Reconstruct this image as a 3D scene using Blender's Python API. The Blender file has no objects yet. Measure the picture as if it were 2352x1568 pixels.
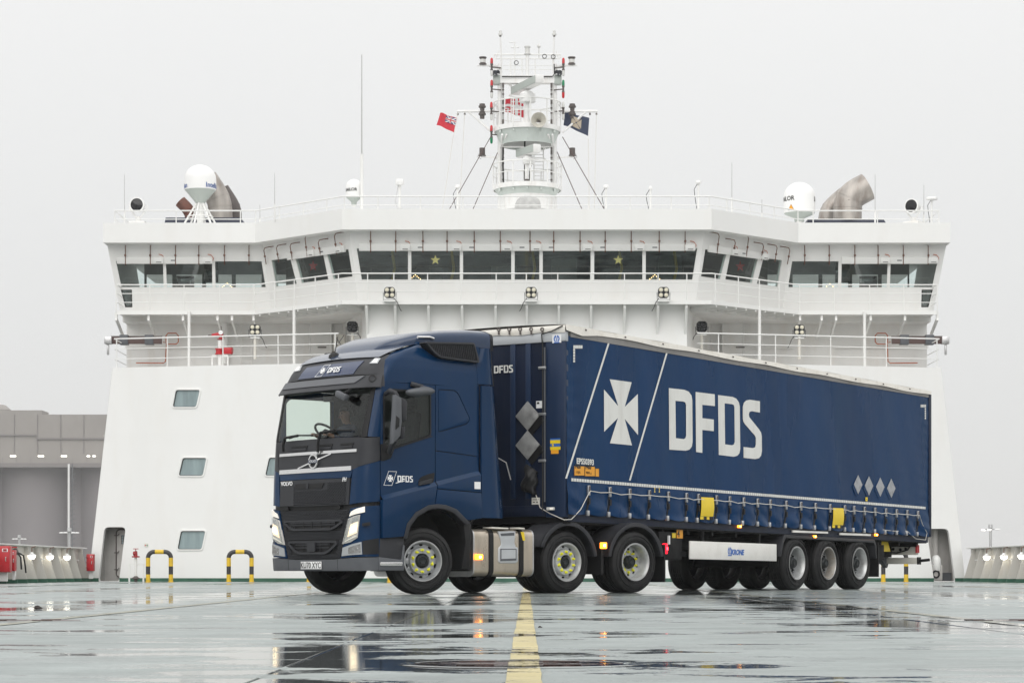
import bpy, bmesh, math, random
from mathutils import Vector, Matrix
from mathutils.geometry import tessellate_polygon
random.seed(7)
PI = math.pi
SC = bpy.context.scene
COL = SC.collection

# ------------------------------------------------------------------ camera, sky, sun, exposure
FPX, CX, HY, CH = 5594.0, 1210.0, 1311.0, 0.35      # focal length and principal point in units of a 2352 px wide frame
cam = bpy.data.objects.new('camera', bpy.data.cameras.new('camera'))
COL.objects.link(cam); SC.camera = cam
cam.location = (0, 0, CH); cam.rotation_euler = (PI/2, 0, 0)
cam.data.sensor_width = 36; cam.data.lens = 36*FPX/2352
cam.data.shift_x = -(CX-1176)/2352; cam.data.shift_y = (HY-784)/2352
cam.data.clip_start = 0.1; cam.data.clip_end = 5000

SUN_EL, SUN_AZ = math.radians(36), math.radians(190)   # azimuth measured from +Y clockwise (behind the camera)
wd = bpy.data.worlds.new('World'); SC.world = wd; wd.use_nodes = True
nt = wd.node_tree; nt.nodes.clear()
o_ = nt.nodes.new('ShaderNodeOutputWorld'); bg = nt.nodes.new('ShaderNodeBackground'); bg.inputs[1].default_value = 0.1
sky = nt.nodes.new('ShaderNodeTexSky'); sky.sky_type = 'NISHITA'; sky.sun_disc = False
sky.sun_elevation = SUN_EL; sky.sun_rotation = SUN_AZ
# overcast: cloud layer brighter overhead than at the horizon (CIE overcast sky), the clear sky only tints it
tc = nt.nodes.new('ShaderNodeTexCoord'); sep = nt.nodes.new('ShaderNodeSeparateXYZ'); nt.links.new(tc.outputs['Generated'], sep.inputs[0])
mx0 = nt.nodes.new('ShaderNodeMath'); mx0.operation = 'MAXIMUM'; nt.links.new(sep.outputs['Z'], mx0.inputs[0]); mx0.inputs[1].default_value = 0
mad = nt.nodes.new('ShaderNodeMath'); mad.operation = 'MULTIPLY_ADD'; nt.links.new(mx0.outputs[0], mad.inputs[0])
mad.inputs[1].default_value = 9.0; mad.inputs[2].default_value = 7.05
cn = nt.nodes.new('ShaderNodeTexNoise'); cn.inputs['Scale'].default_value = 1.6; cn.inputs['Detail'].default_value = 4
nt.links.new(tc.outputs['Generated'], cn.inputs['Vector'])
cm = nt.nodes.new('ShaderNodeMapRange'); cm.inputs[3].default_value = 0.95; cm.inputs[4].default_value = 1.05; nt.links.new(cn.outputs[0], cm.inputs[0])
mul = nt.nodes.new('ShaderNodeMath'); mul.operation = 'MULTIPLY'; nt.links.new(mad.outputs[0], mul.inputs[0]); nt.links.new(cm.outputs[0], mul.inputs[1])
sc3 = nt.nodes.new('ShaderNodeVectorMath'); sc3.operation = 'SCALE'; sc3.inputs[0].default_value = (1.0, 1.0, 0.992); nt.links.new(mul.outputs[0], sc3.inputs['Scale'])
mixw = nt.nodes.new('ShaderNodeMix'); mixw.data_type = 'RGBA'; mixw.inputs[0].default_value = 0.97
nt.links.new(sky.outputs[0], mixw.inputs[6]); nt.links.new(sc3.outputs[0], mixw.inputs[7])
nt.links.new(mixw.outputs[2], bg.inputs[0]); nt.links.new(bg.outputs[0], o_.inputs[0])
sl = bpy.data.lights.new('sun', 'SUN'); sl.energy = 1.35; sl.angle = math.radians(60); sl.color = (1, 0.98, 0.95)
sun = bpy.data.objects.new('sun', sl); COL.objects.link(sun)
d_ = Vector((math.sin(SUN_AZ)*math.cos(SUN_EL), math.cos(SUN_AZ)*math.cos(SUN_EL), math.sin(SUN_EL)))
sun.rotation_euler = d_.to_track_quat('Z', 'Y').to_euler(); sun.location = (0, -20, 60)
vs = SC.view_settings; vs.view_transform = 'Standard'; vs.look = 'None'; vs.exposure = 0.0; vs.gamma = 1; vs.use_curve_mapping = False
SC.cycles.max_bounces = 8; SC.cycles.transparent_max_bounces = 16; SC.cycles.volume_bounces = 1
SC.cycles.sample_clamp_indirect = 6.0; SC.cycles.use_denoising = True

# ------------------------------------------------------------------ materials
MATS = {}
def lnk(t, a, b): t.links.new(a, b)
def mat(name, col, rough=0.5, metal=0.0, var=0.0, vscale=3.0, bump=0.0, bscale=40.0, coat=0.0, emit=None, estr=0.0, spec=0.5, streak=0.0, dirt=None, dirtamt=0.0, dscale=2.0):
    if name in MATS: return MATS[name]
    m = bpy.data.materials.new(name); m.use_nodes = True; t = m.node_tree
    b = t.nodes['Principled BSDF']
    b.inputs['Base Color'].default_value = (*col, 1); b.inputs['Roughness'].default_value = rough; b.inputs['Metallic'].default_value = metal
    b.inputs['Specular IOR Level'].default_value = spec; b.inputs['Coat Weight'].default_value = coat; b.inputs['Coat Roughness'].default_value = 0.06
    if emit: b.inputs['Emission Color'].default_value = (*emit, 1); b.inputs['Emission Strength'].default_value = estr
    geo = t.nodes.new('ShaderNodeNewGeometry')
    vec = geo.outputs['Position']
    out = None
    if var > 0:
        n = t.nodes.new('ShaderNodeTexNoise'); n.inputs['Scale'].default_value = vscale; n.inputs['Detail'].default_value = 6
        mp = t.nodes.new('ShaderNodeMapping'); mp.inputs['Scale'].default_value = (1, 1, 1.0 - 0.85*streak); lnk(t, vec, mp.inputs[0]); lnk(t, mp.outputs[0], n.inputs['Vector'])
        mr = t.nodes.new('ShaderNodeMapRange'); mr.inputs[1].default_value = 0.3; mr.inputs[2].default_value = 0.7
        mr.inputs[3].default_value = 1-var; mr.inputs[4].default_value = 1+var; lnk(t, n.outputs[0], mr.inputs[0])
        sc = t.nodes.new('ShaderNodeVectorMath'); sc.operation = 'SCALE'; sc.inputs[0].default_value = col; lnk(t, mr.outputs[0], sc.inputs['Scale'])
        out = sc.outputs[0]
        rr = t.nodes.new('ShaderNodeMapRange'); rr.inputs[1].default_value = 0.3; rr.inputs[2].default_value = 0.7
        rr.inputs[3].default_value = max(0, rough*(1-var)); rr.inputs[4].default_value = min(1, rough*(1+var)); lnk(t, n.outputs[0], rr.inputs[0]); lnk(t, rr.outputs[0], b.inputs['Roughness'])
    if dirt:
        n2 = t.nodes.new('ShaderNodeTexNoise'); n2.inputs['Scale'].default_value = dscale; n2.inputs['Detail'].default_value = 8; n2.inputs['Roughness'].default_value = 0.65
        mp2 = t.nodes.new('ShaderNodeMapping'); mp2.inputs['Scale'].default_value = (1, 1, 0.25 if streak else 1); lnk(t, vec, mp2.inputs[0]); lnk(t, mp2.outputs[0], n2.inputs['Vector'])
        mr2 = t.nodes.new('ShaderNodeMapRange'); mr2.inputs[1].default_value = 0.5; mr2.inputs[2].default_value = 0.75; mr2.inputs[3].default_value = 0; mr2.inputs[4].default_value = dirtamt; lnk(t, n2.outputs[0], mr2.inputs[0])
        mx = t.nodes.new('ShaderNodeMix'); mx.data_type = 'RGBA'; lnk(t, mr2.outputs[0], mx.inputs[0])
        if out: lnk(t, out, mx.inputs[6])
        else: mx.inputs[6].default_value = (*col, 1)
        mx.inputs[7].default_value = (*dirt, 1); out = mx.outputs[2]
    if out: lnk(t, out, b.inputs['Base Color'])
    if bump > 0:
        n3 = t.nodes.new('ShaderNodeTexNoise'); n3.inputs['Scale'].default_value = bscale; n3.inputs['Detail'].default_value = 4; lnk(t, vec, n3.inputs['Vector'])
        bp = t.nodes.new('ShaderNodeBump'); bp.inputs['Strength'].default_value = bump; bp.inputs['Distance'].default_value = 0.02; lnk(t, n3.outputs[0], bp.inputs['Height']); lnk(t, bp.outputs[0], b.inputs['Normal'])
    MATS[name] = m; return m

def glassmat(name, tint, refl=1.0, rough=0.0, ior=1.5):
    m = bpy.data.materials.new(name); m.use_nodes = True; t = m.node_tree; t.nodes.clear()
    o = t.nodes.new('ShaderNodeOutputMaterial'); tr = t.nodes.new('ShaderNodeBsdfTransparent'); tr.inputs[0].default_value = (*tint, 1)
    g = t.nodes.new('ShaderNodeBsdfGlossy'); g.inputs['Roughness'].default_value = rough; g.inputs[0].default_value = (refl, refl, refl, 1)
    f = t.nodes.new('ShaderNodeLayerWeight'); f.inputs[0].default_value = 0.5; pw = t.nodes.new('ShaderNodeMath'); pw.operation = 'POWER'; pw.inputs[1].default_value = 5; lnk(t, f.outputs['Facing'], pw.inputs[0])
    f0 = ((ior-1)/(ior+1))**2/2; ma = t.nodes.new('ShaderNodeMath'); ma.operation = 'MULTIPLY_ADD'; ma.inputs[1].default_value = 0.7; ma.inputs[2].default_value = f0; lnk(t, pw.outputs[0], ma.inputs[0]); mx = t.nodes.new('ShaderNodeMixShader')
    lnk(t, ma.outputs[0], mx.inputs[0]); lnk(t, tr.outputs[0], mx.inputs[1]); lnk(t, g.outputs[0], mx.inputs[2]); lnk(t, mx.outputs[0], o.inputs[0])
    MATS[name] = m; return m

mat('ship_white', (0.80, 0.80, 0.785), 0.5, var=0.015, vscale=0.8, streak=1, dirt=(0.55, 0.47, 0.37), dirtamt=0.11, dscale=1.6, bump=0.35, bscale=0.9)
mat('ship_grey', (0.76, 0.755, 0.735), 0.45, var=0.04, vscale=1.5, streak=1, dirt=(0.55, 0.45, 0.34), dirtamt=0.3, dscale=1.6)
mat('mast_white', (0.78, 0.78, 0.77), 0.4, var=0.04, vscale=3, streak=1, dirt=(0.45, 0.36, 0.27), dirtamt=0.25, dscale=4)
mat('rail_white', (0.78, 0.78, 0.76), 0.4)
mat('dark_steel', (0.09, 0.075, 0.07), 0.5, var=0.2, vscale=8)
mat('rusty_pipe', (0.16, 0.075, 0.05), 0.6, var=0.3, vscale=12)
mat('stain_steel', (0.40, 0.37, 0.34), 0.48, metal=0.5, var=0.3, vscale=3, streak=1, dirt=(0.17, 0.115, 0.085), dirtamt=0.75, dscale=3)
mat('rust_exhaust', (0.17, 0.075, 0.055), 0.6, metal=0.2, var=0.3, vscale=4)
mat('tank_steel', (0.58, 0.51, 0.42), 0.30, metal=0.85, var=0.10, vscale=5, streak=1, dirt=(0.22, 0.19, 0.16), dirtamt=0.5, dscale=5)
mat('black_plastic', (0.010, 0.010, 0.011), 0.5, spec=0.3, var=0.15, vscale=10)
mat('grey_plastic', (0.030, 0.031, 0.036), 0.45, spec=0.3, var=0.12, vscale=6, bump=0.08, bscale=150)
mat('mid_grey', (0.095, 0.10, 0.11), 0.42, spec=0.35, var=0.08, vscale=6)
mat('chassis', (0.009, 0.009, 0.010), 0.6, spec=0.2, var=0.3, vscale=6)
mat('rubber', (0.011, 0.011, 0.012), 0.6, spec=0.35, var=0.25, vscale=9, dirt=(0.030, 0.029, 0.027), dirtamt=0.7, dscale=5, bump=0.1, bscale=60)
mat('cab_blue', (0.0018, 0.024, 0.073), 0.20, var=0.08, vscale=1.2, coat=0.08, spec=0.20, streak=1, dirt=(0.010, 0.03, 0.062), dirtamt=0.4, dscale=7)
mat('roof_blue', (0.010, 0.028, 0.07), 0.22, coat=0.5, spec=0.4, var=0.05, vscale=3)
mat('steel_blue', (0.006, 0.012, 0.032), 0.45, spec=0.25, var=0.15, vscale=3, streak=1, dirt=(0.03, 0.035, 0.05), dirtamt=0.5, dscale=3)
mat('post_blue', (0.010, 0.024, 0.06), 0.42, spec=0.3, var=0.12, vscale=3, streak=1)
mat('chrome', (0.72, 0.72, 0.72), 0.18, metal=0.9)
mat('alu', (0.55, 0.55, 0.55), 0.35, metal=0.8, var=0.12, vscale=8)
mat('wheel_silver', (0.50, 0.51, 0.51), 0.35, metal=0.45, var=0.12, vscale=9, dirt=(0.16, 0.15, 0.13), dirtamt=0.5, dscale=7)
mat('wheel_grey', (0.36, 0.37, 0.38), 0.4, metal=0.4, var=0.15, vscale=9, dirt=(0.12, 0.11, 0.10), dirtamt=0.5, dscale=7)
mat('wheel_rust', (0.33, 0.31, 0.28), 0.5, metal=0.3, var=0.2, vscale=9, dirt=(0.15, 0.075, 0.035), dirtamt=0.9, dscale=9)
mat('hub_dark', (0.018, 0.022, 0.024), 0.5, metal=0.2, var=0.3, vscale=20)
mat('yellow_nut', (0.72, 0.70, 0.02), 0.4)
mat('yellow', (0.72, 0.47, 0.02), 0.45, var=0.08, vscale=5, dirt=(0.25, 0.17, 0.05), dirtamt=0.35, dscale=9)
mat('yellow_flap', (0.80, 0.58, 0.02), 0.4, var=0.05, vscale=5)
mat('black_paint', (0.035, 0.032, 0.033), 0.4, var=0.15, vscale=6)
mat('red', (0.45, 0.012, 0.02), 0.35, var=0.12, vscale=4)
mat('red_dark', (0.30, 0.02, 0.025), 0.45, var=0.15, vscale=6)
mat('orange_label', (0.78, 0.34, 0.02), 0.45)
mat('orange_pipe', (0.50, 0.13, 0.05), 0.5)
mat('deck_green', (0.035, 0.115, 0.075), 0.35, var=0.15, vscale=3)
mat('letter_white', (0.72, 0.72, 0.69), 0.5, var=0.05, vscale=3, streak=1, dirt=(0.48, 0.46, 0.41), dirtamt=0.5, dscale=4, bump=0.35, bscale=2.6)
mat('print_white', (0.80, 0.80, 0.80), 0.4)
mat('print_black', (0.012, 0.012, 0.012), 0.5)
mat('print_blue', (0.03, 0.13, 0.45), 0.4)
mat('navy', (0.012, 0.028, 0.085), 0.25, coat=0.5)
mat('roof_tarp', (0.78, 0.75, 0.69), 0.6, var=0.06, vscale=2, dirt=(0.42, 0.37, 0.28), dirtamt=0.5, dscale=4)
mat('panel_white', (0.80, 0.785, 0.75), 0.45, var=0.03, vscale=3, dirt=(0.5, 0.47, 0.4), dirtamt=0.25, dscale=5)
mat('rail_grey', (0.26, 0.25, 0.24), 0.5, metal=0.3, var=0.2, vscale=1.5, dirt=(0.12, 0.11, 0.09), dirtamt=0.6, dscale=3)
mat('silver_panel', (0.50, 0.52, 0.54), 0.4, metal=0.3, var=0.06, vscale=3)
mat('placard', (0.34, 0.34, 0.335), 0.4, metal=0.3, var=0.2, vscale=7, dirt=(0.10, 0.10, 0.10), dirtamt=0.6, dscale=6)
mat('placard_light', (0.40, 0.41, 0.43), 0.35, metal=0.5, var=0.15, vscale=9, dirt=(0.12, 0.12, 0.12), dirtamt=0.5, dscale=8)
mat('dome_white', (0.80, 0.80, 0.79), 0.4)
mat('dome_grey', (0.42, 0.46, 0.43), 0.5)
mat('mast_shaded', (0.55, 0.60, 0.57), 0.5, var=0.08, vscale=2)  # greyish white with slight green, darkened for the shade under the platforms
mat('housing_navy', (0.035, 0.04, 0.065), 0.5)
mat('lens_dark', (0.01, 0.01, 0.012), 0.06)
mat('led_face', (0.70, 0.66, 0.52), 0.2)
mat('lamp_green', (0.0, 0.20, 0.08), 0.25)
mat('lamp_red', (0.5, 0.015, 0.02), 0.25)
mat('lamp_clear', (0.62, 0.62, 0.60), 0.15)
mat('canvas', (0.46, 0.46, 0.45), 0.8, var=0.15, vscale=6)
mat('skin', (0.26, 0.145, 0.10), 0.6)
mat('jacket', (0.02, 0.03, 0.06), 0.8)
mat('hair', (0.03, 0.02, 0.015), 0.7)
mat('seat_fabric', (0.02, 0.02, 0.024), 0.9)
mat('interior', (0.03, 0.032, 0.034), 0.7)
mat('interior_light', (0.17, 0.185, 0.185), 0.8)
mat('bridge_dark', (0.15, 0.16, 0.155), 0.6, var=0.35, vscale=1.2)
mat('bridge_mid', (0.28, 0.30, 0.295), 0.7, var=0.2, vscale=1.5)
mat('silo', (0.20, 0.184, 0.188), 0.9, var=0.14, vscale=0.06, streak=0.9, dirt=(0.22, 0.205, 0.20), dirtamt=0.5, dscale=0.05)  # concrete grey lightened to put the fog into the colour
mat('silo_clad_hazed', (0.27, 0.25, 0.232), 0.8, var=0.06, vscale=0.1)  # cladding tone raised too, haze painted into it
mat('silo_joint_hazed', (0.20, 0.185, 0.18), 0.9)  # joints kept close to the cladding tone for a hazy, low contrast
mat('quay', (0.16, 0.16, 0.155), 0.8, var=0.2, vscale=0.05)
mat('lobby_shaded_grey', (0.46, 0.445, 0.425), 0.6, var=0.08, vscale=3)  # grey darkened to put the lobby's shade into the colour
mat('bulwark_shaded_white', (0.56, 0.54, 0.50), 0.5, var=0.05, vscale=2, streak=1, dirt=(0.45, 0.36, 0.26), dirtamt=0.35, dscale=3)  # beige white darkened for the shadow on the inner face
mat('lamp_inside', (0.60, 0.58, 0.55), 0.25, var=0.15, vscale=30)
mat('warm_glow', (0.9, 0.8, 0.65), 0.3, emit=(1.0, 0.70, 0.44), estr=1.0)
mat('head_emit', (0.9, 0.85, 0.75), 0.3, emit=(1.0, 0.80, 0.50), estr=5.0)
mat('white_plastic_glow', (0.9, 0.88, 0.82), 0.3, emit=(1.0, 0.85, 0.68), estr=0.2)  # white lamp plastic with a faint glow added; the daylight strip is unlit
mat('amber_emit', (0.8, 0.25, 0.01), 0.3, emit=(1.0, 0.28, 0.02), estr=5.0)
mat('amber_core', (0.9, 0.5, 0.1), 0.3, emit=(1.0, 0.55, 0.12), estr=20.0)
mat('red_emit', (0.7, 0.01, 0.02), 0.3, emit=(1.0, 0.01, 0.03), estr=2.5)
mat('red_core', (0.9, 0.1, 0.1), 0.3, emit=(1.0, 0.03, 0.05), estr=9.0)
mat('white_emit', (0.9, 0.9, 0.85), 0.3, emit=(1.0, 0.95, 0.82), estr=6.0)
mat('far_emit', (0.9, 0.9, 0.85), 0.3, emit=(1.0, 0.98, 0.85), estr=4.0)
mat('warm_emit', (0.9, 0.8, 0.6), 0.3, emit=(1.0, 0.6, 0.25), estr=6.0)
mat('lamp_glass', (0.50, 0.52, 0.54), 0.12, metal=0.4)
mat('reflector', (0.42, 0.42, 0.42), 0.22, metal=0.85, var=0.3, vscale=25)
mat('star_gold', (0.62, 0.48, 0.12), 0.5)
mat('star_lit', (0.8, 0.65, 0.2), 0.5, emit=(1.0, 0.75, 0.25), estr=0.25)
mat('star_red', (0.50, 0.04, 0.04), 0.5)
mat('flag_red', (0.55, 0.03, 0.05), 0.7, var=0.06, vscale=4)
mat('flag_dark', (0.03, 0.042, 0.08), 0.7, var=0.1, vscale=4)
mat('flag_tan', (0.42, 0.36, 0.28), 0.7)
mat('flag_blue', (0.02, 0.03, 0.16), 0.7)
mat('flag_white', (0.72, 0.72, 0.72), 0.7)
mat('cable', (0.02, 0.02, 0.02), 0.6)
mat('rope', (0.62, 0.60, 0.55), 0.7)
mat('wire_grey', (0.40, 0.40, 0.39), 0.6)
mat('rust_brown', (0.09, 0.055, 0.05), 0.6)
mat('cream', (0.66, 0.64, 0.58), 0.5, var=0.05, vscale=3, dirt=(0.35, 0.3, 0.22), dirtamt=0.3, dscale=6)
mat('debris', (0.03, 0.022, 0.02), 0.8)
glassmat('windscreen', (0.94, 0.97, 0.955))
glassmat('door_glass', (0.90, 0.94, 0.92))
glassmat('bridge_glass', (0.87, 0.93, 0.92), ior=2.0)
glassmat('lamp_lens', (0.92, 0.93, 0.93))
def cabin_glass():
    m = mat('cabin_glass', (0.24, 0.31, 0.32), 0.10, var=0.18, vscale=5, streak=1, spec=0.8)
cabin_glass()

def curtain_mat():
    m = mat('curtain_blue', (0.0008, 0.030, 0.098), 0.28, var=0.14, vscale=1.4, streak=1, spec=0.11, dirt=(0.006, 0.040, 0.10), dirtamt=0.6, dscale=1.3, bump=0.35, bscale=2.6)
curtain_mat()

def deck_mat(name, col):
    """painted steel deck, damp all over, with standing water in the hollows and along the weld seams"""
    m = bpy.data.materials.new(name); m.use_nodes = True; t = m.node_tree; b = t.nodes['Principled BSDF']
    geo = t.nodes.new('ShaderNodeNewGeometry'); P = geo.outputs['Position']
    def noise(scale, detail=5, rough=0.55, mapsc=(1, 1, 1), dist=0.0):
        mp = t.nodes.new('ShaderNodeMapping'); mp.inputs['Scale'].default_value = mapsc; lnk(t, P, mp.inputs[0])
        n = t.nodes.new('ShaderNodeTexNoise'); n.inputs['Scale'].default_value = scale; n.inputs['Detail'].default_value = detail
        n.inputs['Roughness'].default_value = rough; n.inputs['Distortion'].default_value = dist; lnk(t, mp.outputs[0], n.inputs['Vector']); return n.outputs[0]
    def mrange(v, a, b_, c, d, smooth=True):
        r = t.nodes.new('ShaderNodeMapRange'); r.interpolation_type = 'SMOOTHSTEP' if smooth else 'LINEAR'
        for i, x in enumerate((a, b_, c, d)): r.inputs[i+1].default_value = x
        lnk(t, v, r.inputs[0]); return r.outputs[0]
    def math_(op, a, b_):
        n = t.nodes.new('ShaderNodeMath'); n.operation = op
        for i, v in enumerate((a, b_)):
            if isinstance(v, (int, float)): n.inputs[i].default_value = v
            else: lnk(t, v, n.inputs[i])
        return n.outputs[0]
    sx = t.nodes.new('ShaderNodeSeparateXYZ'); lnk(t, P, sx.inputs[0])
    # distance to the nearest plate seam (plates 3.63 m wide): water stands along the welds
    sm = math_('ABSOLUTE', math_('SUBTRACT', math_('FLOORED_MODULO', math_('ADD', sx.outputs[0], 0.88+1.815), 3.63), 1.815), 0)
    seam = mrange(sm, 0.0, 0.9, 0.085, 0.0)
    big = noise(0.36, 3, 0.5, (0.8, 1.0, 1)); fine = noise(2.4, 7, 0.66, (0.55, 1.0, 1), 0.5); vf = noise(38, 5, 0.8)
    h = math_('ADD', math_('MULTIPLY', big, 0.42), math_('MULTIPLY', fine, 0.58))
    h = math_('ADD', h, seam)
    for x0, y0, rx, ry, amp in ((0.0, 9.15, 1.1, 0.6, 0.055), (-1.0, 9.7, 0.34, 1.3, 0.02), (-0.7, 18.0, 0.6, 3.0, 0.05), (2.7, 26.0, 0.8, 5.0, 0.04), (1.0, 14.0, 1.6, 0.6, 0.035)):   # shallow hollows where water stands
        gx = math_('POWER', math_('ABSOLUTE', math_('DIVIDE', math_('SUBTRACT', sx.outputs[0], x0), rx), 0), 2); gy = math_('POWER', math_('ABSOLUTE', math_('DIVIDE', math_('SUBTRACT', sx.outputs[1], y0), ry), 0), 2)
        h = math_('ADD', h, mrange(math_('ADD', gx, gy), 0.0, 1.6, amp, 0.0))
    h = math_('ADD', h, math_('MULTIPLY', math_('SUBTRACT', vf, 0.5), 0.17))
    wet = mrange(h, 0.538, 0.578, 0.0, 1.0)
    damp = mrange(h, 0.40, 0.60, 0.0, 1.0)
    cv = math_('MULTIPLY', mrange(noise(1.1, 10, 0.72), 0.3, 0.7, 0.70, 1.2, False), mrange(noise(28, 6, 0.8), 0.35, 0.6, 0.82, 1.04, False))
    c = t.nodes.new('ShaderNodeVectorMath'); c.operation = 'SCALE'; c.inputs[0].default_value = col; lnk(t, cv, c.inputs['Scale'])
    cw = t.nodes.new('ShaderNodeVectorMath'); cw.operation = 'SCALE'; lnk(t, c.outputs[0], cw.inputs[0]); lnk(t, mrange(wet, 0, 1, 1.0, 0.3), cw.inputs['Scale'])
    lnk(t, cw.outputs[0], b.inputs['Base Color'])
    ro = math_('ADD', mrange(damp, 0, 1, 0.47, 0.30), math_('MULTIPLY', math_('SUBTRACT', noise(7, 8, 0.75, (0.5, 1, 1)), 0.5), 0.34))
    # the middle of the deck, round and under the lorry, is wetter all over
    gx = math_('POWER', math_('ABSOLUTE', math_('DIVIDE', math_('SUBTRACT', sx.outputs[0], 1.5), 7.0), 0), 2); gy = math_('POWER', math_('ABSOLUTE', math_('DIVIDE', math_('SUBTRACT', sx.outputs[1], 36.0), 13.0), 0), 2)
    rz = math_('MULTIPLY', ro, mrange(math_('ADD', gx, gy), 0.1, 1.3, 0.42, 1.0))
    rm = t.nodes.new('ShaderNodeMix'); lnk(t, wet, rm.inputs[0]); lnk(t, rz, rm.inputs[2]); rm.inputs[3].default_value = 0.025; lnk(t, rm.outputs[0], b.inputs['Roughness'])
    b.inputs['IOR'].default_value = 1.33
    bp = t.nodes.new('ShaderNodeBump'); bp.inputs['Distance'].default_value = 0.004
    lnk(t, mrange(wet, 0, 1, 0.35, 0.012), bp.inputs['Strength']); lnk(t, noise(160, 3, 0.7), bp.inputs['Height']); lnk(t, bp.outputs[0], b.inputs['Normal'])
    MATS[name] = m; return m
deck_mat('deck_paint', (0.29, 0.325, 0.318)); deck_mat('deck_yellow', (0.56, 0.48, 0.24)); deck_mat('deck_yellow_worn', (0.30, 0.30, 0.235))
deck_mat('deck_pot', (0.07, 0.035, 0.03))

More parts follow.
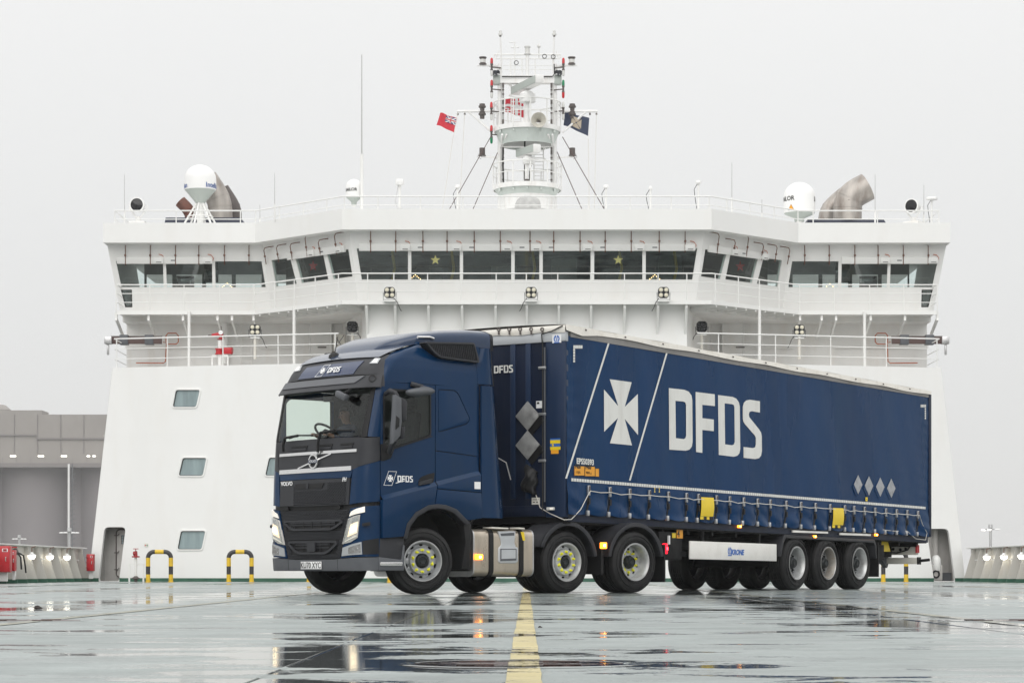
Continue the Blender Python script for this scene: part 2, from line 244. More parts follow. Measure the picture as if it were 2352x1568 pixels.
# ------------------------------------------------------------------ mesh helpers
class MB:
    """collects polygons and links them as one mesh object"""
    def __init__(s): s.v = []; s.f = []
    def add(s, vs, fs):
        k = len(s.v); s.v += [tuple(v) for v in vs]; s.f += [tuple(i+k for i in f) for f in fs]; return s
    def box(s, c, d, rz=0.0, M=None):
        x, y, z = d[0]/2, d[1]/2, d[2]/2
        vs = [Vector((sx*x, sy*y, sz*z)) for sx in (-1, 1) for sy in (-1, 1) for sz in (-1, 1)]
        if rz: vs = [Matrix.Rotation(rz, 3, 'Z') @ v for v in vs]
        if M: vs = [M @ v for v in vs]
        vs = [v+Vector(c) for v in vs]
        return s.add(vs, [(0, 1, 3, 2), (4, 6, 7, 5), (0, 4, 5, 1), (2, 3, 7, 6), (0, 2, 6, 4), (1, 5, 7, 3)])
    def beam(s, a, b, w, h, up=(0, 0, 1)):
        a, b = Vector(a), Vector(b); d = (b-a).normalized(); u = Vector(up); r = d.cross(u)
        if r.length < 1e-4: r = d.cross(Vector((0, 1, 0)))
        r.normalize(); u = r.cross(d).normalized(); r = r*w/2; u = u*h/2
        vs = [p+i*r+j*u for p in (a, b) for i, j in ((-1, -1), (1, -1), (1, 1), (-1, 1))]
        return s.add(vs, [(3, 2, 1, 0), (4, 5, 6, 7), (0, 1, 5, 4), (1, 2, 6, 5), (2, 3, 7, 6), (3, 0, 4, 7)])
    def tube(s, pts, r, n=8, r2=None, cap=True):
        pts = [Vector(p) for p in pts]; k = len(pts); rings = []
        prev = None
        for i, p in enumerate(pts):
            d = (pts[min(i+1, k-1)]-pts[max(i-1, 0)]).normalized()
            if prev is None:
                u = d.orthogonal().normalized()
            else:
                u = (prev-d*prev.dot(d)); u = u.normalized() if u.length > 1e-6 else d.orthogonal().normalized()
            prev = u; w = d.cross(u)
            rr = r if r2 is None else r+(r2-r)*i/(k-1)
            rings.append([p+rr*(math.cos(2*PI*j/n)*u+math.sin(2*PI*j/n)*w) for j in range(n)])
        vs = [v for q in rings for v in q]; fs = []
        for i in range(k-1):
            for j in range(n): fs.append((i*n+j, i*n+(j+1) % n, (i+1)*n+(j+1) % n, (i+1)*n+j))
        if cap: fs += [tuple(range(n-1, -1, -1)), tuple((k-1)*n+j for j in range(n))]
        return s.add(vs, fs)
    def lathe(s, prof, c=(0, 0, 0), axis=(0, 0, 1), n=24, a0=0.0, a1=2*PI):
        ax = Vector(axis).normalized(); u = ax.orthogonal().normalized(); w = ax.cross(u); c = Vector(c)
        full = abs(a1-a0-2*PI) < 1e-6; m = n if full else n+1; k = len(prof); vs = []; fs = []
        for i in range(m):
            t = a0+(a1-a0)*i/n; e = math.cos(t)*u+math.sin(t)*w
            vs += [c+r*e+h*ax for r, h in prof]
        for i in range(n):
            q = (i+1) % m
            for j in range(k-1): fs.append((i*k+j, q*k+j, q*k+j+1, i*k+j+1))
        return s.add(vs, fs)
    def grid(s, fn, nu, nv, thick=None):
        """fn(i/nu, j/nv) -> point (or (point, back point) when thick)"""
        a = [[fn(i/nu, j/nv) for j in range(nv+1)] for i in range(nu+1)]
        if not thick:
            return s.add([p for r in a for p in r], [(i*(nv+1)+j, (i+1)*(nv+1)+j, (i+1)*(nv+1)+j+1, i*(nv+1)+j+1) for i in range(nu) for j in range(nv)])
        F = [p[0] for r in a for p in r]; B = [p[1] for r in a for p in r]; N = len(F); q = nv+1; fs = []
        for i in range(nu):
            for j in range(nv):
                k = (i*q+j, (i+1)*q+j, (i+1)*q+j+1, i*q+j+1); fs.append(k); fs.append(tuple(x+N for x in k[::-1]))
        rim = [i*q for i in range(nu+1)]+[nu*q+j for j in range(1, nv+1)]+[i*q+nv for i in range(nu-1, -1, -1)]+[j for j in range(nv-1, 0, -1)]
        for x in range(len(rim)):
            p, r_ = rim[x], rim[(x+1) % len(rim)]; fs.append((p, p+N, r_+N, r_))
        return s.add(F+B, fs)
    def flat(s, loops, org, ux, uy, depth):
        """polygon with holes in the plane org+ux*a+uy*b; front face on the ux x uy side, solid of the given depth behind it"""
        org, ux, uy = Vector(org), Vector(ux), Vector(uy); n = ux.cross(uy).normalized()
        lp = []
        for q in loops:
            ar = sum(q[i][0]*q[(i+1) % len(q)][1]-q[(i+1) % len(q)][0]*q[i][1] for i in range(len(q)))
            q = list(q)
            if (ar < 0) == (len(lp) == 0): q.reverse()
            lp.append(q)
        pts = [p for q in lp for p in q]; N = len(pts)
        tri = tessellate_polygon([[Vector((p[0], p[1], 0)) for p in q] for q in lp])
        F = [org+ux*p[0]+uy*p[1] for p in pts]; B = [p-n*depth for p in F]; fs = []
        for a, b, c in tri:
            A = (pts[b][0]-pts[a][0])*(pts[c][1]-pts[a][1])-(pts[c][0]-pts[a][0])*(pts[b][1]-pts[a][1])
            if abs(A) < 1e-12: continue
            k = (a, b, c) if A > 0 else (c, b, a); fs.append(k); fs.append(tuple(x+N for x in k[::-1]))
        st = 0
        for q in lp:
            m = len(q)
            for i in range(m):
                a, b = st+i, st+(i+1) % m; fs.append((b, a, a+N, b+N))
            st += m
        return s.add(F+B, fs)
    def mesh(s, name, smooth=None, bevel=0.0):
        me = bpy.data.meshes.new(name); me.from_pydata(s.v, [], s.f); me.validate(clean_customdata=False)
        if bevel:
            bm = bmesh.new(); bm.from_mesh(me); bmesh.ops.remove_doubles(bm, verts=bm.verts, dist=1e-5)
            ed = [e for e in bm.edges if len(e.link_faces) == 2 and e.calc_face_angle(0) > 0.5]
            bmesh.ops.bevel(bm, geom=ed, offset=bevel, segments=2, affect='EDGES', profile=0.5, clamp_overlap=True)
            bm.to_mesh(me); bm.free(); smooth = smooth or 40
        if smooth:
            me.polygons.foreach_set('use_smooth', [True]*len(me.polygons)); me.set_sharp_from_angle(angle=math.radians(smooth))
        return me
    def build(s, name, m, parent=None, smooth=None, bevel=0.0, **tags):
        return link(name, s.mesh(name, smooth, bevel), m, parent, **tags)

def link(name, me, m, parent=None, label=None, cat=None, group=None, kind=None):
    if m is not None and not me.materials: me.materials.append(MATS[m] if isinstance(m, str) else m)
    o = bpy.data.objects.new(name, me); COL.objects.link(o); o.parent = parent
    tag(o, label, cat, group, kind); return o
def tag(o, label=None, cat=None, group=None, kind=None):
    for k, v in (('label', label), ('category', cat), ('group', group), ('kind', kind)):
        if v: o[k] = v
    return o
def thing(name, loc=(0, 0, 0), rz=0.0, label=None, cat=None, group=None, parent=None):
    o = bpy.data.objects.new(name, None); COL.objects.link(o); o.location = loc; o.rotation_euler = (0, 0, rz); o.parent = parent
    o.empty_display_size = 0.3
    return tag(o, label, cat, group)
def copy_tree(o, parent=None):
    c = o.copy(); COL.objects.link(c)
    if parent: c.parent = parent
    for ch in o.children:
        d = ch.copy(); COL.objects.link(d); d.parent = c
        for g in ch.children:
            e = g.copy(); COL.objects.link(e); e.parent = d
    return c
def text_mesh(txt, size, depth=0.002, shear=0.0, bold=0.0, xs=1.0):
    cu = bpy.data.curves.new('text', 'FONT'); cu.body = txt; cu.size = size; cu.extrude = depth/2; cu.shear = shear; cu.offset = bold; cu.align_x = 'CENTER'; cu.align_y = 'CENTER'
    cu.resolution_u = 3
    ob = bpy.data.objects.new('text', cu); COL.objects.link(ob); dg = bpy.context.evaluated_depsgraph_get()
    me = bpy.data.meshes.new_from_object(ob.evaluated_get(dg)); bpy.data.objects.remove(ob); bpy.data.curves.remove(cu)
    if xs != 1.0: me.transform(Matrix.Diagonal((xs, 1, 1, 1)))
    me.materials.clear(); return me
def text(name, txt, size, org, ux, uy, m, parent=None, **k):
    me = text_mesh(txt, size, **k); ux, uy = Vector(ux).normalized(), Vector(uy).normalized(); n = ux.cross(uy)
    M = Matrix.Identity(4)
    for i in range(3): M[i][0], M[i][1], M[i][2], M[i][3] = ux[i], uy[i], n[i], org[i]
    me.transform(M); return link(name, me, m, parent)
def arc(cx, cy, r, a0, a1, n=8, ry=None):
    return [(cx+r*math.cos(math.radians(a0+(a1-a0)*i/n)), cy+(ry or r)*math.sin(math.radians(a0+(a1-a0)*i/n))) for i in range(n+1)]
def roundpoly(pts, r, n=4):
    """polygon with rounded corners"""
    out = []; m = len(pts)
    for i in range(m):
        p0, p, p1 = Vector(pts[i-1]), Vector(pts[i]), Vector(pts[(i+1) % m]); a, b = p0-p, p1-p
        rr = min(r, a.length*0.45, b.length*0.45); A = p+a.normalized()*rr; B = p+b.normalized()*rr
        for k in range(n+1):
            s = k/n; q = A*(1-s)**2+p*2*s*(1-s)+B*s*s; out.append((q.x, q.y))
    return out
def inset(pts, d):
    """shrink a convex-ish loop towards its inside by d"""
    m = len(pts); ar = sum(pts[i][0]*pts[(i+1) % m][1]-pts[(i+1) % m][0]*pts[i][1] for i in range(m)); sg = 1 if ar > 0 else -1; out = []
    for i in range(m):
        a, p, b = Vector(pts[i-1]), Vector(pts[i]), Vector(pts[(i+1) % m]); e1 = (p-a).normalized(); e2 = (b-p).normalized()
        n1 = Vector((-e1.y, e1.x))*sg; n2 = Vector((-e2.y, e2.x))*sg; k = 1+n1.dot(n2); v = (n1+n2)/max(k, 0.3); out.append((p.x+v.x*d, p.y+v.y*d))
    return out
def lerp(a, b, t): return a+(b-a)*t
def table(x, T):
    if x <= T[0][0]: return T[0][1]
    for (a, p), (b, q) in zip(T, T[1:]):
        if x <= b: return p+(q-p)*(x-a)/(b-a)
    return T[-1][1]
# a picture position at a chosen distance (measured on site from the photograph) -> point in the place
def at(px, py, Y): return Vector(((px-CX)*Y/FPX, Y, CH+(HY-py)*Y/FPX))
class Frame:
    def __init__(s, o, th):
        s.o = o; s.th = th; s.a = (math.cos(th), math.sin(th)); s.n = (-math.sin(th), math.cos(th))
    def side(s, px, py, y):
        k = (px-CX)/FPX; bx = s.o[0]+s.n[0]*y; by = s.o[1]+s.n[1]*y; x = (k*by-bx)/(s.a[0]-k*s.a[1]); return (x, CH+(HY-py)*(by+s.a[1]*x)/FPX)
    def front(s, px, py, x):
        k = (px-CX)/FPX; bx = s.o[0]+s.a[0]*x; by = s.o[1]+s.a[1]*x; y = (k*by-bx)/(s.n[0]-k*s.n[1]); return (y, CH+(HY-py)*(by+s.n[1]*y)/FPX)
    def px(s, p):
        X = s.o[0]+s.a[0]*p[0]+s.n[0]*p[1]; Y = s.o[1]+s.a[1]*p[0]+s.n[1]*p[1]; return (CX+FPX*X/Y, HY-FPX*(p[2]-CH)/Y)
# survey sheets: enlarged picture areas -> picture position
def sheet(ox, oy, k): return lambda x, y: (ox+k*x, oy+k*y)
K1 = sheet(612.5, 735, .4102); K2 = sheet(612.5, 1102.5, .1823); K4 = sheet(637, 753.4, .1914); K5 = sheet(845.3, 845.3, .2266)
KT = sheet(1133.1, 722.75, .3047); KE = sheet(1531.25, 826.9, .3555); KM = sheet(967.75, 49, .289); KL = sheet(232.75, 367.5, .31255)
KC = sheet(796.25, 416.5, .3646); KR = sheet(1568, 367.5, .32027); KB = sheet(0, 845.25, .33976); KW = sheet(1041.25, 1102.5, .22395); KQ = sheet(1960, 1102.5, .17965)
XV, YV, ZV = Vector((1, 0, 0)), Vector((0, 1, 0)), Vector((0, 0, 1))

# ------------------------------------------------------------------ setting: deck, quay, haze comes last
b = MB(); b.grid(lambda u, v: (lerp(-16, 16, u), lerp(-6, 96, v), 0.0), 32, 60); deck = b.build('deck', 'deck_paint', kind='structure')
b = MB(); b.grid(lambda u, v: (lerp(-1500, 1500, u), lerp(-300, 2500, v), -9.0), 4, 4); b.build('ground', 'quay', kind='structure')
hull = MB(); hull.box((0, 45, -4.6), (31.8, 104, 9.0-0.02-0.4)); hull.build('hull', 'ship_white', kind='structure')
def strip(x, y0, y1, w, z, m, name, n=40, wob=0.0, label=None):
    b = MB(); rnd = random.Random(int(abs(x)*100)+3); off = [(rnd.uniform(-wob, wob), rnd.uniform(-wob, wob)) for _ in range(n+1)]
    b.grid(lambda u, v: (x+(u-0.5)*w+off[int(round(v*n))][0 if u < .5 else 1], lerp(y0, y1, v), z), 1, n)
    return b.build(name, m, deck)
strip(-0.01, 2, 79.6, 0.118, 0.004, 'deck_yellow', 'lane_line', 160, 0.004)
strip(-3.42, 2, 79.6, 0.118, 0.004, 'deck_yellow_worn', 'lane_line', 160, 0.008)
strip(3.2, 2, 79.6, 0.118, 0.004, 'deck_yellow_worn', 'lane_line', 160, 0.008)
for x in (-8.14, -4.51, -0.88, 2.75, 6.38):
    b = MB(); rnd = random.Random(int(x*10)); n = 200
    b.grid(lambda u, v: (x+(u-0.5)*0.022+0.004*math.sin(v*90), lerp(3, 79.6, v), 0.0008+0.0025*math.sin(PI*u)), 4, n); b.build('weld_seam', 'deck_paint', deck, smooth=60)
for y in (6.3, 14.9, 24, 33, 42, 51, 60, 69):
    b = MB(); b.grid(lambda u, v: (lerp(-15, 15, v), y+(u-0.5)*0.022+0.004*math.sin(v*70), 0.0008+0.002*math.sin(PI*u)), 4, 100); b.build('weld_seam', 'deck_paint', deck, smooth=60)
def lashing_pot(x, y, label):
    t = thing('lashing_pot', (x, y, 0), label=label, cat='lashing point', group='lashing pots let into the deck')
    b = MB(); k = 40
    def ring(u, v):
        a = 2*PI*u; r = 0.40+0.05*v; return (r*math.cos(a), r*0.9*math.sin(a), 0.0015+0.0035*math.sin(PI*v))
    b.grid(ring, k, 5); b.build('rim', 'deck_paint', t, smooth=60)
    b = MB(); b.lathe([(0.0001, 0.0035), (0.395, 0.0035)], n=40); b.build('dish', 'deck_pot', t)
    for sx in (-1, 1):
        for sy in (-1, 1):
            b = MB(); b.box((sx*0.16, sy*0.16, 0.006), (0.14, 0.05, 0.006)); b.build('lashing_bar', 'deck_pot', t, bevel=0.003)
lashing_pot(-0.03, 9.15, 'oval lashing pot on the yellow line nearest the camera')
lashing_pot(3.35, 17.2, 'round lashing pot in the deck out towards the right edge')
lashing_pot(-3.55, 17.2, 'round lashing pot in the deck out towards the left edge')
for (px, py, s, lb) in ((88, 1398, 0.036, 'dark scrap of debris lying on the wet deck at far left'), (1241, 1441, 0.012, 'tiny dark crumb of dirt beside the yellow line')):
    Y = CH*FPX/(py-HY); p = at(px, py, Y); b = MB(); rnd = random.Random(3)
    b.lathe([(0.001, 0), (s*.9, 0), (s, s*.3), (s*.6, s*.6), (s*.2, s*.75), (0.001, s*.7)], n=9)
    b.v = [(v[0]*rnd.uniform(.7, 1.4)+p.x, v[1]*rnd.uniform(.7, 1.2)+p.y, v[2]*rnd.uniform(.6, 1.3)+0.002) for v in b.v]
    b.build('debris', 'debris', label=lb, cat='debris')

# ------------------------------------------------------------------ ferry superstructure
SHIP = thing('ferry_superstructure', (0, 80, 0), label='white bridge superstructure of a ferry rising across the end of the deck', cat='superstructure')
def sp(b, name, m, parent=SHIP, **k):            # a ship part, given in place coordinates
    if parent is SHIP or parent.parent is SHIP: b.v = [(v[0], v[1]-80, v[2]) for v in b.v]
    return b.build(name, m, parent, **k)
class Plane:
    """flat wall: A -> B along the bottom (left to right seen from outside), T a point above A"""
    def __init__(s, A, B, T):
        s.o = Vector(A); s.ux = (Vector(B)-s.o).normalized(); t = Vector(T)-s.o; s.uy = (t-s.ux*t.dot(s.ux)).normalized(); s.n = s.ux.cross(s.uy)
    def pix(s, px, py):                           # where the sight line meets this wall
        d = at(px, py, 1.0)-Vector((0, 0, CH)); e = Vector((0, 0, CH)); t = (s.o-e).dot(s.n)/d.dot(s.n); return s.uv(e+d*t)
    def uv(s, p): q = Vector(p)-s.o; return (q.dot(s.ux), q.dot(s.uy))
    def pt(s, u, v, off=0.0): return s.o+s.ux*u+s.uy*v+s.n*off
    def flat(s, b, loops, depth, off=0.0): return b.flat(loops, s.pt(0, 0, off), s.ux, s.uy, depth)
ZA, ZB, ZF0, ZF1 = 7.19, 9.2, 11.56, 12.24
# lower wall: centre and two swept sides
WL = Plane((-14.8, 82.2, 0), (-6.07, 80, 0), (-14.8, 82.2, 5)); WR = Plane((6.07, 80, 0), (14.8, 82.2, 0), (6.07, 80, 5)); WC = Plane((-6.07, 80, 0), (6.07, 80, 0), (-6.07, 80, 5))
LW = WL.uv((-6.07, 80, 0))[0]; topin = WL.uv((-13.95, 81.98, 0))[0]
def rp(pl, pts, sh, r): return roundpoly([pl.pix(*sh(*p)) for p in pts], r)
wins = [rp(WL, q, KB, 0.09) for q in ([(1188, 145), (1355, 145), (1328, 264), (1165, 264)], [(1234, 604), (1399, 604), (1373, 728), (1205, 728)], [(1222, 1097), (1392, 1097), (1365, 1225), (1197, 1225)], [(1818, 602), (1983, 602), (1953, 727), (1790, 727)])]
doorL = rp(WL, [(664, 1446), (706, 1073), (850, 1073), (804, 1446)], KB, 0.16)
doorL = [(u, max(v, 0.02)) for u, v in doorL]
doorR = rp(WR, [(935, 618), (1215, 618), (1307, 1318), (1037, 1318)], KQ, 0.16); doorR = [(u, max(v, 0.02)) for u, v in doorR]
b = MB(); WL.flat(b, [[(0, 0), (LW, 0), (LW, ZA), (topin, ZA)], doorL]+wins, 0.12); sp(b, 'wall_panel', 'ship_white')
b = MB(); WC.flat(b, [[(0, 0), (12.14, 0), (12.14, ZA), (0, ZA)]], 0.12); sp(b, 'wall_panel', 'ship_white')
b = MB(); WR.flat(b, [[(0, 0), (LW, 0), (LW-topin, ZA), (0, ZA)], doorR], 0.12); sp(b, 'wall_panel', 'ship_white')
for s in (-1, 1):
    b = MB(); A0, A1 = Vector((s*14.8, 82.2, 0)), Vector((s*13.95, 81.98, ZA)); B0, B1 = Vector((s*14.8, 95, 0)), Vector((s*13.95, 95, ZA))
    b.add([A0, A1, B1, B0], [(0, 1, 2, 3)]); sp(b, 'side_wall', 'ship_white')
for pl, w0, w1 in ((WL, 0, LW), (WC, 0, 12.14), (WR, 0, LW)):
    segs = [(w0, w1)]
    dd = doorL if pl is WL else doorR if pl is WR else None
    if dd:
        low = [u for u, v in dd if v < 0.15]; segs = [(w0, min(low)), (max(low), w1)]
    for a_, c_ in segs:
        b = MB(); pl.flat(b, [[(a_, 0.0), (c_, 0.0), (c_, 0.12), (a_, 0.12)]], 0.03, 0.014); sp(b, 'green_kick_strip', 'deck_green')
    for zz, dz in ((KB(0, 437)[1], 0), (KB(0, 920)[1], 0)):
        v = pl.pix(700 if pl is WL else 1210 if pl is WC else 1900, zz)[1]
        b = MB(); pl.flat(b, [[(0.55 if pl is WL else 0, v), (w1-(0.55 if pl is WR else 0), v), (w1-(0.55 if pl is WR else 0), v+0.014), (0.55 if pl is WL else 0, v+0.014)]], 0.01, 0.004); sp(b, 'weld_line', 'ship_white')
for k, q in enumerate(wins):
    w = thing('cabin_window', parent=SHIP)
    b = MB(); WL.flat(b, [inset(q, -0.045), inset(q, 0.012)], 0.05, 0.022); sp(b, 'frame', 'rail_white', w, bevel=0.008)
    b = MB(); WL.flat(b, [inset(q, -0.01)], 0.02, -0.05); sp(b, 'pane', 'cabin_glass', w)
    b = MB(); WL.flat(b, [inset(q, 0.006), inset(q, 0.028)], 0.02, -0.03); sp(b, 'gasket', 'black_plastic', w)
# left doorway: lobby with a weathertight door standing behind the opening
b = MB(); dl = WL.pt(0, 0, -0.75)
us = [u for u, v in doorL]; u0, u1 = min(us)-0.15, max(us)+0.25
WL.flat(b, [[(u0, 0), (u1, 0), (u1, 2.2), (u0, 2.2)]], 0.05, -0.75); sp(b, 'lobby_back', 'lobby_shaded_grey')
b = MB(); b.beam(WL.pt(u0, 1.1, -0.4), WL.pt(u0, 1.1, -0.78), 0.05, 2.2); b.beam(WL.pt(u1, 1.1, -0.1), WL.pt(u1, 1.1, -0.78), 0.05, 2.2); b.beam(WL.pt((u0+u1)/2, 2.2, -0.1), WL.pt((u0+u1)/2, 2.2, -0.78), u1-u0, 0.05); sp(b, 'lobby_side', 'lobby_shaded_grey')
dr = [WL.pix(*KB(*p)) for p in ((735, 1088), (870, 1088), (870, 1410), (735, 1410))]; dr = roundpoly(dr, 0.14)
wd_ = thing('weathertight_door', parent=SHIP)
b = MB(); WL.flat(b, [dr], 0.05, -0.64); sp(b, 'door_leaf', 'lobby_shaded_grey', wd_)
b = MB(); b.tube([WL.pt(u, v, -0.62) for u, v in dr+dr[:1]], 0.02, 6); sp(b, 'gasket', 'dark_steel', wd_)
for i in range(5):
    u, v = WL.pix(*KB(770+16*i, 1128)); b = MB(); b.tube([WL.pt(u, v, -0.62), WL.pt(u, v-0.30, -0.62)], 0.008, 6); sp(b, 'window_bar', 'dark_steel', wd_)
for i in range(4):
    u, v = WL.pix(*KB(768, 1130+18*i)); b = MB(); b.tube([WL.pt(u, v, -0.615), WL.pt(u+0.32, v, -0.615)], 0.006, 6); sp(b, 'window_bar', 'dark_steel', wd_)
u, v = WL.pix(*KB(768, 1125)); b = MB(); WL.flat(b, [[(u, v), (u+.34, v), (u+.34, v-.32), (u, v-.32)]], 0.01, -0.628); sp(b, 'window_pane', 'cabin_glass', wd_)
for y in (1128, 1245, 1360):
    u, v = WL.pix(*KB(735, y)); b = MB(); b.beam(WL.pt(u-0.06, v, -0.6), WL.pt(u+0.07, v, -0.6), 0.04, 0.03); b.tube([WL.pt(u+.06, v, -.6), WL.pt(u+.14, v+.06, -.55)], 0.012, 6); sp(b, 'dog_clip', 'dark_steel', wd_)
for y in (1190, 1265, 1310, 1388):
    u, v = WL.pix(*KB(790, y)); b = MB(); b.beam(WL.pt(u-0.1, v, -0.61), WL.pt(u+0.28, v, -0.61), 0.03, 0.03); sp(b, 'stiffener', 'lobby_shaded_grey', wd_)
# right doorway: pipes, ladder rails and a ventilator behind the opening
us = [u for u, v in doorR]; u0, u1 = min(us)-0.2, max(us)+0.15
b = MB(); WR.flat(b, [[(u0, 0), (u1, 0), (u1, 2.2), (u0, 2.2)]], 0.05, -0.8); sp(b, 'lobby_back', 'lobby_shaded_grey')
b = MB(); b.beam(WR.pt(u1, 1.1, -0.12), WR.pt(u1, 1.1, -0.8), 0.05, 2.2); b.beam(WR.pt((u0+u1)/2, 2.15, -0.12), WR.pt((u0+u1)/2, 2.15, -0.8), u1-u0, 0.05); sp(b, 'lobby_side', 'lobby_shaded_grey')
for cxk, r, m in ((1030, 0.17, 'lobby_shaded_grey'), (1087, 0.035, 'rail_white'), (1135, 0.11, 'lobby_shaded_grey'), (1160, 0.03, 'dark_steel')):
    u, _ = WR.pix(*KQ(cxk, 900)); b = MB(); b.tube([WR.pt(u, 0.6 if r > .1 else 0.25, -0.6), WR.pt(u, 2.12, -0.6)], r, 14); sp(b, 'vertical_pipe', m, smooth=40)
u, v = WR.pix(*KQ(1110, 1060)); b = MB(); b.lathe([(0.001, .28), (.08, .27), (.14, .2), (.17, .1), (.17, -.2), (.14, -.25)], WR.pt(u, v, -0.35), (0, 0, 1), 16); sp(b, 'ventilator_cowl', 'ship_white', smooth=40)
u, v = WR.pix(*KQ(1110, 1180)); b = MB(); b.box(WR.pt(u, v, -0.35), (0.42, 0.2, 0.55), rz=0.25); sp(b, 'valve_box', 'lobby_shaded_grey', bevel=0.04)
b = MB(); b.lathe([(0.14, 0), (0.14, 0.03), (0.085, 0.03), (0.085, 0.0)], WR.pt(u-.05, v-0.05, -0.24), WR.n, 18); sp(b, 'valve_ring', 'black_plastic', smooth=40)
b = MB(); WR.flat(b, [[(u0+.1, 0.02), (u1-.05, 0.02), (u1-.05, 0.30), (u0+.1, 0.30)]], 0.05, -0.5); sp(b, 'coaming', 'mid_grey')

# side decks above the lower wall
ps = [(-13.90, 82.13), (-6.09, 80.13), (6.09, 80.13), (13.90, 82.13), (13.90, 95), (-13.90, 95)]
b = MB(); b.flat([ps], (0, 0, ZA-0.003), XV, YV, 0.15); sp(b, 'side_deck', 'ship_grey')
for s in (-1, 1):
    # back wall of the recess, and the angled cheek of the centre block
    pl = Plane((-14.0, 85.2, ZA), (-6.45, 85.2, ZA), (-14.0, 85.2, 9)) if s < 0 else Plane((6.45, 85.2, ZA), (14.0, 85.2, ZA), (6.45, 85.2, 9))
    b = MB(); pl.flat(b, [[(0, 0), (7.55, 0), (7.55, 2.3), (0, 2.3)]], 0.1); sp(b, 'recess_wall', 'ship_grey')
    b = MB(); q = [(s*5.30, 80.6, ZA), (s*5.30, 80.6, 9.3), (s*6.45, 85.2, 9.3), (s*6.45, 85.2, ZA)]; b.add(q, [(0, 1, 2, 3)]); sp(b, 'cheek_wall', 'ship_grey')
b = MB(); b.box((0, 82.6, (ZA+9.25)/2), (10.6, 4.0, 9.25-ZA)); sp(b, 'centre_block', 'ship_white')

# bridge: plan line shared by the balcony edge and the fascia; the window wall leans out at the top
PLAN = [(-14.47, 83.2), (-9.28, 83.2), (-6.07, 80.0), (6.07, 80.0), (9.28, 83.2), (14.47, 83.2)]
def offset_plan(d, ends=14.3):
    k = math.tan(math.radians(22.4)); return [(-ends, 83.2+d), (-9.28+d*k, 83.2+d), (-6.07+d*k, 80+d), (6.07-d*k, 80+d), (9.28-d*k, 83.2+d), (ends, 83.2+d)]
pb, pt_ = offset_plan(1.1, 14.05), offset_plan(0.5, 14.42)
segs = []
for i in range(5):
    pl = Plane((*pb[i], ZB), (*pb[i+1], ZB), (*pt_[i], ZF0)); segs.append(pl)
def mir(q): return [(2*CX-x, y) for x, y in q][::-1]
wing = [[KL(103, 740), KL(457, 740), KL(462, 938), KL(145, 938)], [KL(470, 740), KL(817, 740), KL(820, 938), KL(478, 938)], [KL(832, 740), KL(1180, 740), KL(1212, 938), KL(836, 938)]]
diag = [[KL(1247, 733), KL(1390, 715), KL(1440, 912), KL(1282, 935)], [KL(1420, 708), KL(1632, 683), KL(1672, 880), KL(1470, 908)], [KL(1652, 677), KL(1818, 652), KL(1850, 858), KL(1703, 880)]]
yc0, yc1 = 569.6, 643.3
cen = [[(818, yc0), (938.4, yc0), (938.4, yc1), (830, yc1)]]+[[(a, yc0), (c, yc0), (c, yc1), (a, yc1)] for a, c in ((943.5, 1057.3), (1062.4, 1175.4), (1180.9, 1240), (1245.4, 1357.7), (1363.6, 1476.6))]+[[(1482, yc0), (1602.7, yc0), (1591, yc1), (1482, yc1)]]
allw = [wing, diag, cen, [mir(q) for q in diag[::-1]], [mir(q) for q in wing[::-1]]]
for pl, (i, ws) in zip(segs, enumerate(allw)):
    A, B, C, D = pl.uv((*pb[i], ZB)), pl.uv((*pb[i+1], ZB)), pl.uv((*pt_[i+1], ZF0)), pl.uv((*pt_[i], ZF0))
    holes = [[pl.pix(*p) for p in q] for q in ws]
    extra = []
    if i == 0: extra = [[pl.pix(*KL(*p)) for p in ((147, 955), (222, 955), (225, 1078), (178, 1078))]]
    if i == 4: extra = [[pl.pix(*p) for p in mir([KL(*p) for p in ((147, 955), (222, 955), (225, 1078), (178, 1078))])]]
    b = MB(); pl.flat(b, [[A, B, C, D]]+holes+extra, 0.12); sp(b, 'bridge_wall', 'ship_white')
    for q in holes+extra:
        w = thing('bridge_window', parent=SHIP)
        b = MB(); pl.flat(b, [q], 0.012, -0.05); sp(b, 'pane', 'bridge_glass', w)
        b = MB(); pl.flat(b, [inset(q, -0.012), inset(q, 0.018)], 0.03, 0.006); sp(b, 'frame', 'black_plastic' if q in extra else 'rail_white', w)
# wing ends
for s in (-1, 1):
    b = MB(); b.add([(s*14.05, 84.3, ZB), (s*14.42, 83.7, ZF0), (s*14.42, 90, ZF0), (s*14.05, 90, ZB)], [(0, 1, 2, 3)])
    b.v = b.v; sp(b, 'wing_end_wall', 'ship_white')
# fascia and roof
roofpoly = PLAN+[(14.47, 95), (-14.47, 95)]
b = MB(); b.flat([roofpoly], (0, 0, ZF1), XV, YV, ZF1-ZF0); sp(b, 'roof_fascia', 'ship_white')
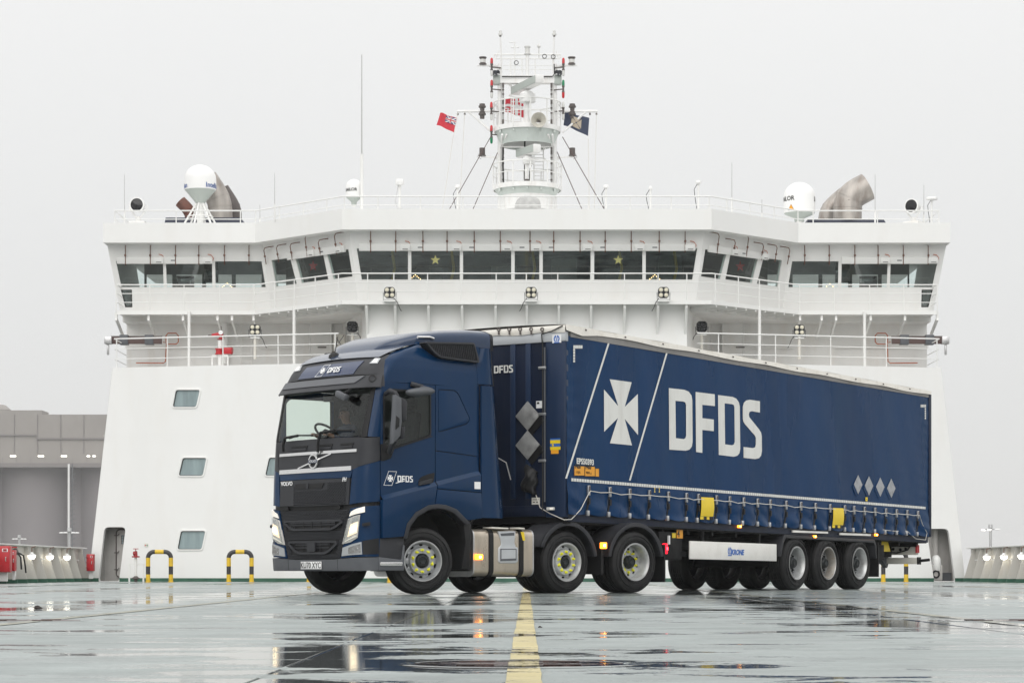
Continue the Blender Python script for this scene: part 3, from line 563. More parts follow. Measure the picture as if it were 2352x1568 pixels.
# bridge interior
inn = offset_plan(1.3, 13.9)
b = MB(); b.flat([inn+[(13.9, 91), (-13.9, 91)]], (0, 0, 9.30), XV, YV, 0.05); sp(b, 'bridge_floor', 'bridge_dark')
b = MB(); b.box((0, 86.5, (9.3+11.5)/2), (17.0, 0.1, 2.3)); sp(b, 'bridge_back_wall', 'bridge_dark')
for s in (-1, 1):
    pl = Plane((-13.9, 88.5, 9.3), (-8.5, 88.5, 9.3), (-13.9, 88.5, 11)) if s < 0 else Plane((8.5, 88.5, 9.3), (13.9, 88.5, 9.3), (8.5, 88.5, 11))
    hs = [[(k*1.08+.08, 0.80), (k*1.08+1.02, 0.80), (k*1.08+1.02, 1.82), (k*1.08+.08, 1.82)] for k in range(5)]
    b = MB(); pl.flat(b, [[(0, 0), (5.4, 0), (5.4, 2.3), (0, 2.3)]]+hs, 0.06); sp(b, 'bridge_back_wall', 'bridge_mid')
    b = MB(); b.box((s*8.5, 87.5, 10.4), (0.1, 2.0, 2.2)); sp(b, 'bridge_partition', 'bridge_dark')
    for k, (x, z, w_, h_) in enumerate(((11.9, 10.42, 0.62, 0.42), (11.0, 10.75, 0.5, 0.7))):
        b = MB(); b.box((s*x, 84.9, z), (w_, 0.08, h_)); sp(b, 'bridge_monitor', 'lens_dark', bevel=0.02)
for x, w_, h_, m in ((-5.2, 1.2, .5, 'bridge_mid'), (-3.4, .9, .9, 'bridge_dark'), (-0.8, .9, 0.95, 'bridge_mid'), (1.3, .9, 1.2, 'bridge_mid'), (3.6, 1.6, .7, 'bridge_dark'), (5.0, .8, 1.3, 'bridge_mid')):
    b = MB(); b.box((x, 85.2, 9.35+0.7+h_/2), (w_, 0.5, h_)); sp(b, 'console', m, bevel=0.03)
for x in (-1.0, 1.05):
    b = MB(); b.box((x*1.0+0.15, 82.9, 10.05), (0.3, 0.12, 0.36)); b.box((x+.15, 83.1, 9.75), (.35, .4, .12)); sp(b, 'helm_chair', 'black_plastic', bevel=0.04)
for x in (-6.05+1.4, -2.6, 0.2, 3.2, 5.1):
    b = MB(); b.tube([(x, 84.2, 11.4), (x+.08, 84.2, 10.8), (x-.05, 84.2, 10.2), (x+.12, 84.2, 9.9)], 0.05, 8); sp(b, 'yellow_duct', 'star_gold', smooth=60)
for k in range(26):
    x = -12.8+k*1.02; b = MB(); b.tube([(x, 84.4 if abs(x) > 7 else 82.4, 11.48), (x, 84.4 if abs(x) > 7 else 82.4, 11.40)], 0.025, 8); sp(b, 'bridge_ceiling_lamp', 'warm_emit' if k % 3 else 'far_emit')
for x0, x1, z in ((-4.6, -3.9, 11.0), (-3.3, -2.4, 10.75), (-1.2, -.4, 10.9), (1.3, 2.0, 10.62), (3.2, 4.1, 10.9), (3.3, 4.3, 10.45), (-5.2, -4.2, 10.4)):
    b = MB(); b.beam((x0, 85.6, z), (x1, 85.6, z), 0.05, 0.025); sp(b, 'shelf_edge', 'bridge_mid')

# window washing pipes, heater boxes and orange cables above the windows
def pipe_on(pl, px, ytop, yb, hook):
    u, v = pl.pix(px, yb); u2, v2 = pl.pix(px, ytop); b = MB()
    if hook == 0: pts = [pl.pt(u2, v2, 0.0), pl.pt(u2, v2, 0.10), pl.pt(u, v, 0.10), pl.pt(u, v-0.02, 0.02)]
    else: pts = [pl.pt(u2+hook*0.3, v2+.02, 0.0), pl.pt(u2+hook*0.28, v2+.03, 0.16), pl.pt(u2+hook*.08, v2+.02, 0.2), pl.pt(u2, v2-.06, 0.2), pl.pt(u, v, 0.08)]
    b.tube(pts, 0.016, 6); um, vm = (u+u2)/2, (v+v2)/2; b.tube([pl.pt(um, vm-.03, 0.14), pl.pt(um, vm+.03, 0.14)], 0.035, 8); sp(b, 'wash_pipe', 'rusty_pipe')
for cx in (152, 310, 481, 633, 804, 968, 1155, 1304, 1470, 1628, 1792, 1968, 2131): pipe_on(segs[2], KC(cx, 0)[0], KC(0, 305)[1], KC(0, 442)[1], 0)
for cx in (180, 363, 548, 719, 907, 1087):
    for f in (lambda p: p, lambda p: 2*CX-p): pipe_on(segs[0] if f(1) == 1 else segs[4], f(KL(cx, 0)[0]), KL(0, 628)[1], KL(0, 765)[1], 0)
for cx, t_, b_ in ((1205, 645, 762), (1298, 628, 748), (1398, 615, 732), (1508, 556, 715), (1605, 588, 700), (1724, 540, 690)):
    pipe_on(segs[1], KL(cx, 0)[0]+6, KL(0, t_)[1], KL(0, b_)[1], 1); pipe_on(segs[3], 2*CX-KL(cx, 0)[0]-6, KL(0, t_)[1], KL(0, b_)[1], -1)
def heater(pl, pa, pb_, box_at):
    (u, v), (u2, v2) = pl.pix(*pa), pl.pix(*pb_); du, dv = u2-u, v2-v; L = math.hypot(du, dv)
    b = MB(); b.beam(pl.pt(u, v-.15, 0.05), pl.pt(u2, v2-.15, 0.05), 0.10, 0.24, pl.uy); sp(b, 'heater_strip', 'rail_white', bevel=0.01)
    for k in box_at:
        w, z = u+du*k, v+dv*k; b = MB(); b.beam(pl.pt(w-.17, z-.15, 0.10), pl.pt(w+.17, z-.15, 0.10), 0.16, 0.2, pl.uy); sp(b, 'heater_box', 'rail_white', bevel=0.02)
        b = MB(); b.beam(pl.pt(w-.08, z-.2, 0.183), pl.pt(w+.10, z-.2, 0.183), 0.004, 0.02, pl.uy); sp(b, 'box_lettering', 'print_black')
        b = MB(); b.tube([pl.pt(w, z+.05, 0.03), pl.pt(w+.12, z+.03, .06), pl.pt(w+.2, z-.08, .08), pl.pt(w+.16, z-.18, .06)], 0.012, 6); sp(b, 'orange_cable', 'orange_pipe')
        if k > .9: continue
        b = MB(); b.beam(pl.pt(w+.42, z-.15, 0.101), pl.pt(w+.58, z-.15, 0.101), 0.004, 0.035, pl.uy); sp(b, 'strip_label', 'mid_grey')
heater(segs[2], KC(78, 385), KC(2195, 385), [0.137, 0.29, 0.44, 0.527, 0.68, 0.835, 0.985])
heater(segs[0], KL(115, 703), KL(815, 703), [0.44, 0.955]); heater(segs[4], (2*CX-KL(815, 0)[0], KL(0, 703)[1]), (2*CX-KL(115, 0)[0], KL(0, 703)[1]), [0.455, 0.96])
heater(segs[1], KL(1370, 675), KL(1790, 615), [0.45, 0.92]); heater(segs[3], (2*CX-KL(1790, 0)[0], KL(0, 615)[1]), (2*CX-KL(1370, 0)[0], KL(0, 675)[1]), [0.42, 0.95])
for k, (px, py) in enumerate(((1000, 597), (1420, 597))):
    c = at(px, py, 81.3); b = MB(); q = []
    for i in range(10):
        r = 0.17 if i % 2 == 0 else 0.07; q.append((r*math.sin(i*PI/5), r*math.cos(i*PI/5)))
    b.flat([q], c, XV, ZV, 0.03); b.v = [(v[0], v[1], v[2]) for v in b.v]
    b.build('window_star', 'star_lit', label='gold star decoration hanging in the bridge window on the %s half' % ('left', 'right')[k], cat='star ornament', group='star ornaments in the bridge windows')
for k, (px, py) in enumerate((KL(1556, 778), KR(413, 763))):
    c = at(px, py, 82.9); b = MB(); q = [((0.17 if i % 2 == 0 else 0.07)*math.sin(i*PI/5), (0.2 if i % 2 == 0 else 0.08)*math.cos(i*PI/5)) for i in range(10)]
    b.flat([q], c, XV, ZV, 0.03); b.build('window_star', 'star_red', label='red star decoration in the slanted bridge windows on the %s' % ('left', 'right')[k], cat='star ornament', group='star ornaments in the bridge windows')
for k, (px, py, Y) in enumerate(((*KL(925, 925), 84.45), (954, 638, 81.25), (1504, 638, 81.25), (*KR(1055, 908), 84.45))):
    t = thing('candle_arch', at(px, py, Y)-ZV*0.12, label='lit candle arch on the sill of the %s' % ('left wing bridge window', 'second centre bridge window from the left', 'rightmost centre bridge window', 'right wing bridge window')[k], cat='candle arch', group='candle arches in the bridge windows')
    b = MB(); b.box((0, 0, 0.02), (0.34, 0.05, 0.03)); b.build('base', 'star_gold', t)
    for i in range(7):
        x = (i-3)*0.055; h = 0.20-abs(i-3)*0.045; b = MB(); b.tube([(x, 0, 0.03), (x, 0, h)], 0.008, 6); c_ = b.build('candle', 'print_white', t)
        b = MB(); b.tube([(x, 0, h), (x, 0, h+.03)], 0.010, 6); b.build('flame', 'warm_emit', c_)

# balcony floor, brackets, posts
bal = [(-14.0, 83.2), (-9.28, 83.2), (-6.07, 80.0), (6.07, 80.0), (9.28, 83.2), (14.0, 83.2)]
b = MB(); b.flat([bal+offset_plan(1.15, 14.0)[::-1]], (0, 0, ZB-0.01), XV, YV, 0.03); sp(b, 'balcony_grating', 'ship_grey')
b = MB()
for p, q in zip(bal, bal[1:]): b.beam((*p, ZB-0.03), (*q, ZB-0.03), 0.05, 0.13)
sp(b, 'balcony_edge', 'rail_white')
b = MB(); b.flat([[(-9.28, 84.35), (-6.0, 81.3), (6.0, 81.3), (9.28, 84.35), (14.0, 84.35), (14.0, 90), (-14.0, 90), (-14.0, 84.35)]], (0, 0, ZB-0.02), XV, YV, 0.2); sp(b, 'bridge_underside', 'ship_grey')
for px in (841.8, 907.4, 984, 1061.3, 1138.2, 1210, 1283.7, 1357.7, 1435, 1511.6, 1576.5):
    x = (px-CX)*80.1/FPX; b = MB()
    b.add([(x+s*0.04, *p) for s in (-1, 1) for p in ((80.05, ZB-.06), (80.05, ZB-.2), (80.62, ZB-1.05), (80.62, ZB-.06))], [(0, 1, 2, 3), (7, 6, 5, 4), (0, 4, 5, 1), (1, 5, 6, 2), (2, 6, 7, 3), (3, 7, 4, 0)]); sp(b, 'bracket', 'rail_white')
for s in (-1, 1):
    for px in (266, KL(345, 0)[0], KL(598, 0)[0], KL(852, 0)[0], KL(958, 0)[0], KL(1117, 0)[0]):
        x = s*(CX-px)*83.2/FPX; b = MB(); b.beam((x, 83.25, ZB-0.22), (x, 84.9, ZB-0.75), 0.06, 0.14); b.box((x, 83.3, ZB-0.15), (0.08, 0.1, 0.28)); sp(b, 'bracket', 'rail_white')
    for k in range(9):
        t = (k+.5)/9; x, y = lerp(9.28, 6.07, t), lerp(83.2, 80, t); b = MB(); b.beam((s*x, y, ZB-.1), (s*(x-1.0), y+1.3, ZB-.1), 0.05, 0.12); sp(b, 'floor_beam', 'rail_white')
    for px in (KL(645, 0)[0], KL(1417, 0)[0]):
        Yp = 83.1 if px < 560 else 81.7
        x = s*(CX-px)*Yp/FPX; b = MB(); b.tube([(x, Yp, ZA), (x, Yp, ZB)], 0.055, 10); sp(b, 'pillar', 'rail_white', smooth=40)
# recess fittings: doors, pipes, ladders
for s in (-1, 1):
    f = (lambda px: px) if s < 0 else (lambda px: 2*CX-px)
    def rec(x, y, Y=85.1): p = KL(x, y); return at(f(p[0]), p[1], Y)
    d = [rec(x, y) for x, y in ((1535, 1180), (1690, 1180), (1690, 1450), (1535, 1450))]
    xs_ = [p.x for p in d]; zs = [p.z for p in d]
    w = thing('deck_door', parent=SHIP); q = roundpoly([(min(xs_), min(zs)), (max(xs_), min(zs)), (max(xs_), max(zs)), (min(xs_), max(zs))], 0.2)
    b = MB(); b.flat([q], (0, 85.06, 0), XV, ZV, 0.05); sp(b, 'door_leaf', 'ship_grey', w)
    b = MB(); b.tube([(x, 85.06, z) for x, z in q+q[:1]], 0.03, 6); sp(b, 'door_frame', 'ship_white', w)
    b = MB(); p = rec(1590, 1375, 85.0); b.beam(p, p+XV*0.3, 0.04, 0.04); sp(b, 'handle', 'dark_steel', w)
    b = MB(); q = [rec(*p, 84.95) for p in ((455, 1335), (475, 1345), (475, 1290), (490, 1272), (550, 1272), (566, 1290), (566, 1335), (550, 1352), (478, 1352), (475, 1400), (472, 1480), (455, 1492), (255, 1490))]; b.tube(q, 0.02, 6); sp(b, 'orange_conduit', 'orange_pipe', smooth=60)
    b = MB(); b.tube([rec(175, 1376, 85.05), rec(860, 1376, 85.05)], 0.02, 6); b.tube([rec(1160, 1381, 85.05), rec(1475, 1381, 85.05)], 0.02, 6); sp(b, 'wall_handrail', 'ship_grey')
    for yy in range(1200, 1500, 55):
        if s < 0: b = MB(); b.tube([rec(1027, yy, 84.9), rec(1105, yy, 84.9)], 0.016, 6); sp(b, 'ladder_rung', 'ship_grey')
    if s < 0:
        for xx in (1027, 1105): b = MB(); b.tube([rec(xx, 1170, 84.9), rec(xx, 1500, 84.9)], 0.02, 6); sp(b, 'ladder_rail', 'ship_grey')
        b = MB(); b.tube([rec(905, 1160, 84.9), rec(905, 1500, 84.9)], 0.13, 12); sp(b, 'vent_pipe', 'ship_white', smooth=40)
    # boom crane stowed along the wall
    t = thing('stowed_gangway_arm', rec(260, 1325, 83.6), label='brown steel arm stowed along the %s recess wall' % ('left', 'right')[s > 0], cat='davit arm', group='stowed arms at the bridge wings')
    L = 370*.31255*83.6/FPX
    b = MB(); b.box((0, 0, 0), (L, 0.12, 0.24)); b.build('arm', 'rust_brown', t, bevel=0.02)
    b = MB(); b.box((0, -.02, 0.13), (L*1.02, 0.05, 0.04)); b.build('top_flange', 'dark_steel', t)
    for k in (-.25, .25): b = MB(); b.box((k*L, 0.05, 0.02), (0.3, 0.3, 0.34)); b.build('clamp', 'mid_grey', t, bevel=0.02)
    b = MB(); b.box((s*L*.56, 0, 0.0), (0.26, 0.3, 0.26)); b.box((s*L*.57, 0, -.3), (.08, .08, .4)); b.build('end_fitting', 'alu', t, bevel=0.03)

# ------------------------------------------------------------------ railings
def railing(name, pts, hs, rr, label, posts, group=None, bulge=0.0):
    """pts: base line in plan with z; hs: heights of the bars above it; posts: list of points"""
    t = thing(name, pts[0], label=label, cat='railing', group=group); o = Vector(pts[0])
    for k, h in enumerate(hs):
        b = MB(); b.tube([Vector(p)+ZV*h-o for p in pts], rr if k == 0 else rr*0.6, 8); b.build('top_rail' if k == 0 else 'mid_rail', 'rail_white', t, smooth=40)
    for p in posts:
        b = MB(); b.tube([Vector(p)-o, Vector(p)+ZV*hs[0]-o], rr*0.8, 8); b.build('post', 'rail_white', t, smooth=40)
    return t
bz = [(x, y, ZB) for x, y in [(-14.0, 84.2)]+bal+[(14.0, 84.2)]]
pp = [((px-CX)*80/FPX, 80, ZB) for px in [KC(c, 0)[0] for c in (132, 297, 510, 722, 942, 1132, 1330, 1538, 1750, 1962, 2143)]]
for s in (-1, 1):
    pp += [(s*(CX-KL(c, 0)[0])*83.2/FPX, 83.2, ZB) for c in (110, 357, 608, 868, 1122)]
    pp += [(s*lerp(9.28, 6.07, t), lerp(83.2, 80, t), ZB) for t in (0.23, 0.46, 0.70, 0.96)]
railing('balcony_railing', bz, (0.92, 0.62, 0.32), 0.024, 'white three-bar railing round the balcony below the bridge windows', pp)
rz_ = [(-14.1, 86.5, ZF1), (-14.1, 83.35, ZF1), (-9.3, 83.35, ZF1), (-6.05, 80.15, ZF1), (6.05, 80.15, ZF1), (9.3, 83.35, ZF1), (14.1, 83.35, ZF1), (14.1, 86.5, ZF1)]
pp = [(x*1.0, 80.15, ZF1) for x in (-6.0, -4.9, -3.5, -2.1, -0.75, 0.68, 2.03, 3.4, 4.75, 6.0)]
for s in (-1, 1):
    pp += [(s*x, 83.35, ZF1) for x in (14.1, 12.0, 9.8)]+[(s*lerp(9.28, 6.05, t), lerp(83.35, 80.15, t), ZF1) for t in (0.0, .28, .56, .82)]
railing('roof_railing', rz_, (0.43, 0.14), 0.024, 'white two-bar railing along the roof edge above the bridge fascia', pp)
for s in (-1, 1):
    f = (lambda px: px) if s < 0 else (lambda px: 2*CX-px)
    q = [(s*13.9, 84.5, ZA), (s*13.9, 82.1, ZA), (s*6.2, 80.2, ZA)]
    if s > 0: q = [(s*13.9, 84.5, ZA), (s*13.9, 82.1, ZA), (s*5.6, 80.05, ZA)]
    railing('side_deck_railing', q, (0.98, 0.64, 0.30), 0.024, 'white railing on the side deck %s' % ('left of the cab roof', 'above the rear of the trailer')[s > 0],
            [(lerp(s*13.9, s*6.2, t), lerp(82.1, 80.2, t), ZA) for t in (0.01, 0.24, 0.49, 0.735, 0.985)], 'side deck railings')

# ------------------------------------------------------------------ flood lamps
def flood(px, py, Y, label, lit, post=0.0, size=0.36, tilt=0.0):
    c = at(px, py, Y); t = thing('flood_lamp', c-ZV*(0.24+post), label=label, cat='floodlight', group='four-lens floodlights on the superstructure'); z0 = 0.24+post
    h = size/2; q = [(-h, -h*.6), (-h*.6, -h), (h*.6, -h), (h, -h*.6), (h, h*.6), (h*.6, h), (-h*.6, h), (-h, h*.6)]
    b = MB(); b.flat([q], (0, -0.06, z0), XV, ZV, 0.12); b.build('housing', 'black_plastic', t, bevel=0.012)
    for sx in (-1, 1):
        for sz in (-1, 1):
            b = MB(); b.lathe([(0.001, 0.02), (0.05, 0.018), (0.068, 0.008), (0.072, 0.0)], (sx*h*.48, -0.062, z0+sz*h*.48), (0, -1, 0), 16); l = b.build('lens', 'led_face' if lit else 'lens_dark', t, smooth=40)
            b = MB(); b.lathe([(0.074, 0.0), (0.074, 0.022), (0.084, 0.022), (0.084, 0)], (sx*h*.48, -0.062, z0+sz*h*.48), (0, -1, 0), 16); b.build('bezel', 'mid_grey', l, smooth=40)
    b = MB(); b.tube([(-h-.03, 0, z0), (-h-.03, 0, z0-h-.05), (h+.03, 0, z0-h-.05), (h+.03, 0, z0)], 0.014, 6); b.build('yoke', 'mid_grey', t)
    if post: b = MB(); b.tube([(0, 0, 0), (0, 0, z0-h-.05)], 0.05, 10); b.build('post', 'cream', t, smooth=40); b = MB(); b.box((0, 0, z0-h-.09), (0.32, .16, .03)); b.build('shelf', 'rail_white', t)
    else: b = MB(); b.box((0, 0.02, z0-h-.09), (0.38, 0.25, 0.05)); b.build('shelf', 'rail_white', t)
    sd = -1 if px > 1100 else 1
    b = MB(); b.tube([(sd*h*.8, .05, z0-h), (sd*(h+.08), .05, z0-h-.15), (sd*(h+.14), .08, z0-h-.32), (sd*(h+.2), .05, z0-h-.42)], 0.012, 6); b.build('cable', 'cable', t)
flood(895, 672, 79.85, 'floodlight on the balcony edge, left of the three central ones', True); flood(1220, 672, 79.85, 'floodlight on the balcony edge, in the middle below the bridge windows', True); flood(1524, 672, 79.85, 'floodlight on the balcony edge, right of the three central ones', True)
flood(*KL(1130, 1247), 82.2, 'pale-lensed floodlight on a post in the left recess by the ladder', True, 0.75); flood(*KL(1845, 1225), 81.6, 'dark-lensed floodlight on a post just above the truck cab', False, 0.75)
flood(*KR(836, 1218), 82.2, 'pale-lensed floodlight on a post in the right recess above the trailer', True, 0.75); flood(*KR(137, 1195), 81.6, 'dark-lensed floodlight on a post beside the right end of the centre block', False, 0.75)
# fire monitor on the side deck
p = KL(870, 1500); base = at(*p, 82.6); base.z = ZA
t = thing('fire_monitor', base, label='red water cannon on a white pipe in the left recess', cat='fire monitor'); sc_ = .31255*82.6/FPX
def fm(x, y): return ((x-870)*sc_, 0, (1500-y)*sc_)
b = MB(); b.tube([fm(872, 1500), fm(872, 1290)], 0.075, 12); b.build('riser_pipe', 'rail_white', t, smooth=40)
b = MB(); b.lathe([(0.001, -.1), (.14, -.1), (.14, -.07), (.11, -.06), (.11, .06), (.14, .07), (.14, .1), (0.001, .1)], fm(865, 1370), (0, 0, 1), 16); b.build('valve_body', 'red', t, smooth=40)
b = MB(); b.lathe([(0.001, 0), (.11, 0), (.11, .03), (0.001, .03)], fm(875, 1283), (0, 0, 1), 16); b.build('flange', 'red_dark', t)
b = MB(); b.tube([fm(878, 1285), fm(880, 1262)], 0.07, 10); b.tube([fm(895, 1248), fm(850, 1248), fm(812, 1252)], 0.095, 12, 0.055); b.build('cannon_body', 'red', t, smooth=60)
b = MB(); b.tube([fm(812, 1250), fm(785, 1250)], 0.018, 8); b.tube([fm(880, 1215), fm(880, 1185)], 0.014, 8); b.build('lever', 'dark_steel', t)
b = MB(); b.lathe([(0.001, 0), (.075, 0), (.075, .05), (0.001, .05)], Vector(fm(880, 1232))+Vector((0, -.06, 0)), (0, -1, 0), 14); b.build('gauge', 'print_white', t)
b = MB(); b.box(fm(930, 1365), (0.28, .14, .22)); b.build('gearbox', 'red', t, bevel=0.02)
b = MB(); b.lathe([(.10, -.012), (.125, -.012), (.125, .012), (.10, .012), (.10, -.012)], fm(958, 1365), (1, 0.5, 0), 18); b.build('handwheel', 'red_dark', t, smooth=40)
b = MB(); b.box(fm(815, 1455), (.05, .05, .45)); b.box(fm(930, 1455), (.05, .05, .45)); b.box(fm(872, 1400), (.55, .06, .04)); b.build('support_frame', 'rail_white', t)
# control cabinet by the dark floodlight
p = at(*KL(1750, 1340), 84.0); b = MB(); b.box((0, 0, 0), (.40, .25, .55)); t = thing('control_cabinet', p, label='weathered cream cabinet with an X brace behind the cab roof', cat='cabinet'); b.build('case', 'cream', t, bevel=.02)
b = MB(); b.beam((-.17, -.13, -.24), (.17, -.13, .24), .01, .02); b.beam((-.17, -.131, .24), (.17, -.131, -.24), .01, .02); b.build('brace', 'mid_grey', t)
b = MB(); b.box((0, 0, -.36), (.5, .3, .08)); b.build('plinth', 'dark_steel', t)

# ------------------------------------------------------------------ roof-top gear
def radome(px, ytop, ysk, ybot, w, Y, label, legs=False, words=()):
    z0 = at(px, ybot, Y); s = Y/FPX; R = w/2*s; h = (ybot-ysk)*s; H_ = (ybot-ytop)*s
    t = thing('radome', z0, label=label, cat='radome', group='satellite radomes on the bridge roof')
    pr = [(R*.98, h), (R, h+(H_-h)*.15), (R, H_-R*.92)]+[(R*math.cos(a), H_-R*.92+R*.92*math.sin(a)) for a in [i*PI/20 for i in range(1, 10)]]+[(0.001, H_)]
    b = MB(); b.lathe(pr, n=36); b.build('dome', 'dome_white', t, smooth=60)
    hc = h*.72 if legs else h*.5
    b = MB(); b.lathe([(R*.98, h), (R*.9, h-.04), (R*.34, hc-(.08 if legs else 0)), (R*.30, hc-.12), (0.001, hc-.12)], n=36); b.build('under_cone', 'dome_grey', t, smooth=60)
    b = MB(); b.tube([(0, 0, 0), (0, 0, hc)], R*.22, 14); b.build('pedestal', 'rail_white', t, smooth=40)
    if legs:
        for k in range(6):
            a = k*PI/3+.3; b = MB(); b.tube([(R*1.05*math.cos(a), R*1.05*math.sin(a), -.05), (R*.2*math.cos(a), R*.2*math.sin(a), hc*.9)], 0.035, 8); b.build('leg', 'rail_white', t, smooth=40)
        b = MB(); ring = [(R*.8*math.cos(a), R*.8*math.sin(a), hc*.3) for a in [i*PI/12 for i in range(25)]]; b.tube(ring, 0.018, 6); b.build('ring', 'rail_white', t)
    for txt, a, zz, sz, m in words:
        me = text_mesh(txt, sz, 0.001, bold=0.004); ang = math.radians(a)
        for v in me.vertices:
            th = ang+v.co.x/R; v.co = Vector(((R+.006)*math.sin(th), -(R+.006)*math.cos(th), zz+v.co.y))
        link('lettering', me, m, t)
    return t
radome(460, 379, 437, 515, 73, 86, 'tall white radome on splayed legs in front of the left exhausts', True, (('Intellian', 66, 1.32, .24, 'print_blue'), ('Intellian', -84, 1.32, .24, 'print_blue')))
tr = radome(1836, 419, 490, 513, 72, 86, 'squat white radome with a warning triangle beside the right exhausts', False, (('SAILOR', -62, .82, .22, 'print_black'), ('SAILOR', 98, .82, .22, 'print_black')))
for m_, k, o in (('orange_label', .17, .004), ('print_black', .2, .002)):
    b = MB(); R = 36*86/FPX; a = math.radians(-38); c = Vector(((R+o)*math.sin(a), -(R+o)*math.cos(a), .5)); ux = Vector((math.cos(a), math.sin(a), 0)); b.flat([[(-k*.6, -k*.45), (k*.6, -k*.45), (0, k*.6)]], c, ux, ZV, 0.002); b.build('warning_triangle', m_, tr)
radome(813, 412, 452, 476, 38, 82.5, 'small white radome with dark lettering left of the mast', False, (('SAILOR', -22, .56, .14, 'print_black'),))
# exhaust pipes
def exhaust(pts, r, m, label, Y, lip=True):
    Q = [at(x, y, Y) for x, y in pts]; P = [Q[0]]
    for i in range(1, len(Q)-1):
        for k in range(5):
            f = k/4; P.append(((Q[i-1]+Q[i])/2).lerp(Q[i], f).lerp(Q[i].lerp((Q[i]+Q[i+1])/2, f), f))
    P.append(Q[-1]); o = P[0].copy(); t = thing('exhaust_pipe', o, label=label, cat='exhaust', group='exhaust pipes on the roof')
    b = MB(); b.tube([p-o for p in P], r, 20, cap=False); n = len(P)
    b.tube([P[-1]-o, P[-2]-o], r*.94, 20, cap=False); b.build('pipe', m, t, smooth=35)
    d = (P[-2]-P[-1]).normalized(); b = MB(); b.lathe([(0.001, 0.35), (r*.93, 0.35)], P[-1]-o, d, 20); b.build('mouth', 'lens_dark', t)
    for k in range(3, n-1, 4):
        dd = (P[k+1]-P[k-1]).normalized(); b = MB(); b.lathe([(r*1.0, -.02), (r*1.025, -.02), (r*1.025, .02), (r*1.0, .02)], P[k]-o, dd, 20); b.build('weld_band', m, t, smooth=40)
    return t
def X3(x, y): return KR(x, y)
exhaust([X3(1182, 440), X3(1182, 345), X3(1195, 262), X3(1325, 192)], 102*.32027*87/FPX, 'stain_steel', 'large bent stainless exhaust pipe at the right of the bridge roof', 87)
exhaust([X3(1030, 440), X3(1042, 350), X3(1160, 250)], 60*.32027*88/FPX, 'stain_steel', 'thinner stainless exhaust pipe behind the large right one', 88.3)
exhaust([KL(875, 440), KL(875, 345), KL(852, 262), KL(770, 140)], 88*.31255*87/FPX, 'stain_steel', 'large bent stainless exhaust pipe behind the left radome', 87.2)
exhaust([KL(980, 440), KL(980, 350), KL(890, 215)], 52*.31255*88/FPX, 'dark_steel', 'dark exhaust pipe at the right of the left cluster', 88.6)
exhaust([KL(660, 440), KL(655, 380), KL(580, 305)], 45*.31255*88/FPX, 'rust_exhaust', 'rusty red-brown exhaust pipe left of the left radome', 87.6)
for (x0, x1, sh, Y, lb) in ((452, 1085, KL, 86.6, 'dark navy casing under the left exhausts'), (878, 1502, KR, 86.6, 'dark navy casing under the right exhausts')):
    a_, c_ = sh(x0, 470), sh(x1, 470); top = sh(0, 423)[1]; A = at(*a_, Y); C = at(*c_, Y); zt = at(0, top, Y).z
    b = MB(); b.flat([[(A.x, A.z-.3), (C.x, A.z-.3), (C.x-.3, zt), (A.x+.1, zt)]], (0, Y, 0), XV, ZV, 3.0); b.build('exhaust_casing', 'housing_navy', label=lb, cat='casing', group='exhaust casings on the roof')
# searchlights
for (sh, x, y, lb, yaw) in ((KL, 272, 335, 'round searchlight at the left end of the bridge roof', -.1), (KR, 1656, 335, 'round searchlight at the right end of the bridge roof', -.55)):
    px, py = sh(x, y); c = at(px, py, 84.6); t = thing('searchlight', (c.x, c.y, ZF1), yaw, label=lb, cat='searchlight', group='searchlights on the bridge roof'); z = c.z-ZF1; r = .25
    b = MB(); b.lathe([(0.001, .45), (r*.7, .42), (r*.92, .25), (r, .02), (r, -.02), (r*.92, -.02)], (0, -.2, z), (0, 1, 0), 28); b.build('drum', 'dome_white', t, smooth=40)
    b = MB(); b.lathe([(0.001, .03), (r*.5, .02), (r*.9, .0)], (0, -.2, z), (0, -1, 0), 28); b.build('lens', 'lens_dark', t, smooth=60)
    b = MB(); b.lathe([(r*.88, -.03), (r*.88, .03), (r*1.03, .03), (r*1.03, -.03)], (0, -.2, z), (0, -1, 0), 28); b.build('rim', 'dome_white', t, smooth=40)
    b = MB(); b.tube([(-r-.06, 0, z), (-r-.06, 0, z-.1), (-.08, 0, z-r-.16), (.08, 0, z-r-.16), (r+.06, 0, z-.1), (r+.06, 0, z)], .035, 8); b.build('yoke', 'dome_white', t, smooth=40)
    b = MB(); b.tube([(0, 0, .1), (0, 0, z-r-.14)], .09, 10); b.box((0, 0, .08), (.55, .5, .3)); b.build('pedestal', 'ship_grey', t)
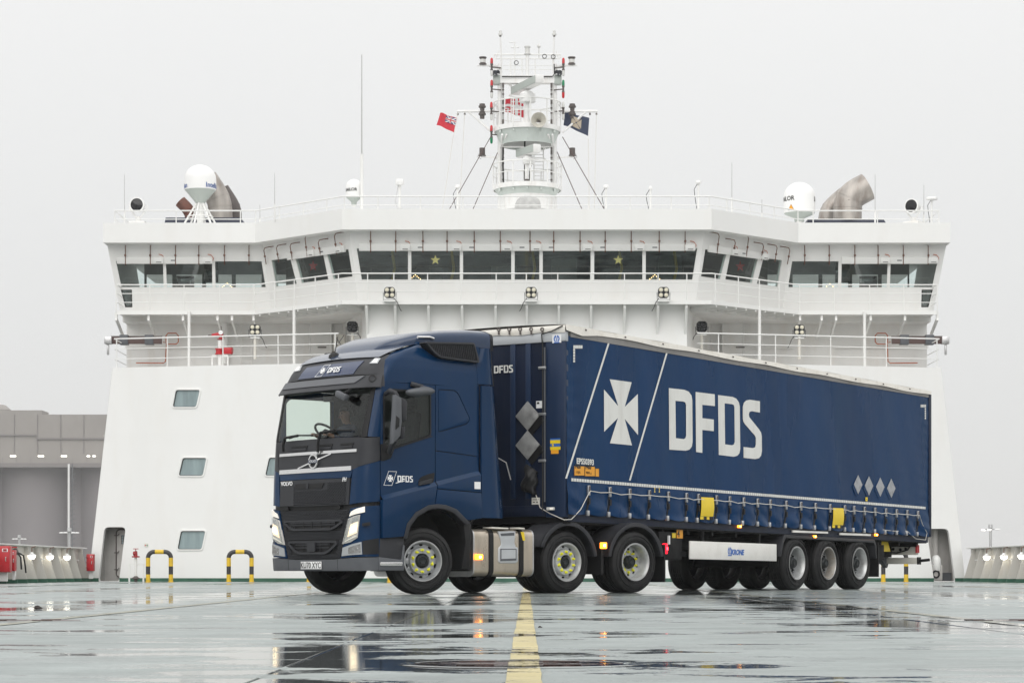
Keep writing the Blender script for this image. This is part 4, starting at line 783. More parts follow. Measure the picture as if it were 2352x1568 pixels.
# whip aerials and small roof antennas
def whip(x, ytop, ybot, Y, label, r=0.012, thick=0.35):
    a_, c_ = at(x, ybot, Y), at(x, ytop, Y); t = thing('whip_aerial', (a_.x, Y, ZF1-.05), label=label, cat='aerial', group='whip aerials on the roof'); h = c_.z-ZF1+.05
    b = MB(); b.tube([(0, 0, 0), (0, 0, h*thick)], r*2.4, 8); b.build('base_tube', 'rail_white', t, smooth=40)
    b = MB(); b.tube([(0, 0, h*thick), (0, 0, h)], r, 6, r*.6); b.build('whip', 'wire_grey', t)
whip(831, 126, 470, 82.3, 'very tall thin whip aerial left of the mast', .022, .4); whip(286, 400, 512, 84.8, 'thin whip aerial at the far left end of the roof')
whip(631, 398, 500, 82.4, 'whip aerial on the left slope of the roof edge'); whip(597, 470, 510, 83.6, 'short thin aerial left of the left roof slope')
whip(1681, 374, 470, 81.4, 'whip aerial right of the mast above the diagonal windows'); whip(1750, 457, 495, 82.3, 'short thin aerial left of the right radome'); whip(2010, 401, 512, 84.5, 'whip aerial in front of the right exhaust pipe'); whip(2122, 425, 513, 84.8, 'thin whip aerial beside the right searchlight')
def stub(px, ytop, Y, label, wide=.09):
    c = at(px, ytop, Y); t = thing('antenna_stub', (c.x, Y, ZF1-.05), label=label, cat='antenna', group='short roof antennas'); h = c.z-ZF1+.05
    b = MB(); b.tube([(0, 0, 0), (0, 0, h-.06)], .03, 8); b.build('pole', 'rail_white', t, smooth=40)
    b = MB(); b.lathe([(0.001, h), (wide*.7, h-.01), (wide, h-.05), (wide, h-.10), (.04, h-.14)], n=14); b.build('head', 'dome_white', t, smooth=40)
    b = MB(); b.tube([(-.03, 0, h-.12), (-.14, 0, h-.3), (-.12, 0, h-.5), (-.04, 0, .1)], .01, 6); b.build('cable', 'cable', t)
stub(1051, 424, 80.9, 'short antenna just left of the mast stays'); stub(1392, 424, 80.9, 'short antenna just right of the mast stays'); stub(1494, 427, 80.9, 'short antenna third from the mast on the right', .06); stub(1604, 414, 80.9, 'short antenna with angled head at the right roof corner', .1)
stub(2140, 452, 84.6, 'mushroom antenna beside the right searchlight', .2)
c = at(918, 412, 81.2); t = thing('weather_sensor', (c.x, c.y, ZF1-.05), label='square-headed sensor on a pole left of the mast', cat='sensor'); h = c.z-ZF1+.05
b = MB(); b.tube([(0, 0, 0), (0, 0, h-.2)], .045, 8); b.build('pole', 'rail_white', t, smooth=40); b = MB(); b.box((0, 0, h-.1), (.26, .26, .2)); b.build('head', 'dome_white', t, bevel=.03); b = MB(); b.box((0, 0, .15), (.2, .2, .18)); b.tube([(-.05, 0, h-.2), (-.15, 0, .5), (-.1, 0, .3)], .012, 6); b.build('junction_box', 'alu', t)

# ------------------------------------------------------------------ radar mast
YM = 84.0; MO = Vector((at(1211, 0, YM).x, YM, ZF1-.05))
MAST = thing('radar_mast', MO, label='white radar mast with platforms standing on the bridge roof', cat='mast')
def m_(x, y, dy=0.0): return at(*KM(x, y), YM+dy)-MO
def mp(name, b, m='mast_white', parent=MAST, **k): return b.build(name, m, parent, **k)
SM = .289*YM/FPX                        # metres per sheet unit at the mast
zb = m_(0, 1490).z
b = MB(); b.lathe([(220*SM, zb-.1), (220*SM, m_(0, 1395).z), (0.001, m_(0, 1395).z)], n=32); mp('pedestal', b, smooth=40)
def platform(ytop, yfl, ybot, half, name):
    zt, zf, zbm = m_(0, ytop).z, m_(0, yfl).z, m_(0, ybot).z; R = half*SM; c = 842
    b = MB(); b.lathe([(0.001, zf), (R, zf), (R, zf-.16), (R*.985, zf-.16), (R*.985, zf-.05), (0.001, zf-.05)], n=40); mp(name+'_floor', b, smooth=35)
    b = MB(); b.lathe([(R*.80, zbm), (R*.97, zf-.1)], n=32, a0=PI*.0, a1=2*PI); 
    for k in range(5):
        x = (-.8+.4*k)*R; b.beam((x, -math.sqrt(max(R*R-x*x, .01))*.95, zf-.16), (x, 0, zf-.16), .06, .2); 
    mp(name+'_gusset', b, 'mast_shaded')
    for h, rr in ((zt, .024), ((zt+zf)/2, .016)):
        b = MB(); b.tube([(R*math.cos(a), R*math.sin(a), h) for a in [i*PI/20 for i in range(41)]], rr, 8); mp(name+'_rail', b, 'rail_white', smooth=40)
    for k in range(12):
        a = k*PI/6+.1; b = MB(); b.tube([(R*math.cos(a), R*math.sin(a), zf-.1), (R*math.cos(a), R*math.sin(a), zt)], .022, 6); mp(name+'_post', b, 'rail_white')
platform(1145, 1312, 1400, 272, 'lower_platform'); platform(655, 850, 990, 266, 'upper_platform')
for s in (-1, 1):
    x = s*218*SM; b = MB(); b.tube([(x, 0, zb), (x, 0, m_(0, 340).z)], 18*SM*1.0, 14); mp('main_post', b, smooth=40)
    xx = 842+s*218; b = MB(); b.tube([m_(xx-s*12, 340), m_(xx-s*4, 105)], .035, 8, .025); mp('pole_mast', b, smooth=40)
    b = MB(); b.lathe([(0.001, .14), (.05, .12), (.05, .04), (.08, .02), (.08, -.03), (.03, -.05)], m_(xx-s*4, 105), (0, 0, 1), 12); mp('pole_lamp', b, 'lamp_clear')
    b = MB(); b.box(m_(xx-s*4, 118), (.07, .07, .06)); mp('lamp_base', b, 'dark_steel')
    b = MB(); b.tube([m_(xx+s*30, 300), m_(xx+s*12, 235)], .02, 6); b.tube([m_(xx+s*45, 290), m_(xx+s*45, 266), m_(xx, 266)], .02, 6); mp('stay_bar', b, 'rail_white')
    # cable ladders along the posts
    xi = 842+s*192; [mp('cable_run', MB().tube([m_(xi, ya, -.15), m_(xi, yb, -.15)], .03, 6), 'wire_grey') for ya, yb in ((505, 830), (1000, 1300))]
    for k, y in enumerate((510, 545, 580, 640, 690, 730, 800, 820, 1010, 1040, 1085, 1130, 1200, 1260)):
        b = MB(); b.box(m_(xi, y, -.18), (.07, .05, .16 if k % 3 == 0 else .05)); mp('cable_clamp', b, 'dark_steel')
    # signal yard
    b = MB(); b.tube([m_(xx, 716), m_(842+s*558, 716)], .045, 10); mp('signal_yard', b, smooth=40)
    b = MB(); b.tube([m_(842+s*470, 716), m_(842+s*280, 885)], .04, 8); b.tube([m_(842+s*300, 716), m_(842+s*220, 625)], .035, 8); mp('yard_brace', b)
    for xk, yk in ((358, 685), (358, 745)):
        b = MB(); c = m_(842+s*xk, yk); b.lathe([(0.001, .13), (.10, .12), (.10, .06), (.13, .05), (.13, .0), (.08, -.03), (.08, -.13), (0.001, -.13)], c, (0, 0, 1), 12); mp('nav_light', b, 'dark_steel', smooth=35)
    # top lamp arm
    b = MB(); b.beam(m_(xx, 355), m_(842+s*398, 352), .10, .04); b.beam(m_(xx, 385), m_(842+s*300, 358), .04, .05); mp('lamp_arm', b)
    b = MB(); b.lathe([(0.001, .16), (.13, .15), (.13, .11), (.10, .10), (.10, -.06), (.13, -.08), (.13, -.12), (0.001, -.12)], m_(842+s*353, 320), (0, 0, 1), 14); mp('nav_light', b, 'dark_steel', smooth=35)
    b = MB(); b.lathe([(.102, .08), (.102, -.04)], m_(842+s*353, 322), (0, 0, 1), 14); mp('nav_light_lens', b, 'lamp_clear')
    # lower lamp arm
    b = MB(); b.beam(m_(xx, 1085), m_(842+s*365, 1076), .07, .05); b.beam(m_(xx, 1110), m_(842+s*255, 1080), .04, .1); mp('lamp_arm', b)
    b = MB(); b.lathe([(0.001, .16), (.10, .15), (.10, -.08), (.13, -.10), (.13, -.13), (0.001, -.13)], m_(842+s*358, 1042), (0, 0, 1), 14); mp('nav_light', b, 'dark_steel', smooth=35)
    b = MB(); b.tube([m_(842+s*366, 1095), m_(842+s*395, 1080), m_(842+s*385, 1055), m_(842+s*365, 1050)], .012, 6); mp('lamp_cable', b, 'wire_grey')
    # loudspeaker clusters
    b = MB(); b.box(m_(842+s*243, 470), (.26, .3, .32)); mp('speaker_box', b, 'dome_grey', bevel=.03)
    for k in range(2): b = MB(); b.lathe([(.03, .0), (.06, .05), (.10, .1)], m_(842+s*(232+22*k), 420, -.15), (s*.3, -1, .3), 12); mp('horn_cup', b, 'mid_grey', smooth=40)
    for xk in (165, 200):
        b = MB(); b.tube([m_(842+s*xk, 900, -.8), m_(842+s*205, 1005, 0)], .035, 8); mp('platform_brace', b)
# cross beams between the posts
b = MB(); b.box((m_(630, 468)+m_(1055, 468))/2, (430*SM, .3, 58*SM)); mp('top_beam', b)
b = MB(); b.box((m_(630, 975)+m_(1055, 975))/2, (430*SM, .25, 50*SM)); mp('middle_beam', b)
b = MB(); b.tube([m_(640, 440, -.2), m_(1040, 440, -.2), m_(1058, 420, -.2), m_(1055, 340, -.2)], .02, 6); mp('cable_run', b, 'cable')
for (a_, c_, r) in (((580, 266), (1108, 266), .028), ((590, 298), (1100, 298), .022), ((650, 352), (1040, 352), .012), ((650, 385), (1040, 385), .012)):
    b = MB(); b.tube([m_(*a_), m_(*c_)], r, 8); mp('top_rail', b, 'rail_white')
for x in (710, 800, 905): b = MB(); b.tube([m_(x, 300), m_(x, 440)], .022, 6); mp('top_rail_post', b, 'rail_white')
b = MB(); b.tube([m_(843, 340), m_(843, 255)], .06, 10); b.tube([m_(843, 440), m_(843, 340)], 14*SM, 10); mp('top_post', b, smooth=40)
b = MB(); b.lathe([(0.001, .16), (.11, .15), (.11, .11), (.085, .10), (.085, -.08), (.12, -.10), (.12, -.13), (0.001, -.13)], m_(843, 235), (0, 0, 1), 14); mp('masthead_light', b, 'lamp_clear', smooth=35)
b = MB(); b.tube([m_(742, 440), m_(742, 165)], .02, 6); b.tube([m_(695, 168), m_(750, 168)], .015, 6); b.tube([m_(722, 210), m_(765, 206)], .012, 6); mp('wind_vane', b, 'rail_white')
for x in (722, 766): b = MB(); b.lathe([(0.001, .04), (.04, .02), (.045, -.02)], m_(x, 208), (0, 0, 1), 10); mp('anemometer_cup', b, 'dome_white')
b = MB(); b.tube([m_(934, 295), m_(934, 200)], .02, 6); b.lathe([(0.001, .08), (.05, .05), (.07, -.02), (.03, -.05)], m_(934, 200), (0, 0, 1), 10); mp('gps_pole', b, 'lamp_clear')
for x, y in ((979, 282), (755, 333), (1048, 285)): b = MB(); b.tube([(m_(x, y)+Vector((.07*math.cos(a), -.05, .07*math.sin(a)))) for a in [i*PI/6 for i in range(13)]], .012, 6); mp('cable_coil', b, 'cable')
# lamps in red, green and clear on the posts
for x, y, up, dn in ((559, 365, 'lamp_red', 'lamp_clear'), (1129, 365, 'lamp_red', 'lamp_clear'), (559, 540, 'lamp_red', 'lamp_clear'), (1128, 540, 'lamp_green', 'lamp_red'), (557, 715, 'lamp_red', 'lamp_clear'), (1128, 712, 'lamp_clear', 'lamp_clear'), (557, 900, 'lamp_red', 'lamp_green')):
    c = m_(x, y, -.25); l = thing('signal_lamp', c, parent=MAST); b = MB(); b.tube([(0, 0, -.06), (0, 0, .06)], .035, 8); b.tube([(0, 0, 0), (.32 if x < 842 else -.32, .15, 0)], .02, 6); b.build('bracket', 'dark_steel', l)
    for sg, m in ((1, up), (-1, dn)):
        b = MB(); b.lathe([(.035, .06), (.05, .08), (.05, .12)], (0, 0, 0), (0, 0, sg), 10); b.build('lamp_base', 'dark_steel', l)
        b = MB(); b.lathe([(.048, .12), (.05, .18), (.045, .27), (.03, .31), (0.001, .32)], (0, 0, 0), (0, 0, sg), 12); b.build('lamp_glass', m, l, smooth=60)
# radar scanners
def scanner(cx, ytop, ybot, w, name, Lbar, yaw, tilt, zc, dy):
    c = m_(cx, ybot, dy); l = thing(name, c, parent=MAST); h = (ybot-ytop)*SM; W = w*SM
    b = MB(); b.lathe([(0.001, 0), (W*.5, 0), (W*.52, h*.1), (W*.5, h*.75), (W*.3, h), (0.001, h)], n=20); b.build('gearbox', 'dome_white', l, smooth=40)
    b = MB(); M = Matrix.Rotation(math.radians(yaw), 3, 'Z'); b.box((0, 0, h+zc), (Lbar, .30, .30), M=M); b.build('scanner_bar', 'mast_white', l, bevel=.05)
    b = MB(); b.box(M @ Vector((0, -.16, 0))+Vector((0, 0, h+zc)), (Lbar*.94, .02, .24), M=M); b.build('scanner_face', 'dome_grey', l)
scanner(843, 560, 645, 125, 'radar_scanner', 2.3, -68, 0, .22, -.9); scanner(852, 1070, 1135, 90, 'radar_scanner', 1.3, -62, 0, .16, -.9)
b = MB(); b.tube([m_(838, 835, -.9), m_(838, 645, -.9)], 21*SM, 12); b.tube([m_(838, 1310, -.9), m_(838, 1130, -.9)], 16*SM, 12); mp('scanner_post', b, smooth=40)
b = MB(); b.add([m_(785, 835, -.9), m_(815, 760, -.9), m_(860, 760, -.9), m_(880, 835, -.9)], [(0, 3, 2, 1)]); mp('scanner_gusset', b)
b = MB(); b.lathe([(.06, .5), (.08, .35), (.14, .2), (.26, .07), (60*SM, 0), (58*SM, -.005), (.24, .06), (.12, .2), (.05, .38), (0.001, .38)], m_(932, 783, -1.35), (0, 1, 0), 28); mp('ship_horn', b, 'cream', smooth=50)
b = MB(); b.lathe([(0.001, 0), (.055, 0)], m_(934, 800, -1.06), (0, -1, 0), 12); mp('horn_throat', b, 'dark_steel')
for pts, r in (([(822, 955), (822, 1255)], .03), ([(858, 1280), (862, 1180), (875, 1145)], .018), ([(650, 1010), (647, 1100), (652, 1260), (655, 1300)], .03)):
    b = MB(); b.tube([m_(*p, -.3) for p in pts], r, 6); mp('loose_cable', b, 'cable')
b = MB(); b.lathe([(0.001, .14), (.09, .12), (.09, .07), (.07, .05), (.07, -.08), (.1, -.12), (0.001, -.12)], m_(838, 1285, -1.0), (0, 0, 1), 14); mp('deck_light', b, 'dark_steel', smooth=35)
# ladders with hoops
for (x0, x1, y0, y1) in ((714, 790, 500, 840), (895, 970, 1005, 1310)):
    for x in (x0, x1): b = MB(); b.tube([m_(x, y0, .3), m_(x, y1, .3)], .02, 6); mp('ladder_rail', b, 'rail_white')
    for k in range(int((y1-y0)/28)): b = MB(); b.tube([m_(x0, y0+28*k, .3), m_(x1, y0+28*k, .3)], .012, 6); mp('ladder_rung', b, 'rail_white')
    xc = (x0+x1)/2
    for yy in (y0+8, y0+90): b = MB(); b.tube([m_(xc, yy, .3)+Vector((55*SM*math.cos(a), -55*SM*math.sin(a), 0)) for a in [i*PI/12 for i in range(25)]], .018, 6); mp('ladder_hoop', b, 'rail_white')
# canvas-covered gear at the mast foot
b = MB(); rnd = random.Random(5)
def cov(u, v):
    a = 2*PI*u; ph = v*PI*.5; lob = 1+.22*math.cos(2*a)+.08*math.sin(5*a+3*v); r = (82*SM)*math.cos(ph)**.7*lob
    return m_(845, 1490, -1.9)+Vector((r*math.cos(a), r*.5*math.sin(a), 100*SM*math.sin(ph)**.8*(1+.05*math.sin(7*a))))
b.grid(cov, 36, 12); cv_ = mp('canvas_cover', b, 'canvas', smooth=50)
# stays and halyards
for i, (x0, y0, x1, y1) in enumerate(((545, 930, 225, 1490), (605, 1045, 412, 1490), (1122, 920, 1452, 1490), (1080, 1040, 1275, 1490))):
    b = MB(); b.tube([m_(x0, y0), m_(x1, y1, -1.2)], .014, 6); mp('stay_wire', b, 'rust_brown')
for x0, y0, x1, y1 in ((255, 905, 168, 1490), (345, 716, 303, 1490), (1327, 935, 1335, 1490), (1392, 716, 1375, 1490), (290, 716, 260, 890)):
    b = MB(); b.tube([m_(x0, y0), m_(x1, y1, -.8)], .009, 6); mp('halyard', b, 'rope')
for x in (290, 345, 1340, 1392): b = MB(); b.lathe([(0.001, .06), (.04, 0), (0.001, -.06)], m_(x, 738), (0, 0, 1), 8); mp('pulley', b, 'dark_steel')
# flags
def flag(name, A, B, C, D, m, label, deco=None, wav=.08, YF=YM):
    """A hoist top, B fly top, C fly bottom, D hoist bottom (sheet positions)"""
    q = [at(*KM(*p), YF) for p in (A, B, C, D)]; o = q[3].copy(); q = [p-o for p in q]
    def S(u, v, off=0.0):
        p = q[0].lerp(q[1], u).lerp(q[3].lerp(q[2], u), v); return p+Vector((0, wav*math.sin(u*7+v*2)*u-off, .35*wav*math.sin(u*9+v)*u))
    b = MB(); b.grid(lambda u, v: (S(u, v), S(u, v, -.012)), 18, 10, True); t = thing(name, o, label=label, cat='flag', group='flags at the mast'); b.build('cloth', m, t, smooth=60)
    for nm, mm, (u0, u1, v0, v1), sk in (deco or ()):
        b = MB(); b.grid(lambda u, v: S(lerp(u0, u1, u)+sk*v, lerp(v0, v1, v), .012), 8, 6); b.build(nm, mm, t, smooth=60)
        b = MB(); b.grid(lambda u, v: S(lerp(u0, u1, u)+sk*v, lerp(v0, v1, v), -.03), 8, 6); b.build(nm, mm, t, smooth=60)
    return t, S
ft, S = flag('ensign_flag', (285, 770), (150, 728), (120, 820), (262, 885), 'flag_red', 'red ensign flag blowing from the left signal yard', (('canton', 'flag_blue', (.02, .62, .04, .52), 0),))
for k, (u0, u1, v0, v1, sk, m, o) in enumerate(((.02, .62, .20, .36, 0, 'flag_white', .02), (.27, .38, .04, .52, 0, 'flag_white', .021), (.02, .62, .245, .315, 0, 'flag_red', .026), (.30, .35, .04, .52, 0, 'flag_red', .027), (.0, .1, .04, .52, .52, 'flag_white', .016), (.52, .62, .04, .52, -.52, 'flag_white', .017))):
    b = MB(); b.grid(lambda u, v: S(lerp(u0, u1, u)+sk*v, lerp(v0, v1, v), o), 6, 6); b.build('flag_bar', m, ft, smooth=60)
ft, S = flag('company_flag', (1335, 768), (1142, 722), (1130, 822), (1325, 912), 'flag_dark', 'dark flag with a tan cross blowing from the right signal yard')
crs = [(-.5, .16), (-.5, -.16)]  # arms of the emblem as four tapered patches
for (a_, c_) in (((.28, .10), (.74, .10)), ((.28, .90), (.74, .90)), ((.24, .16), (.24, .84)), ((.78, .16), (.78, .84))):
    b = MB(); mid = (.51, .5)
    e0, e1 = (a_, c_); w = .04
    def tri(u, v):
        p = (lerp(e0[0], e1[0], u), lerp(e0[1], e1[1], u)); q_ = (mid[0]+(p[0]-mid[0])*.15, mid[1]+(p[1]-mid[1])*.15)
        return S(.5+(lerp(q_[0], p[0], v)-.5)*.75, .5+(lerp(q_[1], p[1], v)-.5)*.85, .014)
    b.grid(tri, 6, 6); b.build('emblem_arm', 'flag_tan', ft, smooth=60)
flag('national_flag', (812, 612), (668, 618), (665, 715), (812, 768), 'flag_red', 'red flag with a white cross seen behind the radar on the mast', (('cross_bar', 'flag_white', (0, 1, .42, .60), 0), ('cross_bar', 'flag_white', (.30, .46, 0, 1), 0)), .1, YM+.9)

# ------------------------------------------------------------------ along the deck: hoop barriers, bulwarks, fire gear
def barrier(x, label):
    t = thing('hoop_barrier', (x, 79.3, 0), label=label, cat='barrier', group='yellow and black hoop barriers in front of the wall'); r = .0715; hw = .3715; zc = .979
    def band(pts, m): b = MB(); b.tube(pts, r, 20, cap=False); b.build('yellow_band' if m == 'yellow' else 'black_band', m, t, smooth=40)
    for s in (-1, 1):
        for z0, z1, m in ((0, .246, 'yellow'), (.246, .51, 'black_paint'), (.51, .786, 'yellow')): band([(s*hw, 0, z0), (s*hw, 0, z1)], m)
        band([(s*hw, 0, .786)]+[(s*(hw-.193+.193*math.cos(a)), 0, .786+.193*math.sin(a)) for a in [i*PI/20 for i in range(11)]]+[(s*.14, 0, zc)], 'black_paint')
    band([(-.14, 0, zc), (.14, 0, zc)], 'yellow')
    b = MB(); [b.lathe([(.001, .012), (.1, .012), (.1, 0)], (s*hw, 0, 0), (0, 0, 1), 20) for s in (-1, 1)]; b.build('foot_plate', 'yellow', t)
for px, lb in ((366.3, 'leftmost yellow and black hoop barrier beside the hydrant'), (551.6, 'hoop barrier standing clear between the hydrant and the truck cab'), (736, 'hoop barrier behind the truck bumper, mostly hidden by the front wheels'), (921, 'hoop barrier behind the front axle, seen under the truck'), (2055, 'hoop barrier beyond the rear end of the trailer')): barrier((px-CX)*79.3/FPX, lb)
def bulwark(s):
    side = ('left', 'right')[s > 0]; X = s*15.0; t = thing('bulwark', (X, 76, 0), label='white ribbed bulwark with lit lamps along the %s edge of the deck' % side, cat='bulwark', group='bulwarks at the deck edges')
    Y0, Y1 = -5.0, 82.2
    b = MB(); b.box((0, (Y0+Y1)/2-76, .55), (.03, Y1-Y0, 1.1)); b.build('plate', 'bulwark_shaded_white', t)
    b = MB(); b.box((-s*.06, (Y0+Y1)/2-76, 1.12), (.2, Y1-Y0, .035)); b.build('cap_rail', 'rail_white', t, bevel=.008)
    b = MB(); b.box((-s*.02, (Y0+Y1)/2-76, .06), (.03, Y1-Y0, .12)); b.build('green_kick_strip', 'deck_green', t)
    for k in range(30):
        y = 81.3-1.45*k-76
        b = MB(); q = [(0.01, .0), (.40, .0), (.40, .12), (.12, 1.08), (.01, 1.08)]; fn = [(-s*a, z) for a, z in q]
        b.flat([fn], (0, y, 0), XV, ZV, .02); b.build('frame', 'bulwark_shaded_white', t)
        if k < 10:
            for z in (.35, .72): b = MB(); b.box((-s*.1, y-.72, z), (.12, .3, .025)); b.build('stiffener', 'ship_white', t)
            b = MB(); b.flat([[(-s*a, z) for a, z in ((0.0, 0), (.425, 0), (.415, .12), (0.0, .12))]], (0, y-.004, 0), XV, ZV, .03); b.build('frame_foot', 'deck_green', t)
    return t
for s in (-1, 1): bulwark(s)
def bulkhead_lamp(c, label):
    t = thing('bulkhead_lamp', c, label=label, cat='lamp', group='lit lamps under the bulwark rail')
    b = MB(); b.lathe([(.001, -.12), (.06, -.105), (.10, -.06), (.115, 0), (.10, .015), (.001, .015)], n=18); b.build('glass_bowl', 'white_emit', t, smooth=60)
    b = MB(); b.lathe([(.115, .0), (.12, .025), (.06, .05), (.03, .10), (.001, .10)], n=18); b.build('cap', 'dome_white', t, smooth=40)
    b = MB(); b.tube([(0, 0, .08), (.0, 0, .24), (.12, .0, .27)], .014, 6); b.build('conduit', 'rusty_pipe', t)
def onside(s, px, dx=.25):                      # a point near the bulwark's inner face seen at picture column px
    X = s*(15.0-dx); return X, X*FPX/(px-CX)
for sh, xs, s, nm in ((KB, (215, 338, 453), -1, ('left', 'middle', 'right')), (KQ, (1705, 1925, 2150), 1, ('left', 'middle', 'right'))):
    for x, n_ in zip(xs, nm):
        X, Y = onside(s, sh(x, 0)[0]); bulkhead_lamp((X, Y, .82), '%s one of the three glowing lamps on the %s bulwark' % (n_, ('left', 'right')[s > 0]))
def cabinet(px0, px1, y0, y1, Y, label, marks=True):
    a, c = at(px0, y1, Y), at(px1, y0, Y); w, h = c.x-a.x, c.z-a.z; t = thing('fire_cabinet', ((a.x+c.x)/2, Y, a.z), label=label, cat='cabinet', group='red fire cabinets')
    b = MB(); b.box((0, .15, h/2), (w, .3, h)); b.build('case', 'red', t, bevel=.015)
    b = MB(); b.box((w*.06, -.01, h/2), (w*.86, .025, h*.94)); d = b.build('door', 'red', t, bevel=.008)
    for k in (.2, .5, .8): b = MB(); b.box((-w*.38, -.03, h*k), (.08, .02, .03)); b.build('hinge', 'red_dark', d)
    b = MB(); b.tube([(w*.3, -.03, h*.42), (w*.3, -.06, h*.45), (w*.3, -.06, h*.55), (w*.3, -.03, h*.58)], .012, 6); b.build('handle', 'wire_grey', d)
    b = MB(); b.box((w*.25, -.027, h*.84), (w*.3, .006, h*.12)); b.build('sign_plate', 'print_white', d); b = MB(); b.box((w*.25, -.0315, h*.84), (w*.2, .004, h*.09)); b.build('sign_print', 'red_dark', d)
    b = MB(); b.box((0, .2, -.1), (w*.6, .06, .3)); b.build('bracket', 'ship_white', t)
cabinet(-20, *[KB(66, 0)[0]], KB(0, 1200)[1], KB(0, 1378)[1], 67.6, 'large red fire cabinet at the left edge of the picture'); cabinet(KB(70, 0)[0], KB(98, 0)[0], KB(0, 1228)[1], KB(0, 1370)[1], 69.0, 'narrow red box beside the large fire cabinet')
cabinet(KB(584, 0)[0], KB(631, 0)[0], KB(0, 1255)[1], KB(0, 1370)[1], 80.9, 'red fire cabinet at the left corner of the superstructure')
X, Y = onside(-1, KB(100, 0)[0], .3); t = thing('hose_valve', (X, Y, 0), label='red hose valve with hoses beside the narrow red box', cat='valve')
b = MB(); b.tube([(0, 0, 0), (0, 0, .85)], .04, 8); b.build('pipe', 'rail_white', t); b = MB(); b.lathe([(.001, -.1), (.09, -.08), (.09, .08), (.001, .1)], (0, 0, .9), (1, 0, .2), 12); b.build('valve_body', 'dark_steel', t, smooth=40)
b = MB(); b.lathe([(.001, 0), (.12, 0), (.12, .03), (.001, .03)], (-.05, 0, 1.02), (0, 0, 1), 12); b.build('handwheel', 'red', t); b = MB(); b.tube([(.1, 0, .88), (.25, 0, .8), (.3, 0, .5), (.32, 0, .3)], .025, 8); b.tube([(.1, -.05, .86), (.18, -.05, .75), (.2, -.05, .4)], .025, 8); b.build('hose', 'black_plastic', t, smooth=60)
# hydrant in front of the wall
x = (KB(918, 0)[0]-CX)*79.6/FPX; t = thing('fire_hydrant', (x, 79.6, 0), label='white standpipe hydrant with a red valve left of the first barrier', cat='hydrant')
b = MB(); b.tube([(0, 0, .12), (0, 0, .80)], .045, 12); b.build('standpipe', 'rail_white', t, smooth=40)
b = MB(); b.lathe([(.001, .2), (.05, .19), (.09, .15), (.14, .13), (.14, .1), (.06, .08), (.05, 0)], n=14); b.build('base_flange', 'dark_steel', t, smooth=40)
b = MB(); b.lathe([(.13, .80), (.13, .84), (.06, .85), (.05, 1.0), (.001, 1.02)], n=14); b.lathe([(.001, .1), (.07, .08), (.07, 0)], (0, 0, .93), (-1, 0, 0), 12); b.build('valve_body', 'red_dark', t, smooth=40)
b = MB(); b.tube([(0, 0, 1.0), (0, 0, 1.08)], .014, 6); b.lathe([(.001, -.01), (.09, -.01), (.09, .01), (.001, .01)], (0, 0, 1.08), (0, 0, 1), 12); b.build('handwheel', 'red', t)
b = MB(); b.box((-.22, .05, .28), (.05, .05, .56)); b.box((.24, .05, .28), (.05, .05, .56)); b.box((.01, .05, .57), (.51, .06, .05)); b.build('guard_frame', 'rail_white', t)
sg = at(*KB(990, 1195), 1); 
u, v = WL.pix(*KB(990, 1195)); c = WL.pt(u, v, .012); t = thing('wall_sign', c, math.atan2(WL.ux.y, WL.ux.x), label='small pale sign with a red and green bow-tie symbol above the hydrant', cat='sign')
b = MB(); b.box((0, 0, 0), (.13, .01, .12)); b.build('plate', 'cream', t); b = MB(); b.flat([[(-.05, -.03), (-.05, .03), (-.002, 0)]], (0, -.008, -.005), XV, ZV, .002); b.build('red_mark', 'red', t); b = MB(); b.flat([[(.05, -.03), (.002, 0), (.05, .03)]], (0, -.008, -.005), XV, ZV, .002); b.build('green_mark', 'lamp_green', t)

# ------------------------------------------------------------------ beyond the ship: silo building and lamp masts in the fog
YS = 700.0
t = thing('silo_building', (-187, YS, -9), label='huge grey silo building fading into fog on the left', cat='building'); SO = Vector((-187, YS, -9))
ztop = at(0, 954, YS).z+9; zcl = at(0, 1072, YS).z+9
b = MB(); b.box((0, 25, (ztop+zcl)/2), (160, 60, ztop-zcl)); b.build('clad_upper_storey', 'silo_clad_hazed', t)
for k in range(24):
    x = -78+k*6.6; b = MB(); b.box((x, -5.1, ztop-5.5), (.16, .3, 11)); b.build('panel_joint', 'silo_joint_hazed', t)
for x0, x1, yy in ((-80, 47, 1001), (47, 80, 1009)): b = MB(); b.box(((x0+x1)/2, -5.2, at(0, yy, YS).z+9), (x1-x0, .6, .45)); b.build('cladding_step', 'silo_joint_hazed', t)
b = MB(); b.box((0, 22, (zcl+.2)/2), (155, 40, zcl+.2)); b.build('concrete_core', 'silo', t)
for k in range(7):
    x = -70+k*23.0; b = MB(); b.lathe([(10.7, 0), (10.7, zcl)], (x, 7, 0), (0, 0, 1), 32); b.build('silo_cylinder', 'silo', t, smooth=40)
b = MB(); b.box((0, -6.4, zcl+.2), (160, 3, 1.2)); b.build('walkway', 'silo_joint_hazed', t)
for k in range(40): b = MB(); b.box((-78+k*4, -7.8, zcl+1.5), (.12, .12, 1.6)); b.build('walkway_post', 'silo_joint_hazed', t)
p = at(8, 953, YS)-SO; b = MB(); b.box((p.x+4, 0, ztop+.6), (16, 10, 1.2)); b.lathe([(4.2, 0), (4.2, 1.0), (2.6, 2.4), (.001, 2.7)], (p.x-2, 0, ztop+.6), (0, 0, 1), 16); b.build('roof_hood', 'silo_clad_hazed', t, smooth=40)
for px in (30, 94, 147, 203, 216):
    p = at(px, 1047, YS-8)-SO; b = MB(); b.box(p, (1.6 if px < 200 else .8, .4, .32)); b.build('wall_lamp', 'far_emit', t)
